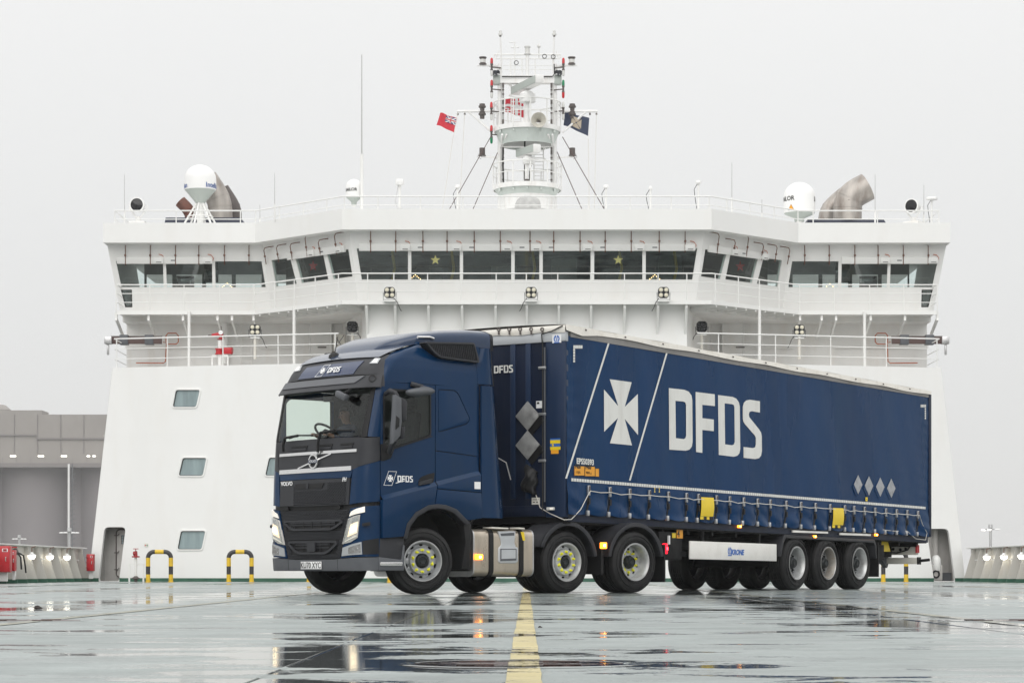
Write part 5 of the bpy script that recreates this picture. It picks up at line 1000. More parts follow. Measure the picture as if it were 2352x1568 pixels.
for px in (158, 166): p = at(px, 1250, YS-9)-SO; b = MB(); b.tube([(p.x, p.y, 0), (p.x, p.y, zcl+.5)], .3 if px < 160 else .15, 8); b.build('ladder_tower_leg', 'dome_white' if px < 160 else 'mid_grey', t)
for k in range(24): p = at(165, 1250, YS-9)-SO; b = MB(); b.tube([(p.x-.5, p.y, 1.4*k+4), (p.x+1.0, p.y, 1.4*k+4.8)], .12, 6); b.build('ladder_rung', 'mid_grey', t)
def lamp_mast(px, py, Y, w, label, lit=False, right=False):
    c = at(px, py, Y); t = thing('lamp_mast', (c.x, Y, -9), label=label, cat='street lamp', group='tall lamp masts on the quay'); h = c.z+9; W = w*Y/FPX
    b = MB(); b.tube([(0, 0, 0), (0, 0, h)], .2, 10, .14); b.build('pole', 'alu', t, smooth=40)
    b = MB(); b.lathe([(.001, .5), (.22, .48), (.24, .1), (.14, 0)], (0, 0, h-.05), (0, 0, 1), 12); b.build('hub', 'alu', t, smooth=40)
    for k in range(6):
        a = k*PI/3+.2; d = Vector((math.cos(a), math.sin(a), 0)); b = MB(); b.beam(d*.1+ZV*(h-.1), d*W*.35+ZV*(h-.1), .05, .05); ar = b.build('arm', 'mid_grey', t)
        b = MB(); p = d*W*.42+ZV*(h-.14); b.lathe([(.001, .12), (W*.1, .1), (W*.13, 0), (.001, -.03)], p, (0, 0, 1), 12); b.build('lamp_head', 'dome_white', ar, smooth=40)
        if lit and k in (2, 3, 4): b = MB(); b.lathe([(.001, -.08), (W*.09, -.06), (W*.1, -.03)], p, (0, 0, 1), 10); b.build('lamp_glow', 'far_emit', ar)
lamp_mast(*KB(468, 1105), 260, 42, 'larger lamp mast in front of the silo ladder'); lamp_mast(*KB(130, 1148), 330, 30, 'smaller lamp mast above the left bulwark'); lamp_mast(2275, 1213, 260, 44, 'lit lamp mast in the fog above the right bulwark', True)

# ------------------------------------------------------------------ tractor unit: local x runs backwards from the front axle, y to the far side
TH = math.radians(41.5); T0 = (-2.338275, 37.736195); T = Frame(T0, TH)
TR = thing('tractor_unit', (T0[0], T0[1], 0), TH, label='dark blue lorry tractor unit with sleeper cab turned towards the camera', cat='lorry')
NX, NY = Vector((-1, 0, 0)), Vector((0, -1, 0))
XF = [(.30, -1.17), (.37, -1.21), (.56, -1.22), (1.3, -1.22), (1.75, -1.205), (2.33, -1.16), (2.45, -1.14), (3.07, -.99), (3.3, -.92), (3.42, -.86), (3.52, -.78), (3.60, -.66), (3.68, -.48), (3.8, -.1)]
XS = [(.3, -.90), (2.3, -.90), (3.1, -.80), (3.3, -.72), (3.5, -.56), (3.7, -.2), (3.8, .1)]
WW = [(.3, 1.235), (.6, 1.25), (3.15, 1.25), (3.4, 1.235), (3.55, 1.205), (3.68, 1.15), (3.78, 1.06), (3.84, .95)]
BOW, RY = .055, .27; UL = RY*PI/2
def CS(u, z):
    xf, xs, w = table(z, XF), table(z, XS), table(z, WW); s = abs(u); sg = -1 if u >= 0 else 1; L1 = w-RY
    x1 = xf+BOW*(L1/w)**2
    if s <= L1: x, y = xf+BOW*(s/w)**2, s
    elif s <= L1+UL:
        a = (s-L1)/RY; x, y = x1+(xs-x1)*(1-math.cos(a)), L1+RY*math.sin(a)
    else: x, y = xs+(s-L1-UL), w
    return Vector((x, sg*y, z))
def CN(u, z):
    e = .004; a = CS(u+e, z)-CS(u-e, z); c = CS(u, z+e)-CS(u, z-e); n = a.cross(c); n.normalize(); return n     # outward
def u_side(x, z): return table(z, WW)-RY+UL+(x-table(z, XS))
_gr = [(u*.05, .3+.05*k) for u in range(-40, 90) for k in range(70)]
_gp = [T.px(CS(u, z)) for u, z in _gr]; _ok = [CN(u, z).dot(Vector((-T.n[0]*0-.66, -.75, 0))) > 0.02 for u, z in _gr]
def uz(px, py):
    best = min((i for i in range(len(_gr)) if _ok[i]), key=lambda i: (_gp[i][0]-px)**2+(_gp[i][1]-py)**2); u, z = _gr[best]
    for _ in range(6):
        p = T.px(CS(u, z)); e = .003; a = T.px(CS(u+e, z)); c = T.px(CS(u, z+e)); J = ((a[0]-p[0])/e, (c[0]-p[0])/e, (a[1]-p[1])/e, (c[1]-p[1])/e); D = J[0]*J[3]-J[1]*J[2]
        if abs(D) < 1e-6: break
        dx, dy = px-p[0], py-p[1]; du, dz = (J[3]*dx-J[1]*dy)/D, (-J[2]*dx+J[0]*dy)/D
        if abs(du) > .2 or abs(dz) > .2: break
        u += du; z += dz
    return u, z
def patch(b, bot, top, k=6, nv=8, off=0.0, th=.02):
    """shell panel between two (u, z) lines of equal point count, following the cab surface"""
    def line(L):
        o = []
        for i in range(len(L)-1): o += [(lerp(L[i][0], L[i+1][0], j/k), lerp(L[i][1], L[i+1][1], j/k)) for j in range(k)]
        return o+[L[-1]]
    A, B = line(bot), line(top); n = len(A)-1
    def fn(s, t):
        i = int(round(s*n)); u, z = lerp(A[i][0], B[i][0], t), lerp(A[i][1], B[i][1], t); p, q = CS(u, z), CN(u, z); return (p+q*off, p+q*(off-th))
    b.grid(fn, n, nv, True); return b
def both(L): return [(-u, z) for u, z in L[::-1]]
def cpart(name, m, bot, top, k=6, nv=8, off=0.0, th=.02, mirror=False, parent=None, **kw):
    parent = parent or TR
    o = patch(MB(), bot, top, k, nv, off, th).build(name, m, parent, smooth=38, **kw)
    if mirror: patch(MB(), both(bot), both(top), k, nv, off, th).build(name, m, parent, smooth=38)
    return o
def conf(name, m, loops, off=.004, th=.003, parent=None):
    """small flat print or piece laid onto the cab surface; loops in (u, z)"""
    b = MB(); b.flat(loops, (0, 0, 0), XV, YV, th); n = len(b.v)
    b.v = [tuple(CS(x, y)+CN(x, y)*(off+z)) for x, y, z in b.v]; return b.build(name, m, parent or TR)
UE = 1.25-RY+UL            # u where the straight side begins
# --- bumper, lower corners, grilles
cpart('bumper', 'mid_grey', [(-UE-.02, .36), (-.98, .36), (-.5, .36), (.5, .36), (.98, .36), (UE+.02, .36)], [(-UE-.02, .56), (-.98, .55), (-.5, .525), (.5, .525), (.98, .55), (UE+.02, .56)], 5, 6, .012, .05)
for s in (-1, 1):
    b = MB(); b.grid(lambda u, v: (CS(s*lerp(.62, .63, u), lerp(.365, .53, v))+CN(s*.62, .45)*.0135), 1, 4); b.build('bumper_joint', 'black_plastic', TR)
gl = [(-.74, .53), (-.95, 1.27)]
cpart('corner_panel', 'cab_blue', [(.69, .545), (.98, .565), (UE, .57)], [(.91, 1.285), (1.06, 1.30), (UE, 1.33)], 6, 10, 0.0, .03, True)
lower = cpart('lower_grille', 'black_plastic', [(-.685, .53), (0, .53), (.685, .53)], [(-.905, 1.285), (0, 1.275), (.905, 1.285)], 10, 12, -.025, .02)
cpart('upper_grille', 'grey_plastic', [(-.87, 1.345), (0, 1.335), (.87, 1.345)], [(-.885, 1.735), (0, 1.74), (.885, 1.735)], 8, 6, .004, .03)
cpart('bonnet_panel', 'cab_blue', [(-.885, 1.742), (0, 1.748), (.885, 1.742)], [(-.93, 1.86), (0, 1.86), (.93, 1.86)], 8, 4, 0, .03)
cpart('front_corner', 'cab_blue', [(.885, 1.345), (1.03, 1.36), (UE, 1.385)], [(.935, 1.862), (1.06, 1.90), (UE, 1.99)], 6, 8, 0, .03, True)
cpart('shut_gap', 'black_plastic', [(-UE, 1.29), (0, 1.28), (UE, 1.29)], [(-UE, 1.38), (0, 1.35), (UE, 1.38)], 12, 3, -.035, .02)
cpart('hood_band', 'grey_plastic', [(-1.06, 1.90), (-.93, 1.862), (0, 1.862), (.93, 1.862), (1.06, 1.90), (UE-.02, 1.985)][1:5], [(-1.05, 2.345), (-.5, 2.355), (.5, 2.355), (1.05, 2.345)], 6, 6, -.004, .03)
cpart('hood_side', 'grey_plastic', [(.94, 1.862), (1.06, 1.905), (UE, 1.995)], [(1.06, 2.345), (1.16, 2.33), (UE, 2.34)], 5, 6, -.002, .03, True)
# hexagonal mesh on the grilles
def hexes(u0, u1, z0, z1, pitch, m, parent, inside, off=.012):
    b = MB(); r = pitch*.60; k = 0; z = z0
    while z < z1:
        u = u0+(pitch/2 if k % 2 else 0)
        while u < u1:
            if inside(u, z):
                hexa = [(u+r*math.cos(a)*.98, z+r*.62*math.sin(a)) for a in [PI/6+i*PI/3 for i in range(6)]]; c = len(b.v)
                b.v += [tuple(CS(p, q)+CN(p, q)*(off-.016)) for p, q in hexa]+[tuple(CS(u+(p-u)*.62, z+(q-z)*.62)+CN(u, z)*off) for p, q in hexa]
                b.f += [(c+i, c+(i+1) % 6, c+6+(i+1) % 6, c+6+i) for i in range(6)]+[tuple(c+6+i for i in range(6))]
            u += pitch
        z += pitch*.55; k += 1
    o = b.build('grille_mesh', m, parent, kind='stuff'); return o
hexes(-.46, .80, 1.37, 1.69, .040, 'grey_plastic', TR, lambda u, z: not (z > 1.585 and u < .37), .022)
def wid(z): return lerp(.66, .87, (z-.53)/.75)
def inl(u, z):
    a = abs(u)
    if .96 < z < 1.135 and a < .70+(z-.96)*.15: return False
    if .60 < z < .815 and a < .56+(z-.6)*.35: return False
    return a < wid(z) and z > .545
hexes(-.86, .86, .55, 1.26, .040, 'grey_plastic', TR, inl, -.008)
def grille_opening(z0, z1, wt, wb, off=.02):
    loop = [(-wt, z1), (-wt-.02, z1-.06), (-wb-.04, z0+.035), (-wb+.08, z0), (wb-.08, z0), (wb+.04, z0+.035), (wt+.02, z1-.06), (wt, z1)]
    conf('grille_frame', 'grey_plastic', [loop, inset(loop, .035)], off, .05)
    conf('grille_back', 'black_plastic', [inset(loop, .02)], -.012, .01)
    for k in range(1, 3): z = lerp(z0+.04, z1-.03, k/3+.05); conf('grille_slat', 'grey_plastic', [[(-wb-.02, z), (wb+.02, z), (wb+.02, z+.018), (-wb-.02, z+.018)]], off-.008, .02)
    for k in range(-2, 3): x = k*.22; conf('grille_strut', 'black_plastic', [[(x-.006, z0+.03), (x+.006, z0+.03), (x+.006, z1-.03), (x-.006, z1-.03)]], off-.015, .01)
grille_opening(.965, 1.13, .72, .55); grille_opening(.605, .81, .60, .40); conf('radar_cover', 'grey_plastic', [roundpoly([(-.10, .645), (.10, .645), (.10, .79), (-.10, .79)], .02)], .03, .03)
conf('intake_slot', 'black_plastic', [[(-.44, 1.60), (.24, 1.60), (.30, 1.68), (-.44, 1.68)]], .02, .01); conf('intake_slot_bar', 'grey_plastic', [[(-.15, 1.60), (-.09, 1.60), (-.09, 1.68), (-.15, 1.68)]], .026, .01)
conf('grille_side_plate', 'grey_plastic', [[(-.86, 1.35), (-.48, 1.35), (-.48, 1.655), (-.865, 1.655)]], .014, .01)
for u in (-.70, .62): conf('tow_cover', 'black_plastic', [[(u-.06, 1.285), (u+.06, 1.285), (u+.06, 1.335), (u-.06, 1.335)]], .008, .02)
# chrome strips, badge and lettering
def strip_c(a, c, h0, h1, name='chrome_strip'):
    bo = [a, ((a[0]+c[0])/2, (a[1]+c[1])/2), c]; cpart(name, 'chrome', [(u, z-h0) for u, z in bo], [(u, z+h1) for u, z in bo], 8, 3, .016, .03)
strip_c((-.93, 2.135), (1.01, 2.145), .022, .022); strip_c((-.905, 1.875), (.91, 1.885), .035, .03)
strip_c((-.40, 1.915), (.42, 2.115), .011, .011, 'badge_bar')
c = CS(.015, 2.012); b = MB(); b.lathe([(.088, -.01), (.11, -.01), (.115, .01), (.11, .022), (.088, .022), (.084, .01), (.088, -.01)], c+NX*.02, NX, 28); b.build('badge_ring', 'chrome', TR, smooth=50)
b = MB(); b.tube([c+NX*.03+Vector((0, -.075, .08)), c+NX*.03+Vector((0, -.125, .135))], .014, 8); b.build('badge_arrow', 'chrome', TR)
b = MB(); b.box(c+NX*.038, (.012, .21, .05)); b.build('badge_bar_plate', 'navy', TR); text('badge_lettering', 'VOLVO', .055, c+NX*.046, NY, ZV, 'chrome', TR, bold=.002)
def on_front(u, z, off=.012): return CS(u, z)+NX*off
text('grille_lettering', 'VOLVO', .085, on_front(-.665, 1.69, .024), NY, ZV, 'print_white', TR, bold=.003, xs=1.05)
text('grille_lettering', 'FH', .085, on_front(.78, 1.715, .024), NY, ZV, 'print_white', TR, shear=.25, bold=.002)
np_ = thing('number_plate', parent=TR); pc = on_front(0.0, .438, .030)
b = MB(); b.box(pc, (.012, .52, .115)); b.build('plate', 'print_white', np_, bevel=.003); text('plate_lettering', 'KU70 XYC', .128, pc+NX*.008-ZV*.003, NY, ZV, 'print_black', np_, bold=.0012, xs=.86)
# head lamps: white lens unit, daylight strip on top, lit projector
for s in (1, -1):
    h = thing('headlight', parent=TR); F = (lambda L: L) if s > 0 else both
    lp = [uz(*K2(*p)) for p in ((980, 855), (1060, 480), (1230, 445), (1190, 775))]
    q = [(s*u, z) for u, z in lp]
    bo, to = [(.735, .755), (.92, .78), (1.065, .845)], [(.875, 1.13), (.985, 1.165), (1.11, 1.19)]
    patch(MB(), F(bo), F(to), 4, 8, .012, .02).build('housing', 'lamp_inside', h, smooth=40)
    patch(MB(), F([(.86, .86), (1.06, .92)]), F([(.93, 1.045), (1.08, 1.085)]), 4, 4, .018, .006).build('lit_projector', 'warm_glow', h, smooth=40)
    patch(MB(), F([(.92, .92), (1.04, .955)]), F([(.945, 1.005), (1.055, 1.035)]), 4, 4, .024, .006).build('lamp_bulb', 'head_emit', h, smooth=40)
    patch(MB(), F([(.765, .79), (.785, .795)]), F([(.885, 1.12), (.905, 1.13)]), 4, 6, .020, .008).build('light_guide', 'chrome', h, smooth=40)
    patch(MB(), F([(.80, .785), (1.05, .86)]), F([(.81, .80), (1.055, .885)]), 5, 3, .021, .008).build('turn_bar', 'white_plastic_glow', h, smooth=40)
    patch(MB(), F([(.955, 1.065), (1.08, 1.10)]), F([(.965, 1.14), (1.09, 1.17)]), 4, 4, .018, .006).build('upper_reflector', 'chrome', h, smooth=40)
    patch(MB(), F([(u, z) for u, z in bo]), F([(u, z) for u, z in to]), 4, 8, .032, .004).build('lens', 'lamp_lens', h, smooth=40)
    patch(MB(), F([(.90, 1.165), (1.03, 1.195), (1.18, 1.225)]), F([(.945, 1.235), (1.05, 1.275), (1.18, 1.31)]), 4, 4, .02, .03).build('daylight_strip', 'white_plastic_glow', h, smooth=40)
    fo = thing('fog_lamp', parent=TR)
    patch(MB(), F([(.72, .575), (.92, .59), (1.14, .60)]), F([(.745, .70), (.93, .745), (1.13, .785)]), 4, 5, .012, .02).build('lens', 'lamp_glass', fo, smooth=40)
    patch(MB(), F([(.88, .61), (1.12, .625)]), F([(.885, .70), (1.115, .755)]), 4, 4, .018, .006).build('reflector', 'reflector', fo, smooth=40)
    patch(MB(), F([(1.15, .60), (UE-.02, .605)]), F([(1.14, .80), (UE-.02, .84)]), 4, 4, .006, .02).build('bezel', 'black_plastic', fo, smooth=40)
    patch(MB(), F([(1.15, 1.02), (1.25, 1.03)]), F([(1.15, 1.06), (1.25, 1.08)]), 4, 3, .05, .05).build('washer_nozzle', 'black_plastic', TR, smooth=40)
# --- windscreen, pillars, visor, head board
wsb = [(-1.07, 2.36), (-.5, 2.37), (.5, 2.37), (1.07, 2.36)]; wst = [(-1.09, 3.08), (-.5, 3.08), (.5, 3.08), (1.09, 3.08)]
cpart('windscreen', 'windscreen', wsb, wst, 6, 10, -.008, .006)
cpart('pillar_trim', 'black_plastic', [(1.07, 2.345), (1.17, 2.345)], [(1.09, 3.1), (1.175, 3.1)], 4, 8, 0, .04, True)
cpart('pillar', 'cab_blue', [(1.18, 2.35), (1.26, 2.345), (UE+.0, 2.345)], [(1.185, 3.1), (1.26, 3.1), (UE-.02, 3.1)], 3, 10, 0, .03, True)
cpart('windscreen_header', 'black_plastic', [(-1.09, 3.08), (0, 3.08), (1.09, 3.08)], [(-1.09, 3.31), (0, 3.33), (1.09, 3.31)], 8, 4, -.01, .03)
cpart('head_board', 'grey_plastic', [(-1.17, 3.28), (-.8, 3.30), (.8, 3.30), (1.17, 3.28)], [(-1.07, 3.60), (-.8, 3.60), (.8, 3.60), (1.07, 3.60)], 6, 8, 0, .04)
cpart('board_panel', 'navy', [(-.81, 3.315), (0, 3.315), (.60, 3.315)], [(-.73, 3.50), (0, 3.51), (.70, 3.515)], 8, 6, .008, .008)
for s in (1, -1):
    F = (lambda L: L) if s > 0 else both
    pl_ = thing('position_lamp', parent=TR); patch(MB(), F([(.88, 3.455), (1.06, 3.445)]), F([(.92, 3.535), (1.05, 3.525)]), 4, 4, .014, .012).build('lens', 'lamp_glass', pl_, smooth=40)
    patch(MB(), F([(.93, 3.465), (1.03, 3.46)]), F([(.95, 3.52), (1.02, 3.515)]), 4, 4, .019, .006).build('bulb', 'white_plastic_glow', pl_, smooth=40)
# sun visor: a curved shelf standing off the windscreen head
def visor(s, t, th):
    u = lerp(-1.20, 1.25, s); z = lerp(3.085, 3.275, t); p = CS(u, lerp(3.20, 3.29, t)); n = CN(u, 3.25); n.z = 0; n.normalize()
    ed = 1-(abs(u)/1.26)**6; o = lerp(.17, .05, t)*(.55+.45*ed); return Vector((p.x, p.y, z))+n*o
b = MB(); b.grid(lambda s, t: (visor(s, t, 0), visor(s, t, 0)+Vector((.02, 0, -.012))), 36, 6, True); vz = b.build('sun_visor', 'grey_plastic', TR, smooth=40)
b = MB(); b.grid(lambda s, t: (visor(lerp(.06, .82+.06*t, s), lerp(.40, .95, t), 0)+NX*.012+ZV*.004, visor(lerp(.06, .82+.06*t, s), lerp(.40, .95, t), 0)), 30, 4, True); b.build('visor_insert', 'mid_grey', vz, smooth=40)
b = MB(); b.lathe([(.04, 0), (.045, .006), (.055, .006), (.06, 0)], visor(.94, .7, 0)+Vector((-.01, -.02, 0)), (-.7, -.6, .35), 20); b.build('visor_button', 'black_plastic', vz)
# wipers
for y0, y1, zz, zb_ in ((.78, .05, 2.40, 2.19), (-.14, -.86, 2.44, 2.15)):
    w = thing('wiper', parent=TR); b = MB(); p0 = CS(-y0, zb_)+NX*.05; p1 = CS(-y0+.05, zz)+NX*.07
    b.tube([p0, p0.lerp(p1, .5)+NX*.02, p1, CS(-(y0+y1)/2, zz+.02)+NX*.05], .022, 8); b.build('arm', 'black_plastic', w, smooth=50)
    b = MB(); b.tube([CS(-(y0-.12), zz-.01)+NX*.035, CS(-(y0+y1)/2, zz+.025)+NX*.035, CS(-y1, zz+.01)+NX*.03], .013, 6); b.build('blade', 'black_plastic', w)
for u, w_ in ((-.62, .25), (-.45, .25), (.05, .32), (.33, .10), (.62, .3)): conf('hood_vent', 'black_plastic', [[(u, 2.23), (u+w_, 2.235), (u+w_, 2.265), (u, 2.26)]], .006, .02); conf('hood_step', 'grey_plastic', [[(u+.01, 2.185), (u+w_-.02, 2.19), (u+w_-.02, 2.225), (u+.01, 2.22)]], .018, .02)

# --- logo shapes (traced from the curtain and flattened)
PS = math.radians(55.4); R0 = (-0.430099, 39.224001); RT = Frame(R0, PS); YN = -1.275
def rs(sh, pts): return [RT.side(*sh(*p), YN) for p in pts]
G_D1 = [rs(KE, [(12, 180), (112, 191), (140, 203), (158, 228), (163, 258), (165, 528), (160, 557), (145, 577), (120, 584), (15, 577)]), rs(KE, [(54, 262), (105, 267), (118, 272), (123, 290), (124, 488), (119, 503), (108, 509), (57, 503)])]
G_F = [rs(KE, [(185, 205), (308, 220), (309, 296), (228, 288), (228, 374), (302, 383), (302, 458), (228, 450), (228, 598), (188, 592)])]
G_D2 = [rs(KE, [(330, 225), (424, 237), (448, 248), (464, 272), (470, 300), (473, 572), (468, 600), (455, 616), (432, 623), (335, 611)]), rs(KE, [(372, 278), (420, 284), (432, 289), (436, 305), (438, 526), (433, 543), (420, 549), (375, 543)])]
G_S = [rs(KE, [(600, 265), (600, 338), (548, 329), (533, 334), (528, 350), (532, 368), (594, 445), (607, 466), (612, 490), (613, 585), (608, 615), (595, 632), (570, 638), (495, 630), (495, 560), (555, 567), (570, 561), (574, 545), (574, 500), (568, 487), (503, 412), (493, 395), (490, 378), (490, 300), (497, 275), (512, 260), (535, 255)])]
CROSS = [rs(KT, [(875, 485), (1040, 508), (987, 695), (1086, 597), (1088, 905), (987, 782), (1042, 983), (877, 967), (938, 775), (833, 880), (832, 563), (940, 690)])]
LX0, LX1 = G_D1[0][0][0], G_S[0][0][0]; LZ = sum(p[1] for p in G_D1[0])/len(G_D1[0])
LH = 1.33
def norm(loops, cx, cz, k): return [[((x-cx)/k, (z-cz)/k) for x, z in L] for L in loops]
DF = [norm(g, (LX0+LX1)/2, LZ-.0, LH) for g in (G_D1, G_F, G_D2, G_S)]
ccx = sum(p[0] for p in CROSS[0])/12; ccz = sum(p[1] for p in CROSS[0])/12; CRN = norm(CROSS, ccx, ccz, 1.45)
# straighten: the trailer slopes, so level the outlines
DF = [[[(x, z+.0165*x) for x, z in L] for L in g] for g in DF]
def logo(parent, org, ux, uy, h, shear=0.0, xs=1.0, m='print_white', box=True, first=0):
    """emblem in its slanted box followed by the four letters, letter height h, centred on org"""
    ux, uy = Vector(ux), Vector(uy); org = Vector(org); n = ux.cross(uy)
    for g in DF[first:]:
        b = MB(); b.flat([[((x*h*xs+z*h*shear), z*h) for x, z in L] for L in g], org+n*.0015, ux, uy, .003); b.build('lettering', m, parent)
    if box:
        th = .85*h; ex = -2.72*th*xs; k = .98*th/.742; b = MB(); b.flat([[(ex+x*k*xs, z*k) for x, z in CRN[0]]], org+n*.0015, ux, uy, .003); b.build('emblem', m, parent)
        w, hh, sl = .765*th*xs, 1.03*th, .45*th; lp = [(ex-w-sl, -hh), (ex+w-sl, -hh), (ex+w+sl, hh), (ex-w+sl, hh)]
        b = MB(); b.flat([lp, inset(lp, h*.05)], org+n*.001, ux, uy, .002); b.build('emblem_box', m, parent)
fr = CS(.10, 3.415)+Vector((-.022, 0, 0)); tl = (CS(0, 3.50)-CS(0, 3.33)).normalized()
logo(TR, fr-Vector((.0, .0, 0)), NY, tl, .125, shear=.12)
# --- doors and cab side (both sides); near side carries the print
def side_flat(name, m, loops, y=1.25, depth=.03, parent=None, bevel=0.0, mirror=True, **kw):
    b = MB(); b.flat(loops, (0, -y, 0), XV, ZV, depth); o = b.build(name, m, parent or TR, bevel=bevel, **kw)
    if mirror:
        b = MB(); b.flat([[(-x, z) for x, z in L] for L in loops], (0, y, 0), Vector((-1, 0, 0)), ZV, depth); b.build(name, m, parent or TR, bevel=bevel)
    return o
def crz(x): return 1.405+(x+.904)*(1.838-1.405)/1.936         # rising crease along the side
WIN = roundpoly([(-.83, 2.20), (-.64, 2.19), (.075, 2.40), (.07, 3.06), (-.74, 3.06), (-.83, 2.98)], .05)
for s in (-1, 1):
    dr_ = thing('cab_door', parent=TR); ux = XV if s < 0 else Vector((-1, 0, 0))
    def mr(L): return L if s < 0 else [(-x, z) for x, z in L]
    def sf(name, m, loops, off=0.0, depth=.03, bevel=0.0, parent=dr_): b = MB(); b.flat([mr(L) for L in loops], (0, s*(1.25+off), 0), ux, ZV, depth); return b.build(name, m, parent, bevel=bevel)
    sf('door_skin', 'cab_blue', [[(-.885, crz(-.885)+.06), (.155, crz(.155)+.06), (.16, 3.165), (-.62, 3.165), (-.80, 3.09), (-.885, 2.95)], WIN], 0, .035)
    sf('door_lower', 'cab_blue', [[(-.885, .84), (-.47, .87), (-.40, 1.04), (-.25, 1.20), (-.02, 1.31), (.10, 1.33), (.155, crz(.155)), (-.885, crz(-.885))]], .06, .085, .006)
    b = MB(); q = [(-.885, crz(-.885)+.06, .0), (.155, crz(.155)+.06, .0), (.155, crz(.155), .06), (-.885, crz(-.885), .06)]
    b.add([(x, s*(1.25+o), z) for x, z, o in q], [(0, 3, 2, 1) if s < 0 else (0, 1, 2, 3)]); b.build('crease', 'cab_blue', dr_)
    sf('window_glass', 'door_glass', [WIN], -.012, .006); sf('window_seal', 'black_plastic', [inset(WIN, -.012), inset(WIN, .018)], .004, .02)
    sf('belt_trim', 'chrome' if False else 'black_plastic', [[(-.64, 2.17), (.10, 2.385), (.10, 2.40), (-.64, 2.19)]], .008, .02)
    sf('mirror_foot', 'black_plastic', [[(-.885, 1.99), (-.83, 1.99), (-.70, 2.03), (-.63, 2.17), (-.64, 2.22), (-.80, 2.24), (-.885, 2.24)]], .012, .04, .006)
    hd = sf('handle_recess', 'black_plastic', [roundpoly([T.side(*K5(*p), -1.25) for p in ((512, 1190), (640, 1178), (665, 1150), (676, 1055), (600, 1075), (535, 1102), (509, 1140))], .03)], .002, .02)
    sf('door_handle', 'grey_plastic', [roundpoly([T.side(*K5(*p), -1.28) for p in ((516, 1186), (640, 1165), (662, 1115), (530, 1148))], .02)], .03, .05, .008)
    sf('scuff_plate', 'print_white', [[(-.60, 1.66), (-.43, 1.70), (-.43, 1.712), (-.60, 1.672)]], .003, .002) if s < 0 else None
    # cab side behind the door
    sp_ = thing('cab_side', parent=TR)
    def sg_(name, m, loops, off=0.0, depth=.03, bevel=0.0): return sf(name, m, loops, off, depth, bevel, sp_)
    locker = roundpoly([(.22, 2.45), (.80, 2.60), (.86, 2.68), (.62, 3.07), (.54, 3.11), (.22, 3.11)], .04)
    sg_('side_skin', 'cab_blue', [[(.172, 2.18), (.99, 2.12), (1.0, 3.19), (.172, 3.165)], locker], 0, .035)
    sg_('locker_panel', 'cab_blue', [inset(locker, .012)], -.004, .03, .01); sg_('locker_back', 'black_plastic', [inset(locker, -.01)], -.03, .01)
    sg_('side_hatch', 'cab_blue', [[(.172, crz(.172)+.06), (1.02, crz(1.02)+.06), (.99, 2.108), (.172, 2.168)]], 0, .035)
    b = MB(); q = [(.172, crz(.172)+.06, .0), (1.02, crz(1.02)+.06, .0), (1.02, crz(1.02), .06), (.172, crz(.172), .06)]
    b.add([(x, s*(1.25+o), z) for x, z, o in q], [(0, 3, 2, 1) if s < 0 else (0, 1, 2, 3)]); b.build('crease', 'cab_blue', sp_)
    sg_('side_lower', 'cab_blue', [[(.165, 1.60), (1.03, 1.56), (1.025, crz(1.02)), (.165, crz(.165))]], .06, .085, .006)
    sg_('wing_panel', 'cab_blue', [[(.115, 1.33), (.30, 1.325), (.50, 1.27), (.68, 1.14), (.80, 1.13), (1.05, 1.165), (1.035, 1.55), (.165, 1.59)]], .06, .085, .006)
    if s < 0: sg_('white_label', 'print_white', [[(.89, 1.61), (1.01, 1.61), (1.01, 1.72), (.89, 1.72)]], .064, .003)
    sg_('gap_backing', 'black_plastic', [[(-.885, 1.38), (.10, 1.40), (1.06, 1.40), (1.06, 3.2), (.10, 3.2), (.10, 2.15), (-.885, 2.02)]], -.036, .005)
    # side air fairing behind the cab
    fa = thing('side_fairing', parent=TR)
    def fz(u, v, z0, z1, x0, xt, xb): z = lerp(z0, z1, v); x1 = lerp(xb, xt, (z-1.17)/(3.80-1.17)); x = lerp(x0, x1, u); e = max(0, (u-.45)/.55); yb = table(z, WW); return Vector((x, s*(lerp(yb+.004, 1.25+.03, min(1, u/.3)) if z > 3.2 else 1.25+.03)-s*.16*e*e, z))
    for nm, z0, z1 in (('lower_fairing', 1.17, 3.20), ('upper_fairing', 3.225, 3.78)):
        b = MB(); b.grid(lambda u, v: (fz(u, v, z0, z1, 1.062 if z0 < 3 else 1.005, 1.36, 1.64), fz(u, v, z0, z1, 1.062 if z0 < 3 else 1.005, 1.36, 1.64)+Vector((0, -s*.03, 0))), 12, 10, True); b.build(nm, 'cab_blue', fa, smooth=40)
    b = MB(); b.grid(lambda u, v: (fz(1, v, 3.22, 3.80, 1, 1.36, 1.64)+Vector((u*.07-.03, -s*.02*u+s*.006, 0)), fz(1, v, 3.22, 3.80, 1, 1.36, 1.64)+Vector((u*.07-.03, -s*.02*u-s*.02, 0))), 2, 6, True); b.build('rubber_edge', 'black_plastic', fa)
    # wheel arch trim, steps, mudguard behind the front wheel
    ao = [(-.50, .84), (-.435, 1.06), (-.27, 1.235), (-.02, 1.345), (.15, 1.365), (.32, 1.355), (.53, 1.295), (.72, 1.15), (.80, 1.09)]; ai = [(-.43, .84), (-.37, 1.02), (-.23, 1.17), (0, 1.275), (.15, 1.295), (.30, 1.285), (.48, 1.23), (.64, 1.11), (.72, 1.05)]
    sf('arch_trim', 'grey_plastic', [ao+ai[::-1]], .075, .18, .01, TR)
    sf('rear_mudguard', 'black_plastic', [[(.66, .38), (.84, .38), (.86, 1.08), (.78, 1.10), (.70, 1.08), (.74, .80)]], .03, .5, .01, TR)
    st_ = thing('entry_step', parent=TR)
    def ss(name, m, loops, off, depth, bv=.01): return sf(name, m, loops, off, depth, bv, st_)
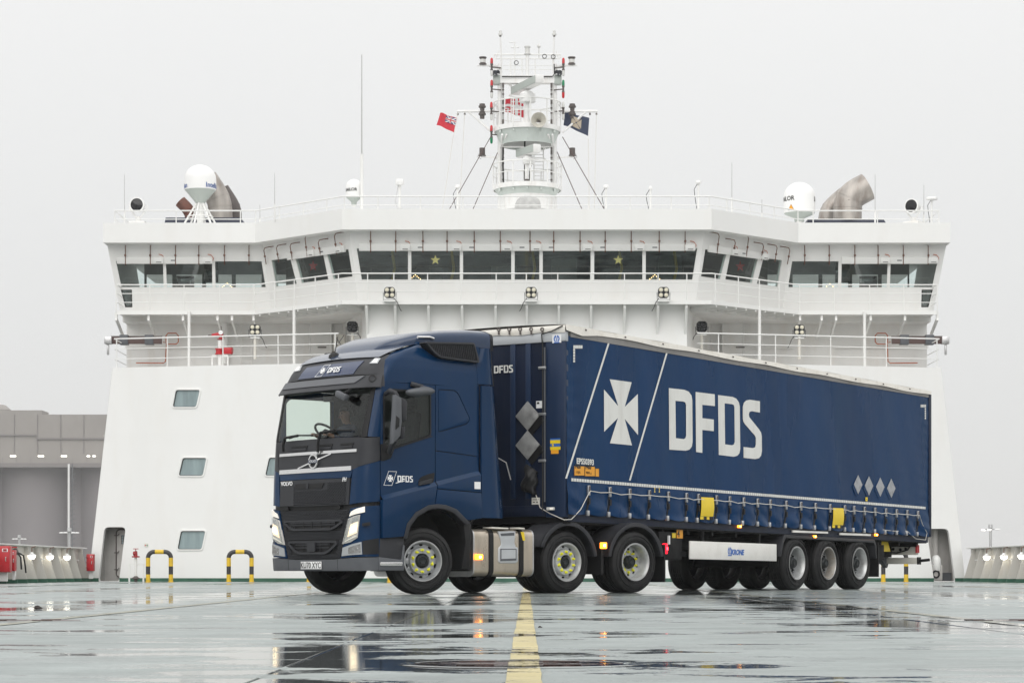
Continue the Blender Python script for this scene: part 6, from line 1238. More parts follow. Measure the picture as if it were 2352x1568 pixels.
    ss('step_box', 'grey_plastic', [[(-.93, .46), (-.47, .46), (-.44, .86), (-.52, .88), (-.90, .835)]], .005, .30); ss('step_outer', 'mid_grey', [[(-.93, .36), (-.45, .36), (-.44, .74), (-.47, .74), (-.50, .52), (-.93, .56)]], .02, .2)
    ss('step_tread', 'chrome', [roundpoly([(-.92, .43), (-.50, .43), (-.49, .485), (-.92, .485)], .02)], .035, .06)
    ss('step_gap', 'black_plastic', [[(-.96, .58), (-.87, .58), (-.87, 1.30), (-.96, 1.40)]], -.04, .02)
    # mirrors on the near side only: none shows beyond the far pillar
    if s > 0: continue
    mi = thing('mirror', parent=TR)
    def mpt(px, py, y): x, z = T.side(px, py, y); return Vector((x, y if s < 0 else -y, z))
    def mpoly(pts, y): return [T.side(*K5(*p), y) for p in pts]
    def mf(name, m, pts, y, depth, bv): b = MB(); L = mpoly(pts, y); b.flat([L if s < 0 else [(-x, z) for x, z in L]], (0, y if s < 0 else -y, 0), ux, ZV, depth); return b.build(name, m, mi, bevel=bv)
    mf('mirror_shell', 'mid_grey', [(282, 262), (345, 300), (348, 540), (330, 690), (255, 770), (262, 600), (275, 430)], -1.56, .10, .02)
    mf('mirror_case', 'grey_plastic', [(340, 290), (408, 330), (400, 530), (350, 535)], -1.50, .16, .03); mf('wide_mirror_case', 'grey_plastic', [(345, 600), (385, 578), (378, 715), (338, 715)], -1.50, .14, .03)
    mf('mirror_slot', 'black_plastic', [(288, 480), (322, 510), (318, 590), (280, 625)], -1.568, .02, .003)
    b = MB(); b.tube([mpt(*K5(180, 260), -1.27), mpt(*K5(225, 225), -1.40), mpt(*K5(275, 250), -1.50), mpt(*K5(300, 290), -1.52)], .035, 10); b.build('mirror_arm', 'grey_plastic', mi, smooth=40); b = MB(); b.tube([mpt(*K5(215, 850), -1.28), mpt(*K5(235, 790), -1.42), mpt(*K5(280, 730), -1.5)], .04, 10); b.build('mirror_arm', 'grey_plastic', mi, smooth=40)
    kb = thing('kerb_mirror', parent=TR); bb = MB(); c_ = Vector((-.22, s*1.36, 3.04)); 
    def kbf(u, v): a, e = 2*PI*u, (v-.5)*PI; return c_+Vector((.27*math.cos(a)*math.cos(e), .13*math.sin(a)*math.cos(e), .075*math.sin(e)+.02*math.cos(a)))
    bb.grid(kbf, 20, 10); bb.build('shell', 'mid_grey', kb, smooth=60); bb = MB(); bb.tube([c_+Vector((-.1, -s*.1, .12)), c_+Vector((.05, 0, .07))], .04, 8); bb.build('arm', 'grey_plastic', kb)
lx, lz = T.side(930.3, 1099, -1.25); logo(TR, (lx, -1.2505, lz), XV, ZV, .122)
def ue(z): return table(z, WW)-RY+UL
for s in (1, -1):
    def rsd(a, t):
        z = lerp(3.172, 3.84, t)
        if a < .25: u = lerp(table(z, [(3.1, UE-.02), (3.6, 1.085), (3.84, 1.0)]), ue(z), a/.25); return CS(s*u, z)
        return Vector((lerp(table(z, XS), 1.003, (a-.25)/.75), -s*table(z, WW), z))
    b = MB(); b.grid(lambda a, t: (rsd(a, t), rsd(a, t)+Vector((.004, s*.03, -.004))), 32, 18, True); b.build('roof_side', 'cab_blue', TR, smooth=50)
    b = MB(); b.grid(lambda a, t: CS(s*lerp(1.17, u_side(-.60, 3.17), a), lerp(3.09, 3.175, t))-Vector((0, -s*.004, 0)), 10, 2); b.build('cant_strip', 'cab_blue', TR, smooth=50)
cpart('roof_corner', 'grey_plastic', [(1.17, 3.10), (UE-.02, 3.10)], [(1.06, 3.60), (1.09, 3.602)], 5, 8, .001, .03, True)
ZE = [(-.72, 3.57), (-.55, 3.66), (-.4, 3.715), (-.25, 3.765), (0, 3.81), (.4, 3.85), (1.02, 3.86)]
WE = [(-.72, 1.0), (-.4, 1.10), (0, 1.03), (.3, .99), (1.02, .99)]
b = MB(); b.grid(lambda u, v: Vector((lerp(-.72, 1.04, u), lerp(-1, 1, v)*table(lerp(-.72, 1.04, u), WE), table(lerp(-.72, 1.04, u), ZE)+.03*(1-(2*v-1)**2)-.012)), 24, 16); b.build('roof', 'roof_blue', TR, smooth=60)
# roof air deflector with its dark trailing edge
def defl(u, v, sh=0.0):
    x = lerp(-.42, 1.34, u); hw = table(x, [(-.42, .45), (-.2, .78), (.2, 1.0), (.7, 1.12), (1.34, 1.18)])-sh; top = table(x, [(-.42, 3.70), (-.33, 3.80), (-.2, 3.87), (.1, 3.97), (.5, 4.03), (1.0, 4.075), (1.34, 4.08)])-sh
    a = (v-.5)*2; yy = hw*math.copysign(min(1, abs(a)*1.25), a); e = max(0, (abs(a)-.55)/.45); zl = table(x, [(-.42, 3.72), (0, 3.78), (1.34, 3.80)]); return Vector((x, yy, lerp(top, zl, e**2.2)+.02*(1-a*a)))
b = MB(); b.grid(lambda u, v: defl(u, v), 26, 28); dfl = b.build('roof_deflector', 'roof_blue', TR, smooth=60)
b = MB(); b.grid(lambda u, v: (defl(1, v)+Vector((u*.06-.02, 0, .006-.02*u)), defl(1, v)+Vector((u*.06-.02, 0, -.03-.02*u))), 2, 28, True); b.build('trailing_edge', 'grey_plastic', dfl, smooth=40)
# louvred intake on the cab side at roof height
q = [T.side(*p, -1.26) for p in ((975, 785), (1088, 787), (1100, 834), (1010, 822), (993, 808))]; q = roundpoly(q, .05)
for s in (-1, 1):
    it = thing('roof_intake', parent=TR); L = q if s < 0 else [(-x, z) for x, z in q]; ux = XV if s < 0 else Vector((-1, 0, 0))
    b = MB(); b.flat([L], (0, s*1.262, 0), ux, ZV, .16); b.build('intake_body', 'black_plastic', it, bevel=.012)
    b = MB(); b.flat([L, inset(L, .03)], (0, s*1.285, 0), ux, ZV, .04); b.build('intake_frame', 'grey_plastic', it, bevel=.006)
    x0, x1 = min(p[0] for p in q)+.05, max(p[0] for p in q)-.05; zt, zb2 = max(p[1] for p in q)-.03, min(p[1] for p in q)+.035
    for k in range(26):
        x = lerp(x0, x1, k/25); zl = max(zb2, lerp(3.76, zb2, min(1, max(0, (x+.02)/.26)))); b = MB(); b.beam((x-.03, s*1.268, zt-.01), (x+.015, s*1.268, zl+.0), .012, .012, (0, 1, 0)); b.build('louvre', 'grey_plastic', it)
# roof aerial and horn
b = MB(); c = CS(-.35, 3.60)+Vector((.12, 0, .02)); b.lathe([(.10, 0), (.09, .06), (.05, .1), (.001, .11)], c, (0, 0, 1), 14); b.tube([c+ZV*.08, c+Vector((.06, 0, .35))], .008, 6); b.build('roof_aerial', 'black_plastic', TR, smooth=40)
b = MB(); b.tube([(.02, -1.0, 3.90), (.24, -1.03, 3.91), (.3, -1.05, 3.89)], .022, 8); b.build('deflector_bracket', 'chrome', TR)
# cab shell: back wall, floor, interior
b = MB(); b.box((1.03, 0, 2.55), (.05, 2.44, 2.5)); b.build('cab_back', 'cab_blue', TR)
b = MB(); b.box((-.05, 0, 1.42), (2.1, 2.3, .06)); b.build('cab_floor', 'interior', TR)
b = MB(); b.box((.2, 0, 3.2), (1.6, 2.3, .04)); b.build('roof_lining', 'interior_light', TR)
b = MB(); b.box((.97, 0, 2.35), (.03, 2.36, 1.7)); b.build('back_lining', 'interior_light', TR)
b = MB(); b.grid(lambda u, v: Vector((lerp(-1.08, -.62, u)+.12*abs(2*v-1)**2, lerp(-1.15, 1.15, v), 2.30+.05*math.sin(PI*u)-.3*max(0, u-.8))), 8, 20); b.build('dashboard', 'interior', TR, smooth=50)
b = MB(); b.box((-.62, 0, 2.0), (.05, 2.3, .55)); b.build('dash_front', 'interior', TR)
for y in (-.58, .62):
    st_ = thing('seat', parent=TR); b = MB(); b.box((-.14, y, 1.95), (.50, .52, .16)); b.build('seat_cushion', 'seat_fabric', st_, bevel=.05); b = MB(); b.box((.14, y, 2.40), (.16, .50, .80), M=Matrix.Rotation(.15, 3, 'Y')); b.build('backrest', 'seat_fabric', st_, bevel=.06)
    b = MB(); b.box((.22, y, 2.92), (.10, .28, .22)); b.build('headrest', 'seat_fabric', st_, bevel=.04); b = MB(); b.box((-.1, y, 1.66), (.3, .3, .44)); b.build('seat_base', 'black_plastic', st_)
sw = thing('steering_wheel', parent=TR); sc0 = Vector((-.50, .58, 2.49)); ax = Vector((.62, 0, .78)).normalized(); uu = Vector((0, 1, 0)); vv = ax.cross(uu)
b = MB(); b.tube([sc0+.22*(math.cos(a)*uu+math.sin(a)*vv) for a in [i*PI/16 for i in range(33)]], .019, 8, cap=False); b.build('wheel_rim', 'black_plastic', sw, smooth=50)
b = MB(); b.lathe([(.001, .03), (.08, .02), (.09, -.03), (.001, -.04)], sc0, ax, 14); [b.tube([sc0+.07*(math.cos(a)*uu+math.sin(a)*vv), sc0+.21*(math.cos(a)*uu+math.sin(a)*vv)], .02, 6) for a in (0, PI, PI*1.5)]; b.tube([sc0, sc0-ax*.35], .05, 8); b.build('wheel_hub', 'black_plastic', sw, smooth=50)
b = MB(); b.box((-.92, -.02, 2.98), (.06, .22, .10)); b.build('camera_pod', 'black_plastic', TR, bevel=.01)
fmr = thing('front_mirror', parent=TR); b = MB(); c = CS(.62, 2.98)+NX*.13; b.box(c, (.10, .26, .10), M=Matrix.Rotation(.35, 3, 'X')); b.build('shell', 'mid_grey', fmr, bevel=.03); b = MB(); b.tube([c, c+Vector((.06, -.16, .10)), CS(.80, 3.10)], .025, 8); b.build('arm', 'black_plastic', fmr)
# chassis, fuel tank, mudguards
for s in (-1, 1):
    b = MB(); b.box((2.1, s*.42, .80), (6.0, .09, .27)); b.build('frame_rail', 'chassis', TR)
b = MB(); b.box((.0, 0, .95), (1.6, 1.5, .75)); b.box((-.8, 0, .72), (.5, 1.6, .6)); b.build('engine_block', 'chassis', TR)
for x in (0, 2.87, 4.37): b = MB(); b.tube([(x, -.95, .505), (x, .95, .505)], .09, 12); b.build('axle', 'chassis', TR)
b = MB(); b.box((3.4, 0, 1.02), (1.2, .9, .12)); b.build('catwalk', 'chassis', TR)
b = MB(); b.lathe([(.001, .08), (.45, .07), (.48, 0), (.48, -.05)], (3.95, 0, 1.12), (0, 0, 1), 24); b.build('fifth_wheel', 'chassis', TR, smooth=40)
for s in (-1, 1):
    tk = thing('fuel_tank', parent=TR); y0 = s*1.24; prof = roundpoly([(.62, .27), (1.24, .27), (1.24, 1.00), (.62, 1.00)], .12, 6)
    b = MB(); b.flat([[(-p, z) for p, z in prof] if s > 0 else prof], (.95 if s > 0 else 2.16, 0, 0), Vector((0, -1, 0)), ZV, 1.21) if False else None
    def tank(x0, x1, grow, name, m, sm=40):
        pr = inset(prof, -grow); n = len(pr); b = MB(); vs = [(x, s*p, z) for x in (x0, x1) for p, z in pr]; fs = [(i, (i+1) % n, n+(i+1) % n, n+i) for i in range(n)]+[tuple(range(n)), tuple(n+i for i in range(n))]; b.add(vs, fs); return b.build(name, m, tk, smooth=sm)
    tank(.93, 2.17, 0, 'tank_body', 'tank_steel')
    for x in (.935, 2.155): tank(x-.012, x+.012, .006, 'tank_rim', 'alu')
    for x in (1.285, 1.905): tank(x-.045, x+.045, .012, 'tank_strap', 'black_plastic')
    if s < 0:
        def tf(name, m, pts, off, depth, bv=.01): b = MB(); b.flat([[T.side(*KW(*p), -1.25) for p in pts]], (0, -1.24-off, 0), XV, ZV, depth); return b.build(name, m, tk, bevel=bv)
        tf('step_panel', 'silver_panel', [(455, 520), (640, 520), (628, 640), (640, 680), (665, 690), (665, 830), (640, 850), (480, 850), (460, 830), (462, 695), (490, 665), (485, 610)], .014, .03)
        tf('step_recess', 'mid_grey', [(480, 545), (622, 535), (622, 565), (490, 570)], .018, .01, 0); tf('step_recess', 'mid_grey', [(480, 700), (645, 700), (645, 820), (480, 828)], .018, .01, 0); tf('step_well', 'silver_panel', [(490, 710), (635, 710), (635, 800), (490, 805)], .021, .01, 0)
        tf('warning_tape', 'yellow_flap', [(690, 528), (722, 528), (735, 615), (712, 617)], .016, .006, 0)
        tf('top_step', 'cream', [(372, 478), (548, 486), (548, 502), (372, 496)], .06, .22); tf('top_step', 'cream', [(648, 482), (714, 488), (714, 504), (648, 500)], .06, .22)
        b = MB(); x, z = T.side(*KW(262, 785), -1.27); b.box((x, -1.275, z), (.13, .05, .085)); lm = b.build('side_marker_lamp', 'amber_emit', TR, bevel=.012); b = MB(); b.box((x, -1.303, z), (.04, .01, .035)); b.build('lamp_core', 'amber_core', lm)
def mudguard(x, r0, r1, a0, a1, s):
    b = MB(); n = 20; y0, y1 = s*1.27, s*.72
    def f(u, v): a = math.radians(lerp(a0, a1, u)); r = r0; return Vector((x-r*math.cos(a), lerp(y0, y1, v), .505+r*math.sin(a)))
    b.grid(lambda u, v: (f(u, v), Vector((x+(f(u, v).x-x)*(r0-.03)/r0, f(u, v).y, .505+(f(u, v).z-.505)*(r0-.03)/r0))), n, 2, True); o = b.build('mudguard', 'grey_plastic', TR, smooth=40)
    L = arc(x, .505, r0, 180-a0, 180-a1, 20)+arc(x, .505, r1, 180-a1, 180-a0, 20); L = L if s < 0 else [(-p, q_) for p, q_ in L]
    b = MB(); b.flat([L], (0, s*1.285, 0), XV if s < 0 else Vector((-1, 0, 0)), ZV, .05); b.build('mudguard_rim', 'grey_plastic', o, bevel=.008)
for s in (-1, 1):
    mudguard(2.87, .635, .565, 22, 172, s); mudguard(4.37, .635, .565, 8, 172, s)
    b = MB(); b.box((5.03, s*1.0, .48), (.03, .55, .62)); b.build('mud_flap', 'black_plastic', TR); b = MB(); b.box((3.62, s*1.02, .55), (.05, .5, .5)); b.build('mud_flap', 'black_plastic', TR)
    b = MB(); b.box((.86, s*.95, .75), (.03, .55, .8)); b.build('mud_flap', 'black_plastic', TR)
    b = MB(); b.grid(lambda u, v: Vector((.15-.60*math.cos(PI*u), s*lerp(1.22, .62, v), .62+.66*math.sin(PI*u))), 16, 2); b.build('wheel_arch_liner', 'black_plastic', TR, smooth=40)
x, z = T.side(*KW(1535, 668), -1.29); b = MB(); b.box((x, -1.30, z), (.12, .05, .10)); lm = b.build('side_marker_lamp', 'amber_emit', TR, bevel=.012); b = MB(); b.box((x, -1.328, z), (.04, .01, .04)); b.build('lamp_core', 'amber_core', lm)
x, z = T.side(*KW(2165, 700), -1.22); b = MB(); b.box((x+.03, -1.20, z), (.05, .10, .17)); lm = b.build('tail_lamp', 'red_emit', TR, bevel=.015); b = MB(); b.box((x+.03, -1.255, z), (.02, .02, .05)); b.build('lamp_core', 'red_core', lm)
b = MB(); b.tube([(1.5, -.5, 1.1), (1.9, -.3, 1.35), (2.0, -.2, 1.6), (1.8, -.2, 1.8)], .02, 6); b.tube([(1.5, .1, 1.1), (1.9, .1, 1.4), (2.1, 0, 1.5), (1.7, .1, 1.7)], .02, 6); b.build('air_line', 'black_plastic', TR)

# wheels
_wc = {}
def wheel_meshes(kind):
    """tyre, rim, disc, hub and nut marker meshes; axle along y, outer face towards -y"""
    if kind in _wc: return _wc[kind]
    R, hw = {'steer': (.505, .19), 'mid': (.495, .16), 'drive': (.50, .30), 'trailer': (.50, .19)}[kind]; ri = .292
    b = MB(); pr = [(ri, -hw+.02), (ri+.03, -hw+.004), (ri+.09, -hw-.012), (R-.06, -hw+.002), (R-.018, -hw+.025), (R, -hw+.06)]
    ng = 5; w = 2*(hw-.06)
    for k in range(ng): 
        y = -hw+.06+w*(k+1)/(ng+1); pr += [(R, y-.012), (R-.014, y-.010), (R-.014, y+.010), (R, y+.012)]
    pr += [(R, hw-.06), (R-.018, hw-.025), (R-.06, hw-.002), (ri+.09, hw+.012), (ri, hw-.02)]
    b.lathe(pr, axis=(0, 1, 0), n=56)
    for rr in (ri+.045, ri+.075, R-.075): b.lathe([(rr-.004, -hw-.004), (rr, -hw-.016), (rr+.004, -hw-.004)], axis=(0, 1, 0), n=56)
    ty = b.mesh('tyre', 32)
    # dish: how deep the wheel disc sits behind the rim edge
    yd = {'steer': -hw+.03, 'mid': -hw+.03, 'drive': -hw+.15, 'trailer': -hw+.13}[kind]; ro = .225
    b = MB(); b.lathe([(ri+.012, -hw+.025), (ri+.012, -hw-.004), (ri-.004, -hw-.006), (ri-.014, -hw+.012), (ri-.028, -hw+.05), (ri-.036, max(yd, -hw+.05)+.02), (ro+.045, max(yd, -hw+.05)+.045)], axis=(0, 1, 0), n=48); b.lathe([(ri, -hw+.05), (ri, hw-.02)], axis=(0, 1, 0), n=32); rim = b.mesh('rim', 40)
    if kind in ('steer', 'mid'):
        b = MB(); rout = ri-.02; nh = 10
        outer = [(rout*math.cos(2*PI*i/60), rout*math.sin(2*PI*i/60)) for i in range(60)]; inner = [(.12*math.cos(2*PI*i/30), .12*math.sin(2*PI*i/30)) for i in range(30)]
        hs = [[(.243*math.cos(a)+.026*math.cos(e)*-math.sin(a)*1.25+.02*math.sin(e)*math.cos(a), .243*math.sin(a)+.026*math.cos(e)*math.cos(a)*1.25+.02*math.sin(e)*math.sin(a)) for e in [j*PI/6 for j in range(12)]] for a in [2*PI*(k+.5)/nh for k in range(nh)]]
        b.flat([outer, inner]+hs, (0, yd+.05, 0), XV, ZV, .015)
        # cone the disc: hole ring sits deeper, bolt flange stands proud
        b.v = [(x, y+(-.055 if math.hypot(x, z) < .13 else 0), z) for x, y, z in b.v]
        b.lathe([(.216, yd+.045), (.204, yd-.004), (.198, yd-.012), (.118, yd-.012), (.112, yd+.01), (.10, yd+.05)], axis=(0, 1, 0), n=40); disc = b.mesh('disc', 40); nr, ny = .163, yd-.012
    else:
        b = MB(); outer = [((ri-.036)*math.cos(2*PI*i/60), (ri-.036)*math.sin(2*PI*i/60)) for i in range(60)]; nh = 10; inner = [(.10*math.cos(2*PI*i/30), .10*math.sin(2*PI*i/30)) for i in range(30)]
        hs = [[(.212*math.cos(a)+.030*math.cos(e)*-math.sin(a)+.02*math.sin(e)*math.cos(a), .212*math.sin(a)+.030*math.cos(e)*math.cos(a)+.02*math.sin(e)*math.sin(a)) for e in [j*PI/6 for j in range(12)]] for a in [2*PI*(k+.5)/nh for k in range(nh)]]
        b.flat([outer, inner]+hs, (0, yd+.02, 0), XV, ZV, .015); disc = b.mesh('disc', 40); nr, ny = (.165 if kind == 'drive' else .155), yd+.018
    b = MB(); hb = {'steer': yd-.03, 'mid': yd-.01, 'drive': yd-.07, 'trailer': yd-.09}[kind]
    b.lathe([(.001, hb), (.045, hb-.004), (.05, hb+.006), (.085, hb+.01), (.098, hb+.03), (.112, hb+.06), (.115, .05)], axis=(0, 1, 0), n=10 if kind != 'trailer' else 20); b.lathe([(.06, hb+.002), (.062, hb-.008), (.07, hb-.008), (.072, hb+.004)], axis=(0, 1, 0), n=20); hub = b.mesh('hub', 30)
    b = MB(); b.lathe([(.001, -.040), (.016, -.035), (.022, -.006), (.023, 0)], axis=(0, 1, 0), n=10); b.add([(-.019, -.004, .010), (.019, -.004, .010), (0, -.004, .045), (-.019, -.018, .010), (.019, -.018, .010), (0, -.010, .045)], [(3, 4, 5), (0, 2, 1), (0, 3, 5, 2), (1, 2, 5, 4), (0, 1, 4, 3)]); nut = b.mesh('nut', 40)
    b = MB(); b.lathe([(.001, .0), (.27, .0)], (0, yd+.10, 0), (0, 1, 0), 32); back = b.mesh('brake_drum')
    _wc[kind] = (ty, rim, disc, hub, nut, back, nr, ny); return _wc[kind]
def wheel(parent, x, y, z, rz, kind, rimmat='wheel_silver', nutmat='yellow_nut', seed=0, detail=True):
    ty, rim, disc, hub, nut, back, nr, ny = wheel_meshes(kind); w = thing('wheel', (x, y, z), rz, parent=parent)
    link('tyre', ty, 'rubber', w)
    hw_ = {'steer': .19, 'mid': .16, 'drive': .30, 'trailer': .19}[kind]; b = MB(); b.lathe([(.290, -hw_+.01), (.300, -hw_-.010), (.309, -hw_-.010), (.311, -hw_+.01)], axis=(0, 1, 0), n=48); b.build('rim_lip', 'alu', w, smooth=50)
    for nm, me, m in (('rim', rim, rimmat), ('wheel_disc', disc, 'wheel_grey' if kind == 'trailer' else rimmat), ('hub', hub, 'hub_dark'), ('brake_drum', back, 'chassis')):
        me2 = me if not me.materials or me.materials[0] == MATS[m] else me.copy()
        if me2 is not me: me2.materials.clear()
        link(nm, me2, m, w)
    if detail:
        rnd = random.Random(seed)
        for k in range(10):
            a = 2*PI*(k+.5)/10; n_ = nut if not nut.materials or nut.materials[0] == MATS[nutmat] else None
            if n_ is None: n_ = nut.copy(); n_.materials.clear()
            o = link('wheel_nut_indicator' if nutmat == 'yellow_nut' else 'wheel_nut', n_, nutmat, w); o.location = (nr*math.cos(a), ny, nr*math.sin(a)); o.rotation_euler = (0, rnd.uniform(0, 6.28), 0)
    return w
STEER = math.radians(-17)
wheel(TR, 0, -1.04, .505, STEER, 'steer', 'wheel_grey', seed=1); wheel(TR, 0, 1.04, .505, STEER+PI, 'steer', 'wheel_grey', seed=2, detail=False)
wheel(TR, 2.87, -1.08, .495, 0, 'mid', seed=3); wheel(TR, 2.87, 1.08, .495, PI, 'mid', seed=4, detail=False)
wheel(TR, 4.37, -.96, .50, 0, 'drive', seed=5); wheel(TR, 4.37, .96, .50, PI, 'drive', seed=6, detail=False)

# ------------------------------------------------------------------ driver: one continuous skinned body, seated at the wheel
def skin_body():
    J = {'pelvis': (.08, 0, .0, .15), 'belly': (.10, 0, .16, .15), 'chest': (.12, 0, .36, .165), 'neck0': (.11, 0, .52, .075), 'neck': (.09, 0, .58, .06), 'head': (.05, 0, .68, .092), 'crown': (.06, 0, .77, .08),
         'shL': (.12, -.19, .46, .07), 'elL': (-.08, -.27, .26, .048), 'wrL': (-.32, -.18, .34, .032), 'haL': (-.40, -.16, .37, .036), 'shR': (.12, .19, .46, .07), 'elR': (-.08, .27, .26, .048), 'wrR': (-.32, .18, .34, .032), 'haR': (-.40, .16, .37, .036),
         'knL': (-.36, -.12, .02, .075), 'anL': (-.48, -.12, -.36, .05), 'knR': (-.36, .12, .02, .075), 'anR': (-.48, .12, -.36, .05)}
    E = [('pelvis', 'belly'), ('belly', 'chest'), ('chest', 'neck0'), ('neck0', 'neck'), ('neck', 'head'), ('head', 'crown'), ('chest', 'shL'), ('shL', 'elL'), ('elL', 'wrL'), ('wrL', 'haL'), ('chest', 'shR'), ('shR', 'elR'), ('elR', 'wrR'), ('wrR', 'haR'), ('pelvis', 'knL'), ('knL', 'anL'), ('pelvis', 'knR'), ('knR', 'anR')]
    ks = list(J); me = bpy.data.meshes.new('body'); me.from_pydata([J[k][:3] for k in ks], [(ks.index(a), ks.index(c)) for a, c in E], [])
    # fingers: five short chains rooted in each hand, curled over the wheel rim
    ob = bpy.data.objects.new('body', me); COL.objects.link(ob); sk = ob.modifiers.new('skin', 'SKIN')
    for i, k in enumerate(ks): me.skin_vertices[0].data[i].radius = (J[k][3], J[k][3])
    me.skin_vertices[0].data[0].use_root = True
    ss = ob.modifiers.new('sub', 'SUBSURF'); ss.levels = 2; ss.render_levels = 2
    dg = bpy.context.evaluated_depsgraph_get(); m2 = bpy.data.meshes.new_from_object(ob.evaluated_get(dg)); bpy.data.objects.remove(ob)
    m2.polygons.foreach_set('use_smooth', [True]*len(m2.polygons)); m2.materials.clear()
    for k in ('skin', 'jacket'): m2.materials.append(MATS[k])
    for p in m2.polygons:
        c = p.center; p.material_index = 0 if (c.z > .545 or c.x < -.31 and c.z > .25) else 1
    return m2
bw = Frame(T0, TH); DX, DY, DZ = -.22, .58, 2.10
P = Vector((T0[0]+T.a[0]*DX+T.n[0]*DY, T0[1]+T.a[1]*DX+T.n[1]*DY, DZ))
PE = thing('person', P, TH, label='driver in a dark jacket sitting behind the windscreen holding the wheel', cat='person')
link('body', skin_body(), None, PE)
b = MB(); b.grid(lambda u, v: Vector((.065, 0, .70))+Vector((math.cos(2*PI*u)*math.cos(v*PI/2)*.105+.02, math.sin(2*PI*u)*math.cos(v*PI/2)*.092, math.sin(v*PI/2)*.115+.02-(.05 if math.cos(2*PI*u) > -.2 else -.03)*(1-v))), 20, 8); b.v = [(v[0]*1.12-.006, v[1]*1.14, v[2]) for v in b.v]; b.build('hair', 'hair', PE, smooth=60)
b = MB(); b.lathe([(.001, .0), (.014, .01), (.018, .035)], (-.058, 0, .685), (1, 0, -.2), 8); b.build('nose', 'skin', PE, smooth=60)
for s in (-1, 1):
    b = MB(); b.lathe([(.001, 0), (.010, .004), (.012, .012)], (-.038, s*.032, .708), (1, 0, 0), 10); b.build('eye', 'lens_dark', PE); b = MB(); b.lathe([(.001, -.012), (.028, 0), (.001, .012)], (.055, s*.093, .69), (0, 1, 0), 10); b.build('ear', 'skin', PE, smooth=60)
    for k in range(5):
        a = (k-2)*.018; b = MB(); q0 = Vector((-.41, s*.16+a, .375)) if k else Vector((-.40, s*.16-s*.035, .37)); b.tube([q0, q0+Vector((-.03, 0, .012)), q0+Vector((-.045, 0, -.012)), q0+Vector((-.03, 0, -.03))], .010, 6, .008); b.build('finger', 'skin', PE, smooth=60)
b = MB(); b.box((-.045, 0, .645), (.012, .045, .008)); b.build('mouth', 'red_dark', PE)

# ------------------------------------------------------------------ curtain-sided semi-trailer: local x runs backwards from its front wall
TL = thing('semi_trailer', (R0[0], R0[1], 0), PS, label='blue curtain-sided semi-trailer with large white lettering behind the tractor unit', cat='trailer')
LEN = 13.34
def zt_(x): return 4.075-.0144*x
def zb_(x): return 1.262-.0152*x
def zr_(x): return 4.245-.018*x
def RX(sh, x, y, pl=YN): return RT.side(*sh(x, y), pl)
STR = [RT.side(px, py, YN)[0] for px, py in [(KT(c, 0)[0], 1130) for c in (707, 867, 1017, 1165, 1308)]+[(KE(c, 0)[0], 1150) for c in (118, 195, 312, 398, 488, 578, 660, 763, 858, 952, 1047, 1142, 1202, 1270, 1338, 1408, 1477, 1545, 1615)]]
def ztape(x): return 1.80-.01325*x
def curtain(s, t, side):
    x = lerp(0.02, LEN-.08, s); z0, z1 = zb_(x), zt_(x); tt = t**1.5 if t < .3 else t; z = lerp(z0, z1, t)
    d = 0.003*math.sin(x*2.1+z*1.3)+.0015*math.sin(x*7+z*3)
    h = z-z0
    if h < .55:
        i = max((k for k in range(len(STR)) if STR[k] <= x), default=-1); a = STR[i] if i >= 0 else -.2; c = STR[i+1] if i+1 < len(STR) else LEN+.1; f = (x-a)/(c-a); w = (1-h/.55)
        d += w*(.05*math.sin(PI*f)**.7-.006)+w*.010*math.sin(h*22+x*5+math.sin(x*3)*2)*math.sin(PI*f)+.012*w*math.sin(h*13+i*2.1)
        z += .035*w*w*math.cos(PI*(f-.5))*-1+.02*w*w
    if x < .9: d += .004*math.sin(z*26)*max(0, 1-x/.9)*(1 if 2.0 < z < 4 else .3)
    if x > LEN-.9: d += .004*math.sin(z*30+x*4)*max(0, 1-(LEN-x)/.9)
    return Vector((x, side*(1.275+d), z))
for side in (-1, 1):
    b = MB(); nv = 56; n_ = 420 if side < 0 else 60
    b.grid(lambda s, t: curtain(s, t**1.35, side), n_, nv); b.build('curtain', 'curtain_blue', TL, smooth=80)
def deco(name, m, loops, off=.008, th=.003, parent=TL): b = MB(); b.flat(loops, (0, YN-off, 0), XV, ZV, th); return b.build(name, m, parent)
for g in (G_D1, G_F, G_D2, G_S): deco('lettering', 'letter_white', g)
deco('emblem', 'letter_white', CROSS)
for a_, c_ in (((870, 205), (546, 1232)), ((1306, 285), (1026, 1248))):
    p, q = RX(KT, *a_), RX(KT, *c_); deco('diagonal_line', 'letter_white', [[(p[0]-.024, p[1]), (p[0]+.024, p[1]), (q[0]+.024, q[1]), (q[0]-.024, q[1])]])
b = MB(); x = .14
while x < 13.08: b.flat([[(x, ztape(x)-.022), (x+.062, ztape(x+.06)-.022), (x+.062, ztape(x+.06)+.026), (x, ztape(x)+.026)]], (0, YN-.011, 0), XV, ZV, .003); x += .075
b.build('reflective_tape', 'letter_white', TL, kind='stuff')
def corner_mark(pts):
    for (x0, y0, x1, y1) in pts:
        p, q, r, s = RX(sh_, x0, y0), RX(sh_, x1, y0), RX(sh_, x1, y1), RX(sh_, x0, y1); deco('corner_mark', 'letter_white', [[p, q, r, s]])
sh_ = KT; corner_mark([(601+14*k, 230, 613+14*k, 254) for k in range(5)]+[(600, 256+21*k, 613, 274+21*k) for k in range(5)])
sh_ = KE; corner_mark([(1639+9*k, 287, 1646+9*k, 304) for k in range(4)]+[(1666, 308+15*k, 1673, 320+15*k) for k in range(5)])
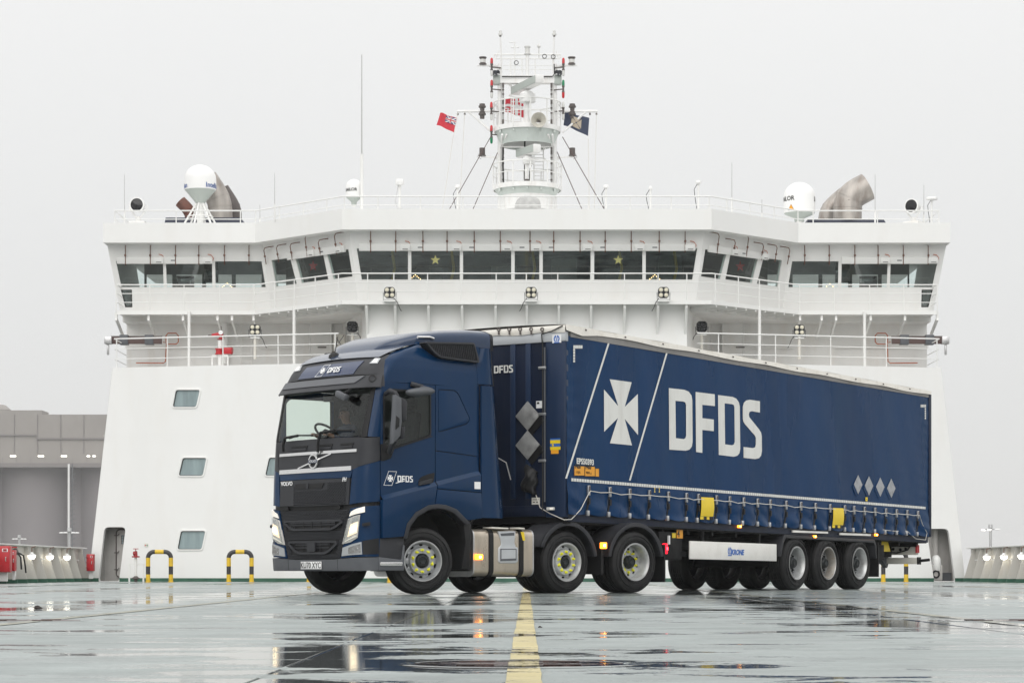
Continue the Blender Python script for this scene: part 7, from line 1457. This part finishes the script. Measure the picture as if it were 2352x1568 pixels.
# data panels and fleet number
c = RX(KT, 681, 1108); text('fleet_number', 'EPS50393', .128, (c[0]+.03, YN-.012, c[1]), Vector((1, 0, -.0145)), ZV, 'letter_white', TL, bold=.004, xs=1.0)
for x0, x1, y0, y1, tx in ((606, 684, 1137, 1212, ('P400', '113|XL')), (686, 763, 1140, 1217, ('P400', '98|XL g')), (764, 794, 1155, 1220, ())):
    q = [RX(KT, x0, y0), RX(KT, x1, y0+1), RX(KT, x1, y1+1), RX(KT, x0, y1)]; pl_ = deco('data_panel', 'orange_label', [q], .0105)
    deco('panel_border', 'print_black', [q, inset(q, .007)], .012, .002, pl_)
    mx, mz = sum(p[0] for p in q)/4, sum(p[1] for p in q)/4
    if tx:
        text('panel_lettering', tx[0], .10, (mx-.05, YN-.013, mz+.065), XV, ZV, 'print_black', pl_, bold=.003, xs=.8); text('panel_lettering', tx[1], .055, (mx-.04, YN-.013, mz-.025), XV, ZV, 'print_black', pl_, xs=.9); text('panel_lettering', 'DE CODE XXXXXXXX'[:0] or '- - - - - -', .04, (mx, YN-.013, mz-.08), XV, ZV, 'print_black', pl_)
for k, cx in enumerate((1233, 1303, 1376, 1447)):
    yc = 803+k*8; q = [RX(KE, cx, yc-62), RX(KE, cx+27, yc), RX(KE, cx, yc+62), RX(KE, cx-27, yc-2)]; deco('placard_pocket', 'curtain_blue', [[(x-.06, z-.05) for x, z in q]], .0105); deco('placard', 'placard_light', [q], .016, .006)
q = [RX(KE, 1281, 884), RX(KE, 1294, 885), RX(KE, 1294, 910), RX(KE, 1281, 909)]; tg = deco('small_tag', 'yellow_flap', [q], .014); deco('tag_dot', 'print_black', [inset(q, .03)], .016, .002, tg)
for x_ in (2060, 2107): c = RT.side(*KW(x_, 100), YN); deco('small_tag', 'star_gold', [[(c[0]-.02, c[1]-.04), (c[0]+.02, c[1]-.04), (c[0]+.005, c[1]), (c[0]+.02, c[1]+.04), (c[0]-.02, c[1]+.04), (c[0]-.005, c[1])]], .013)
# tensioning straps with buckles and hooks, cord threaded through them
cord = []
for i, x in enumerate(STR):
    zt2 = ztape(x)-.13; zc = zb_(x)+.06; sx = -.03-.02*math.sin(i*2.3); y = YN-.02
    b = MB(); b.grid(lambda u, v: (lambda p: (p, p+Vector((0, .006, 0))))(Vector((x+sx*v+(u-.5)*.045, y-.012*math.sin(PI*v), lerp(zt2-.10, zc, v)))), 1, 8, True); st_ = b.build('strap', 'black_plastic', TL)
    b = MB(); b.box((x, y-.012, zt2-.02), (.058, .03, .16)); b.build('buckle', 'alu', st_, bevel=.006); b = MB(); b.box((x, y-.03, zt2+.005), (.035, .012, .09)); b.build('buckle_lever', 'dark_steel', st_)
    b = MB(); b.box((x-.004, y-.025, zt2-.19), (.05, .016, .10)); b.build('strap_tail', 'black_plastic', st_); b = MB(); b.box((x+sx, y-.012, zc-.035), (.06, .04, .085)); b.build('hook', 'alu', st_, bevel=.006)
    cord.append(Vector((x, y-.045, zt2-.03)))
    if i+1 < len(STR): xm = (x+STR[i+1])/2; cord.append(Vector((xm, y-.035, ztape(xm)-.13-.045-.01*math.sin(i*1.7))))
xe = STR[-1]; tail = [Vector((xe+.2, YN-.03, 1.30)), Vector((xe+.42, YN-.03, 1.12)), Vector((xe+.35, YN-.03, .98)), Vector((xe-.1, YN-.03, 1.0)), Vector((xe-.5, YN-.03, 1.15)), Vector((xe-1.1, YN-.03, 1.14)), Vector((xe-1.6, YN-.03, 1.16))]
head = [Vector((STR[0]-.05, YN-.04, 1.55)), Vector((STR[0]-.25, YN-.04, 1.33)), Vector((STR[0]-.5, YN-.03, 1.17)), Vector((-.1, YN-.03, 1.16)), Vector((-.03, -1.0, 1.26)), Vector((-.03, -.80, 1.36)), Vector((-.03, -.66, 1.72))]
b = MB(); b.tube(head[::-1]+cord+tail, .0075, 6); b.build('customs_cord', 'rope', TL, smooth=60)
for x0, x1, y0, y1 in ((205, 284, 884, 1010), (1058, 1124, 953, 1065)):
    p, q = RX(KE, x0, y0), RX(KE, x1, y1); xa, xb = p[0], q[0]; za, zc = p[1], q[1]
    def fl(u, v): return Vector((lerp(xa, xb, u)-.03*v, YN-.062-.02*math.sin(PI*v*.9)*(.6+.4*u), lerp(za, zc, v)))
    b = MB(); b.grid(lambda u, v: (fl(u, v), fl(u, v)+Vector((0, .008, 0))), 8, 10, True); f_ = b.build('lifting_marker_flap', 'yellow_flap', TL, smooth=50)
    for k in range(4): xx = lerp(xa, xb, .06+.24*k); b = MB(); b.box((xx, YN-.06, zc-.03), (.12, .01, .05)); b.build('flap_tab', 'yellow_flap' if k % 2 == 0 else 'black_plastic', f_)
# roof tarpaulin, cant rail, hooks
b = MB(); nx = 60
def rf(u, v): x = lerp(-.04, LEN, u); y = lerp(-1.295, 1.295, v); return Vector((x, y, zr_(x)+.03*(1-(2*v-1)**2)+.006*math.sin(x*5)*(1 if .1 < v < .9 else .3)))
b.grid(rf, nx, 12); rt_ = b.build('roof_tarpaulin', 'roof_tarp', TL, smooth=60)
for s in (-1, 1):
    b = MB(); b.grid(lambda u, v: (lambda x: Vector((x, s*(1.295+.006*math.sin(x*4)+.012*v), zr_(x)-v*(.085+.01*math.sin(x*2.7)+(.05*max(0, 1-abs(x-.4)/.5))))))(lerp(-.04, LEN, u)), 90, 3); b.build('tarpaulin_valance', 'roof_tarp', rt_, smooth=60)
    b = MB(); b.grid(lambda u, v: (lambda x: (Vector((x, s*1.285, lerp(zt_(x)-.015, zr_(x)-.05, v))), Vector((x, s*1.20, lerp(zt_(x)-.015, zr_(x)-.05, v)))))(lerp(0.12, LEN-.01, u)), 20, 1, True); b.build('cant_rail', 'rail_grey', TL)
for k in range(11):
    x = .5+k*1.18; b = MB(); b.tube([(x, -1.315, zr_(x)-.035), (x+.02, -1.325, zr_(x)-.045)], .012, 6); b.build('tarpaulin_hook', 'dark_steel', rt_)
# front wall
FX = -.0
def fp(sh, x, y): return RT.front(*sh(x, y), 0)
def front_flat(name, m, loops, off=.0, depth=.03, bevel=0.0, parent=TL): b = MB(); b.flat([[(-y, z) for y, z in L] for L in loops], (-off, 0, 0), NY, ZV, depth); return b.build(name, m, parent, bevel=bevel)
zfb, zft = 1.22, 3.99
front_flat('front_wall', 'steel_blue', [[(1.27, zfb+.15), (-.90, zfb+.15), (-.90, zft), (1.27, zft)]], 0, .05)
for cx in (152, 267):
    y = fp(KT, cx, 500)[0]; b = MB(); b.box((-.012, y, (1.5+zft)/2), (.03, .10, zft-1.5)); b.build('wall_rib', 'post_blue', TL, bevel=.01)
for y in (.25, .62, .95): b = MB(); b.box((-.012, y, (1.5+zft)/2), (.03, .10, zft-1.5)); b.build('wall_rib', 'post_blue', TL, bevel=.01)
for y in (-1.085, 1.085): front_flat('corner_post', 'post_blue', [[(y-.185, zfb-.02), (y+.185, zfb-.02), (y+.185, zft), (y-.185, zft)]], .03, .12, .02)
front_flat('front_band', 'silver_panel', [[(1.28, zft-.01), (-1.275, zft-.005), (-1.275, 4.14), (1.28, 4.14)]], .035, .10, .006)
front_flat('front_sill', 'steel_blue', [[(1.2, zfb), (-.88, zfb), (-.88, zfb+.17), (1.2, zfb+.17)]], .01, .08, .01)
b = MB(); b.grid(lambda u, v: Vector((-.05-.012*math.sin(PI*v)-.004*math.sin(u*19), lerp(1.29, -1.30, u), lerp(4.235, 4.125+.012*math.sin(u*17), v))), 40, 4); b.build('tarpaulin_front_flap', 'roof_tarp', rt_, smooth=60)
for cx in (60, 140, 222, 305, 388):
    y, z = fp(KT, cx, 112); b = MB(); b.lathe([(.018, -.008), (.032, -.008), (.032, .008), (.018, .008), (.018, -.008)], (-.075, y, z), (1, .3, 0), 14); b.tube([(-.07, y, z-.03), (-.07, y, z-.085)], .016, 6); b.build('tarpaulin_ring', 'dark_steel', rt_, smooth=40)
b = MB(); y, z = fp(KT, 385, 150); b.tube([(-.08, y, z), (-.05, y, 3.9), (-.05, y, 1.3)], .010, 6); b.build('vertical_cord', 'cable', TL); b = MB(); y2, z2 = fp(KT, 540, 85); b.tube([(-.085, y, z), (-.085, (y+y2)/2, (z+z2)/2-.02), (-.07, y2, z2)], .010, 6); b.build('roof_cord', 'cable', TL)
b = MB(); y, z = fp(KT, 402, 300); b.tube([(-.055, y, 3.9), (-.055, y, 1.45)], .014, 6); b.build('edge_trim', 'mid_grey', TL)
for cy in (402, 750, 1100): y, z = fp(KT, 384, cy); b = MB(); b.box((-.06, y, z), (.03, .14, .045)); b.build('cord_clip', 'alu', TL, bevel=.008)
# DFDS on the front wall, the maker's crown on the band, stickers
y, z = fp(KT, 157, 405); hh = .155; wd2 = (LX1-LX0)/LH*hh; logo(TL, (-.030, y+wd2/2+.01, z), NY, ZV, hh, box=False, m='letter_white')
y, z = fp(KT, 488, 182); cr = thing('crown_badge', parent=TL); b = MB(); b.box((-.037, y, z), (.004, .17, .13)); b.build('badge_plate', 'print_white', cr)
def crown(sc, off, org, m, par, mk):
    for sgn in (-1, 1):
        L = [(sgn*p, q) for p, q in arc(-.0, 0, .07*sc, 115, 245, 8)]; L2 = [(sgn*p, q) for p, q in arc(-.0, 0, .045*sc, 245, 115, 8)]; mk('crown_arc', m, [L+L2], org, par)
    mk('crown_peak', m, [[(-.035*sc, .075*sc), (-.012*sc, .06*sc), (0, -.05*sc), (.012*sc, .06*sc), (.035*sc, .075*sc), (0, -.075*sc)]], org, par); mk('crown_base', m, [[(-.065*sc, -.085*sc), (.065*sc, -.085*sc), (.065*sc, -.066*sc), (-.065*sc, -.066*sc)]], org, par)
def mkf(nm, m, loops, org, par): b = MB(); b.flat(loops, org, NY, ZV, .003); b.build(nm, m, par)
crown(.8, 0, (-.042, y, z), 'print_blue', cr, mkf)
def sticker(x0, y0, x1, y1, m, off=.036, parent=None): p, q = fp(KT, x0, y0), fp(KT, x1, y1); return front_flat('sticker', m, [[(p[0], q[1]), (q[0], q[1]), (q[0], p[1]), (p[0], p[1])]], off, .003, 0, parent or TL)
s1 = sticker(438, 933, 513, 943, 'print_blue'); sticker(438, 944, 513, 970, 'yellow_flap'); sticker(438, 971, 513, 993, 'print_blue'); sticker(438, 994, 515, 1016, 'yellow_flap'); sticker(444, 1019, 501, 1046, 'orange_label'); sticker(452, 974, 464, 990, 'yellow_flap', .039)
sticker(324, 650, 374, 702, 'print_white', .004); sticker(330, 658, 348, 672, 'print_black', .008); sticker(293, 1377, 354, 1428, 'cream', .014); sticker(300, 1390, 346, 1393, 'print_black', .018); sticker(302, 1408, 318, 1414, 'print_black', .018); sticker(328, 1408, 346, 1414, 'print_black', .018)
for yk in (762, 982):
    y, z = fp(KT, 268, yk); h_ = .235; dmd = [(y+h_, z), (y, z-h_), (y-h_, z), (y, z+h_)]; pc_ = front_flat('placard_pocket', 'black_plastic', [[(a-.07, c_-.08) for a, c_ in dmd]], .028, .02); front_flat('placard', 'placard', [dmd], .045, .015, .004)
# document bag hanging low on the wall
def bag(u, v):
    y0, z0 = fp(KT, 262, 1125); y1, z1 = fp(KT, 345, 1185); p = Vector((0, lerp(y0, y1, u), lerp(z0, z1, u))); dn = Vector((-.03, .10-.05*u, -.42+.06*u)); q = p+dn*v; return q+Vector((-.05-.07*math.sin(PI*u)*math.sin(PI*v)**.6-.012*math.sin(u*14+v*9), .02*math.sin(v*11), 0))
b = MB(); b.grid(lambda u, v: (bag(u, v), Vector((-.02, bag(u, v).y, bag(u, v).z))), 12, 12, True); b.build('document_bag', 'black_plastic', TL, smooth=50)
y, z = fp(KT, 448, 1461); b = MB(); b.box((-.06, y, z), (.05, .14, .05)); lm = b.build('front_marker_lamp', 'lamp_clear', TL, bevel=.01); b = MB(); b.box((-.088, y-.03, z), (.01, .05, .03)); b.build('lamp_core', 'white_plastic_glow', lm)
# maker's blue cable loop beside the cab
b = MB(); y, z = fp(KT, 120, 1085); y2, z2 = fp(KT, 185, 1245); b.tube([(-.3, y, z), (-.28, (y+y2)/2-.05, (z+z2)/2+.1), (-.2, y2, z2)], .010, 6); b.build('air_line_loop', 'wire_grey', TL)
# rear frame, floor, chassis
b = MB(); b.box((LEN-.03, 0, 2.47), (.10, 2.5, 2.86)); b.build('rear_doors', 'post_blue', TL)
for s in (-1, 1): b = MB(); b.box((LEN-.03, s*1.265, (zb_(13.3)+zt_(13.3)+.1)/2-.01), (.11, .06, zt_(13.3)-zb_(13.3)+.12)); b.build('rear_post', 'steel_blue', TL, bevel=.008)
b = MB(); b.beam((.05, 0, 1.18), (LEN-.05, 0, .985), 2.44, .14); b.build('floor', 'chassis', TL)
for s in (-1, 1):
    b = MB(); b.beam((.1, s*1.22, 1.20), (LEN-.05, s*1.22, .99), .06, .12); b.build('side_rail', 'steel_blue', TL)
    b = MB(); b.beam((.4, s*.55, .98), (LEN-.4, s*.55, .80), .12, .34); b.build('frame_beam', 'chassis', TL)
    b = MB(); b.box((2.55, s*.75, .66), (.16, .14, .80)); b.box((2.55, s*.75, .30), (.28, .28, .05)); b.build('landing_leg', 'chassis', TL)
for k in range(16): x = .7+k*.82; b = MB(); b.box((x, 0, 1.085-.0146*x), (.06, 2.3, .10)); b.build('cross_member', 'chassis', TL)
# tool lockers and labels behind the tractor wheels
b = MB(); b.box((3.35, -.95, .78), (.75, .45, .48)); b.build('side_locker', 'chassis', TL, bevel=.02)
for x0, y0, x1, y1, m, tx in ((36, 1115, 57, 1147, 'yellow_flap', ''), (65, 1093, 103, 1150, 'orange_label', '4')):
    p, q = RT.side(*KE(x0, y0), -1.18), RT.side(*KE(x1, y1), -1.18); b = MB(); b.flat([[(p[0], q[1]), (q[0], q[1]), (q[0], p[1]), (p[0], p[1])]], (0, -1.185, 0), XV, ZV, .01); lb_ = b.build('label_plate', m, TL)
    if tx: text('label_lettering', tx, .16, ((p[0]+q[0])/2-.05, -1.187, (p[1]+q[1])/2), XV, ZV, 'print_black', lb_, bold=.004)
b = MB(); p = RT.side(*KE(14, 1160), -1.2); b.box((p[0], -1.2, p[1]), (.04, .03, .15)); b.build('marker_tape', 'print_white', TL)
# side underrun panel with the maker's name
q = [RX(KE, 164, 1166), RX(KE, 722, 1187), RX(KE, 722, 1297), RX(KE, 163, 1283)]; b = MB(); b.flat([q], (0, -1.24, 0), XV, ZV, .03); sk_ = b.build('side_panel', 'panel_white', TL, bevel=.006)
c = RX(KE, 468, 1241); text('panel_lettering', 'KRONE', .128, (c[0], -1.243, c[1]), Vector((1, 0, -.009)), ZV, 'print_blue', sk_, shear=.2, bold=.006, xs=1.02)
c = RX(KE, 408, 1232)
def mks(nm, m, loops, org, par): b = MB(); b.flat(loops, org, XV, ZV, .003); b.build(nm, m, par)
crown(1.0, 0, (c[0]+.06, -1.243, c[1]), 'print_blue', sk_, mks)
for x in (4.4, 6.4): b = MB(); b.box((x, -1.17, .92), (.06, .06, .45)); b.build('panel_bracket', 'chassis', TL)
for kx, ky in ((472, 1073), (958, 1138), (1355, 1127)):
    p = RT.side(*KE(kx, ky), -1.27); b = MB(); b.box((p[0], -1.265, p[1]), (.11, .03, .045)); lm = b.build('side_marker_lamp', 'amber_emit', TL, bevel=.006); b = MB(); b.box((p[0], -1.283, p[1]), (.03, .008, .02)); b.build('lamp_core', 'amber_core', lm)
p = RT.side(*KW(2090, 390), -1.2); b = MB(); b.box((p[0], -1.2, p[1]), (.10, .03, .05)); b.build('side_marker_lamp', 'amber_emit', TL, bevel=.006)
# wheels and mudguards
AX = (7.704, 8.943, 10.241)
for i, x in enumerate(AX):
    wheel(TL, x, -1.06, .50, 0, 'trailer', ('wheel_silver', 'wheel_rust', 'wheel_silver')[i], 'hub_dark', seed=10+i); wheel(TL, x, 1.06, .50, PI, 'trailer', 'wheel_silver', 'hub_dark', seed=20+i, detail=False)
    b = MB(); b.tube([(x, -.9, .5), (x, .9, .5)], .08, 12); b.build('axle', 'chassis', TL)
for s in (-1, 1):
    L = [(7.02, .62), (7.10, .90), (7.20, 1.02), (10.85, .965), (10.93, .85), (10.95, .60), (10.90, .60), (10.86, .86), (10.80, .90), (7.26, .955), (7.17, .86), (7.08, .62)]
    b = MB(); b.flat([L if s < 0 else [(-x, z) for x, z in L]], (0, s*1.27, 0), XV if s < 0 else Vector((-1, 0, 0)), ZV, .55); b.build('mudguard', 'grey_plastic', TL, bevel=.01)
    b = MB(); b.box((11.02, s*1.02, .58), (.03, .5, .68)); b.build('mud_flap', 'black_plastic', TL)
for x0, y0, x1, y1 in ((810, 1078, 1035, 1100), (1115, 1095, 1312, 1116)):
    q = [RX(KE, x0, y0), RX(KE, x1, y0+(x1-x0)*.045), RX(KE, x1, y1), RX(KE, x0, y1-(x1-x0)*.035)]; q = [(x, z-.055) for x, z in q]; b = MB(); b.flat([q], (0, -1.300, 0), XV, ZV, .03); b.build('mudguard_strip', 'panel_white', TL)
# rear underrun bar, light bar, wheel chocks
XRB = 13.0
b = MB(); b.box((XRB, 0, .56), (.12, 2.36, .13)); b.build('underrun_bar', 'cream', TL, bevel=.012); b = MB(); b.box((XRB, -1.19, .56), (.13, .03, .15)); b.tube([(XRB, -1.2, .56), (XRB, -1.42, .58)], .03, 8); b.build('bar_end', 'black_plastic', TL)
b = MB(); b.box((XRB+.06, -.02, .80), (.10, 2.22, .24)); lb_ = b.build('light_bar', 'cream', TL, bevel=.015); b = MB(); b.box((XRB+.04, -1.135, .80), (.12, .03, .16)); b.build('tail_lamp', 'red', lb_)
for k, y in enumerate((-.62, -.5, -.4, -.9, -.78)): b = MB(); b.lathe([(.001, 0), (.03, 0), (.03, .02), (.001, .025)], (XRB+.005, y, .80+.02*math.sin(k)), (-1, 0, 0), 10); b.build('connector', 'black_plastic', lb_)
b = MB(); b.tube([(XRB-.02, -.4, .74), (XRB-.02, -.7, .72), (XRB-.02, -.95, .78), (XRB-.02, -1.0, .85)], .014, 6); b.tube([(XRB-.02, -.7, .92), (XRB-.02, -.7, 1.1)], .014, 6); b.build('lamp_cable', 'cable', TL)
for s in (-1, 1): b = MB(); b.beam((12.3, s*.45, .98), (XRB+.02, s*.45, .50), .10, .20); b.box((12.2, s*.45, .72), (1.2, .08, .14)); b.build('bar_bracket', 'mid_grey', TL)
ck = thing('wheel_chock', parent=TL); b = MB(); b.flat([[(11.55, .74), (12.1, .74), (11.92, 1.06), (11.80, 1.06)]], (0, -1.0, 0), XV, ZV, .18); b.build('wedge', 'yellow_flap', ck, bevel=.01); b = MB(); b.box((11.45, -1.03, .85), (.03, .05, .3)); b.build('holder', 'print_blue', ck)
b = MB(); b.box((11.3, -.5, .72), (.6, 1.2, .3)); b.build('air_tank_box', 'chassis', TL)
p, q = RX(KQ, 445, 662), RX(KQ, 505, 682); b = MB(); b.flat([[(p[0], q[1]), (q[0], q[1]), (q[0], p[1]), (p[0], p[1])]], (0, -1.27, 0), XV, ZV, .02); b.build('yellow_tag', 'yellow_flap', TL)

# ------------------------------------------------------------------ sea fog: even thin haze round everything
hz = bpy.data.materials.new('haze'); hz.use_nodes = True; t = hz.node_tree; t.nodes.clear(); o_ = t.nodes.new('ShaderNodeOutputMaterial'); pv = t.nodes.new('ShaderNodeVolumePrincipled')
pv.inputs['Color'].default_value = (0.97, 0.975, 0.98, 1); pv.inputs['Density'].default_value = 0.00022; t.links.new(pv.outputs[0], o_.inputs['Volume']); MATS['haze'] = hz
b = MB(); b.box((0, 380, 33), (900, 900, 88)); b.build('haze', 'haze', kind='stuff')
